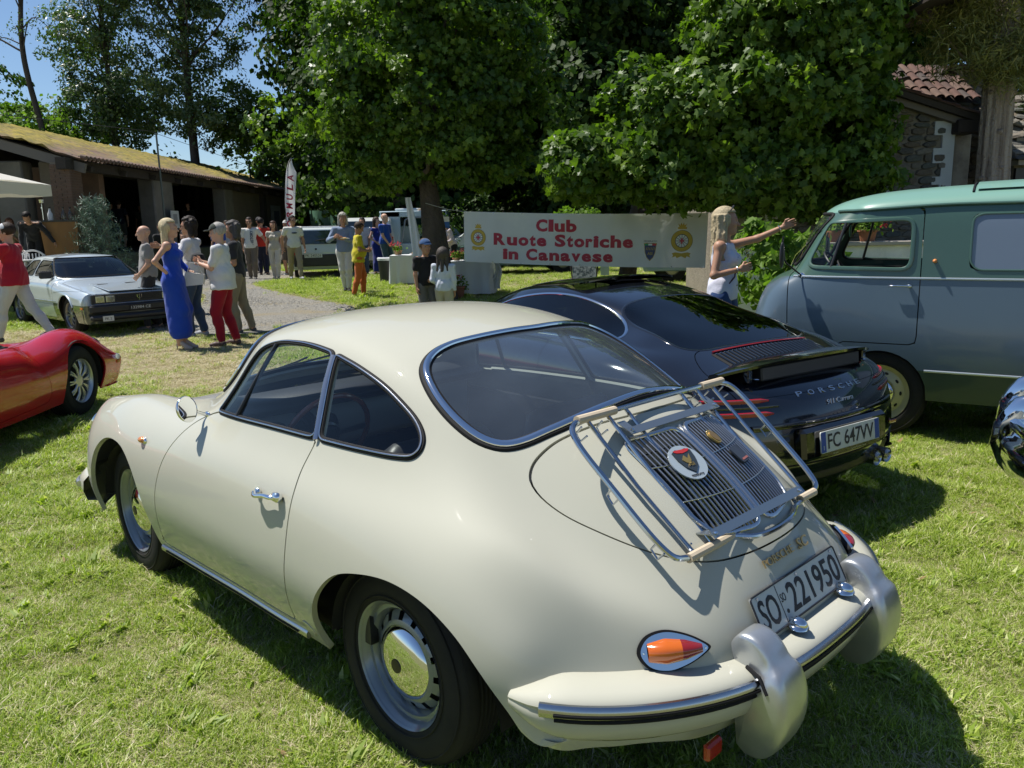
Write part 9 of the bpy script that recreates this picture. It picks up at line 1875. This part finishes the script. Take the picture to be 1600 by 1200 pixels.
def build_banner():
	A = np.array([-.93, 16.9, 1.93]); B = np.array([3.68, 15.4, 1.78]); W = np.linalg.norm((B-A)[:2]); ux = (B-A)/np.linalg.norm(B-A); H = 1.01
	t = thing('club_banner', 'long white cloth banner with red club lettering hung between the trees', 'banner', tuple(A-(0, 0, H))); nrm = np.cross(ux, (0, 0, 1)); nrm /= np.linalg.norm(nrm); up = np.cross(nrm, ux)*1.; up = up if up[2] > 0 else -up
	def S(x, y, d=0.): # x along 0..W, y up 0..H
		wv = .018*np.sin(x*2.1+y*1.3)+.010*np.sin(x*5.3-y*3.1)+.012*np.exp(-((x-2.1)/.25)**2)*np.sin(y*9); sag = -.03*np.sin(PI*x/W)
		return np.asarray(x)[..., None]*ux+(np.asarray(y)+sag+.06*np.asarray(x)/W*0)[..., None]*up+(wv+d)[..., None]*nrm
	X, Y = np.meshgrid(np.linspace(0, W, 160), np.linspace(0, H, 40), indexing='ij'); CL = mat('banner cloth', (.80, .81, .80), .55, vary=(1.2, (.60, .62, .62), .3), bump=(3.2, .5, .05), trans=(.3, (1, 1, .96)))
	b = MB(); b.grid(S(X, Y), CL); b.grid(S(X, Y, -.004), CL, flip=True); cl = b.obj('cloth', t, sharp=180)
	def bent(mb, name):
		k = 0
		for i, V in enumerate(mb.v): mb.v[i] = S(V[:, 0], V[:, 1], V[:, 2])
		return mb.obj(name, t, smooth=False)
	RD = mat('banner red', (.36, .008, .035), .5); e0 = ((0, 0, 0), (1, 0, 0), (0, 1, 0)); s = W/372.
	def T(x): return x*s
	for txt, cx, cy, h, w in (('Club', 148.5, .775, .215, 66), ('Ruote Storiche', 158, .485, .215, 219), ('in Canavese', 151, .20, .205, 174)):
		x = T(cx-w/2);
		# set letter by letter so each is a part
		tot = {'C': 1.25, 'l': .55, 'u': 1.1, 'b': 1.1, 'R': 1.3, 'o': 1.1, 't': .68, 'e': 1.05, ' ': .65, 'S': 1.15, 'r': .75, 'i': .55, 'c': 1.0, 'h': 1.1, 'n': 1.1, 'a': 1.05, 'v': 1.0, 's': 1.0}
		L = sum(tot[c] for c in txt); u = T(w)/L
		for c in txt:
			ww = tot[c]*u
			if c != ' ': m = MB(); text_mb(m, c, (x+ww/2, cy, .004), (1, 0, 0), (0, 1, 0), h, RD, .002, width=ww*.88, bold=.045); bent(m, 'letter')
			x += ww
	GD = mat('banner gold', (.50, .34, .03), .5); BKI = mat('banner black', (.03, .03, .035), .5); WT = mat('banner white', (.7, .7, .7), .5); CR = mat('banner cross red', (.50, .02, .04), .5)
	def ring(m, cx, cy, r0, r1, mt, d, n=40, ky=1.): V = [(cx+r*math.cos(2*PI*i/n), cy+ky*r*math.sin(2*PI*i/n), d) for i in range(n) for r in (r0, r1)]; m.add(V, [(2*i, 2*i+1, 2*((i+1) % n)+1, 2*((i+1) % n)) for i in range(n)], mt)
	for cx, k in ((T(24), .95), (T(337), 1.15)):
		cy = .50; m = MB(); ring(m, cx, cy, .0005, .115*k, WT, .003); ring(m, cx, cy, .105*k, .175*k, BKI, .004); ring(m, cx, cy, .11*k, .17*k, GD, .006); ring(m, cx, cy, .100*k, .106*k, BKI, .007)
		for i in range(12): a = 2*PI*i/12; d = np.array([math.cos(a), math.sin(a)]); p = np.array([-d[1], d[0]])*.004; m.add([(*(np.array([cx, cy])+d*.02-p), .005), (*(np.array([cx, cy])+d*.10*k-p), .005), (*(np.array([cx, cy])+d*.10*k+p), .005), (*(np.array([cx, cy])+d*.02+p), .005)], [(0, 1, 2, 3)], BKI)
		for dx, dy in ((.012, .055), (.045, .012)): m.add([(cx-dx, cy-dy, .007), (cx+dx, cy-dy, .007), (cx+dx, cy+dy, .007), (cx-dx, cy+dy, .007)], [(0, 1, 2, 3)], CR)
		q = [(-.07, .0), (.07, .0), (.075, .03), (.05, .035), (.07, .09), (.035, .06), (.02, .105), (0, .065), (-.02, .105), (-.035, .06), (-.07, .09), (-.05, .035), (-.075, .03)]; m.add([(cx+a*k, cy+.19*k+c*k, .005) for a, c in q], [tuple(range(len(q)))], GD)
		q = [(-.15, -.20), (-.10, -.185), (0, -.20), (.10, -.185), (.15, -.20), (.13, -.235), (.15, -.27), (.09, -.25), (.07, -.28), (0, -.25), (-.07, -.28), (-.09, -.25), (-.15, -.27), (-.13, -.235)]; m.add([(cx+a*k, cy+c*k, .005) for a, c in q], [tuple(range(len(q)))], GD); bent(m, 'wheel_emblem')
	m = MB(); cx, cy = T(292), .33; sh = [(0, -.20), (.06, -.14), (.095, -.05), (.11, .08), (.12, .12), (.06, .13), (0, .125), (-.06, .13), (-.12, .12), (-.11, .08), (-.095, -.05), (-.06, -.14)]; BL = mat('crest blue', (.03, .045, .13), .5)
	m.add([(cx+a*1.05, cy+c*1.05, .004) for a, c in sh], [tuple(range(12))], GD); m.add([(cx+a*.97, cy+c*.97, .006) for a, c in sh], [tuple(range(12))], BL)
	for i, c3 in enumerate([(.02, .25, .08), (.66, .66, .66), (.5, .03, .03)]): m.add([(cx-.11+.073*i, cy+.085, .008), (cx-.11+.073*(i+1), cy+.085, .008), (cx-.11+.073*(i+1), cy+.118, .008), (cx-.11+.073*i, cy+.118, .008)], [(0, 1, 2, 3)], mat('crest %d' % i, c3, .5))
	for i in range(6): a = .05+.5*i; m.add([(cx-.08+.03*i, cy+.0, .008), (cx-.06+.03*i, cy+.06, .008), (cx-.055+.03*i, cy+.055, .008), (cx-.07+.03*i, cy-.005, .008)], [(0, 1, 2, 3)], GD)
	bent(m, 'crest'); m = MB(); text_mb(m, 'ASI', (cx, cy-.065, .008), (1, 0, 0), (0, 1, 0), .055, GD, .001, width=.095, bold=.01); bent(m, 'crest_letters'); m = MB(); text_mb(m, 'FEDERATO', (cx, cy+.165, .004), (1, 0, 0), (0, 1, 0), .028, BKI, .001, width=.25); bent(m, 'crest_heading')
	for i in range(9):
		for y in (.018, H-.018): m = MB(); ring(m, .03+(W-.06)*i/8, y, .004, .010, CHROME2, .006, 12); bent(m, 'eyelet')
	tag(MBrope([tuple(A), (-1.25, 17.1, 1.98), (-1.72, 17.3, 2.12)]), 'thin cord tying the banner to the left maple', 'cord'); tag(MBrope([tuple(B), (4.3, 15.6, 1.95), (5.2, 15.9, 2.2)]), 'thin cord holding the right end of the banner', 'cord')
def MBrope(P): b = MB(); b.tube(P, .006, mat('cord', (.4, .4, .36), .8), 5); return b.obj('cord')
def cloth_table(name, label, x, y, rz, L, D, H=.78, seed=0):
	t = thing(name, label, 'table', (x, y, float(zg(x, y))), rz); r = np.random.default_rng(seed); LC_ = mat('table linen', (.66, .67, .68), .75, bump=(4, .4, .04))
	b = MB(); b.box((0, 0, H-.02), (L, D, .03), LC_); b.obj('table_top', t)
	for sx in (-1, 1):
		for sy in (-1, 1): b = MB(); b.box((sx*(L/2-.06), sy*(D/2-.06), (H-.04)/2), (.04, .04, H-.04), CHROME2); b.obj('leg', t)
	per = [(-L/2, -D/2), (L/2, -D/2), (L/2, D/2), (-L/2, D/2)]; C = resample(np.array(per, float), 160); c = C.mean(0); G = []
	for i, p in enumerate(C):
		col = []; d = (p-c)/np.linalg.norm(p-c)
		for k in range(9): f = k/8; w = .035*f*math.sin(i*.55+1.3*math.sin(i*.13)); q = p+d*(.012+.03*f+w); col.append((q[0], q[1], H-f*(H-.03)+.0))
		G.append(col)
	G.append(G[0]); b = MB(); b.grid(G, LC_); b.grid([[(x_*.3*0+p[0], p[1], H+.002) for x_ in (0,)]+[(0, 0, H+.002)] for p in [*C, C[0]]], LC_, flip=False); b.obj('tablecloth', t, sharp=180)
	return t
def build_tables():
	T1 = cloth_table('buffet_table', 'table under a white cloth between the man in blue and the maple', -2.58, 21.4, .05, .98, .8, .74, 1); T2 = cloth_table('flower_table', 'table under a long white cloth right of the maple trunk', -.86, 18.8, -.1, .95, .8, .76, 2)
	z1 = float(zg(-3, 21.4))+.75; z2 = float(zg(-1, 18.8))+.77
	p = thing('flower_basket', 'basket of red and yellow flowers on the buffet table', 'flowers', (-2.86, 21.2, z1)); pot(p, .11, .12, mat('wicker', (.35, .22, .10), .8)); fl(p, .16, .14, 71, (.5, .03, .03), 120)
	p = thing('serving_plate', 'white plate with bread on the buffet table', 'plate', (-2.40, 21.2, z1)); b = MB(); b.lathe([(.0005, 0), (.12, 0), (.18, .03), (.0005, .012)], mat('white china', (.7, .7, .7), .3), n=24); b.obj('plate', p); b = MB(); b.box((0, 0, .045), (.22, .10, .05), mat('bread', (.45, .28, .12), .8), b=.02); b.obj('bread', p)
	q = np.random.default_rng(3)
	for i, (x, c, lb) in enumerate([(-1.20, (.50, .22, .10), 'orange-pink flower arrangement at the left of the flower table'), (-.98, (.62, .42, .30), 'cream and peach flower arrangement in the middle of the flower table'), (-.74, (.60, .40, .12), 'yellow flower arrangement at the right of the flower table')]):
		p = thing('flower_arrangement', lb, 'flowers', (x, 18.75, z2)); pot(p, .09, .07, mat('wicker')); fl(p, .12, .13, 75+i, c, 120)
	t = thing('flower_pot', 'square terracotta pot with a dark red cyclamen on the grass by the table', 'potted plant', (-1.16, 17.9, float(zg(-1, 17.9)))); b = MB(); b.add([(-.13, -.13, 0), (.13, -.13, 0), (.13, .13, 0), (-.13, .13, 0), (-.16, -.16, .24), (.16, -.16, .24), (.16, .16, .24), (-.16, .16, .24)], [(3, 2, 1, 0), (0, 1, 5, 4), (1, 2, 6, 5), (2, 3, 7, 6), (3, 0, 4, 7)], TERRA()); b.box((0, 0, .255), (.35, .35, .04), TERRA(), b=.008); b.obj('pot', t, smooth=False); fl(t, .36, .22, 81, (.36, .01, .05), 160)
	# white drape down the trunk, cloth blowing from the table end
	LN = mat('table linen'); t = thing('white_drape', 'long white cloth hanging down the left side of the maple trunk', 'drape', (-2.05, 17.2, .1)); G = []
	for i in range(24):
		f = i/23; w = .10+.16*f; G.append([(-.02+.30*f+w*(k/8-.5)*1.2, .03*math.sin(k*1.4+i*.3), 2.12*(1-f)+.02) for k in range(9)])
	b = MB(); b.grid(G, LN); b.obj('cloth', t, sharp=180)
	t = thing('hanging_cloth', 'bunched white cloth hanging from the right end of the flower table', 'cloth', (-.30, 18.6, .2)); G = [[(.10*(k/7-.5)*(1+f*1.6)+.05*math.sin(f*5), .04*math.sin(k*1.7+f*4), .62-.6*f) for k in range(8)] for f in np.linspace(0, 1, 14)]; b = MB(); b.grid(G, LN); b.obj('cloth', t, sharp=180)
	t = thing('waste_bin', 'black waste bin with a white liner beside the buffet table', 'bin', (-3.25, 21.8, float(zg(-3.7, 22)))); b = MB(); b.lathe([(.0005, 0), (.20, 0), (.25, .62), (.23, .62), (.20, .05)], BLK, n=20); b.obj('bin_body', t, sharp=40); b = MB(); b.lathe([(.255, .58), (.262, .64), (.23, .66), (.21, .6)], LN, n=20); b.obj('liner', t)
	t = thing('info_board', 'small blue and white board hanging right of the maple trunk', 'sign', (-1.62, 21.0, 1.72)); b = MB(); b.box((0, 0, .10), (.24, .02, .13), mat('notice white')); b.obj('white_panel', t); b = MB(); b.box((0, 0, -.04), (.24, .022, .15), mat('board blue', (.02, .10, .35), .5)); b.obj('blue_panel', t)
	t = thing('display_easel', 'leaning display board showing beneath the banner centre', 'easel', (1.75, 19.2, float(zg(1.7, 19)))); b = MB(); b.box((0, 0, .42), (.55, .03, .55), mat('easel print', (.35, .40, .42), .6, vary=(14, (.05, .08, .09), .08)), R=rotm(-.3, 0, 0)); b.obj('board', t)
	for s_ in (-.3, .3): b = MB(); b.box((s_, .02, .42), (.03, .03, .90), WDk(), R=rotm(-.3, s_*.4, 0)); b.obj('easel_leg', t)
	t = thing('pinned_sheet', 'pale blue sheet of paper pinned low beside the second maple trunk', 'sign', (2.28, 19.6, float(zg(2, 19.6))+.42)); b = MB(); b.box((0, 0, 0), (.20, .01, .28), mat('paper blue', (.40, .55, .62), .7)); b.obj('sheet', t); b = MB(); b.tube([(0, .01, -.42), (0, .01, .14)], .01, BLK, 5); b.obj('stake', t)
	# feather flag
	t = thing('feather_flag', 'tall white feather flag with red vertical lettering by the barn', 'flag', (-6.85, 25.4, float(zg(-7, 26))), 0); b = MB(); n = 26; G = []
	pole = smooth_poly([(0, 0, 0), (.02, 0, 1.2), (.08, 0, 2.4), (.22, 0, 3.3), (.34, 0, 3.55)], 40, closed=False); b.tube(pole, .015, BLK, 6); b.obj('pole', t); G = []
	for i in range(n):
		f = i/(n-1); z = .95+2.55*f; x0 = np.interp(z, pole[:, 2], pole[:, 0]); w = .34*min(1, (1-f)*5+.15)*(.55+.45*min(1, f*3)); G.append([(x0+w*(k/6)-.02-.08*(1-f)*(1 if k else 0), .03*math.sin(k*.9+f*6), z) for k in range(7)])
	b = MB(); b.grid(G, mat('flag cloth', (.66, .66, .66), .6, trans=(.3, (1, 1, 1)))); b.obj('flag', t, sharp=180)
	for i, c in enumerate('FORMULA'):
		z = 1.30+.27*i; x0 = np.interp(z, pole[:, 2], pole[:, 0]); m = MB(); text_mb(m, c, (x0+.13, -.045, z), (0, 0, 1), (-1, 0, 0), .18, mat('banner red'), .003, width=.19, bold=.03, slant=.2); m.obj('letter', t)
	# green mesh fence and the dark wall below it
	t = thing('mesh_fence', 'green shade netting on posts beyond the parked hatchback', 'fence', (-8.6, 36, .3)); NT = mat('green netting', (.07, .13, .10), .8, vary=(2, (.12, .18, .15), .15), trans=(.2, (.5, 1, .7)))
	b = MB(); b.grid([[(.12*k, .10*math.sin(k*.6)+.04*math.sin(k*2.1+j), 1.15+.20*j) for j in range(6)] for k in range(44)], NT); b.obj('net', t, sharp=180)
	for k in range(4): b = MB(); b.tube([(k*1.7, .05, .0), (k*1.7, .05, 2.3)], .03, BLK, 6); b.obj('post', t)
	t = thing('dry_stone_wall', 'dark low stone wall below the green netting', 'wall', (-6.2, 35.2, .5)); b = MB(); b.box((0, 0, .5), (7.5, .4, 1.0), mat('dark stone', (.05, .045, .04), .95, vary=(4, (.09, .08, .07), .15), bump=(9, 1., .06))); b.box((0, 0, 1.03), (7.6, .5, .06), mat('dark coping', (.07, .065, .06), .9)); b.obj('wall', t)
def WDk(): return mat('dark eave wood', (.03, .022, .018), .7)
build_barn(); build_left_props(); build_house(); build_banner(); build_tables()
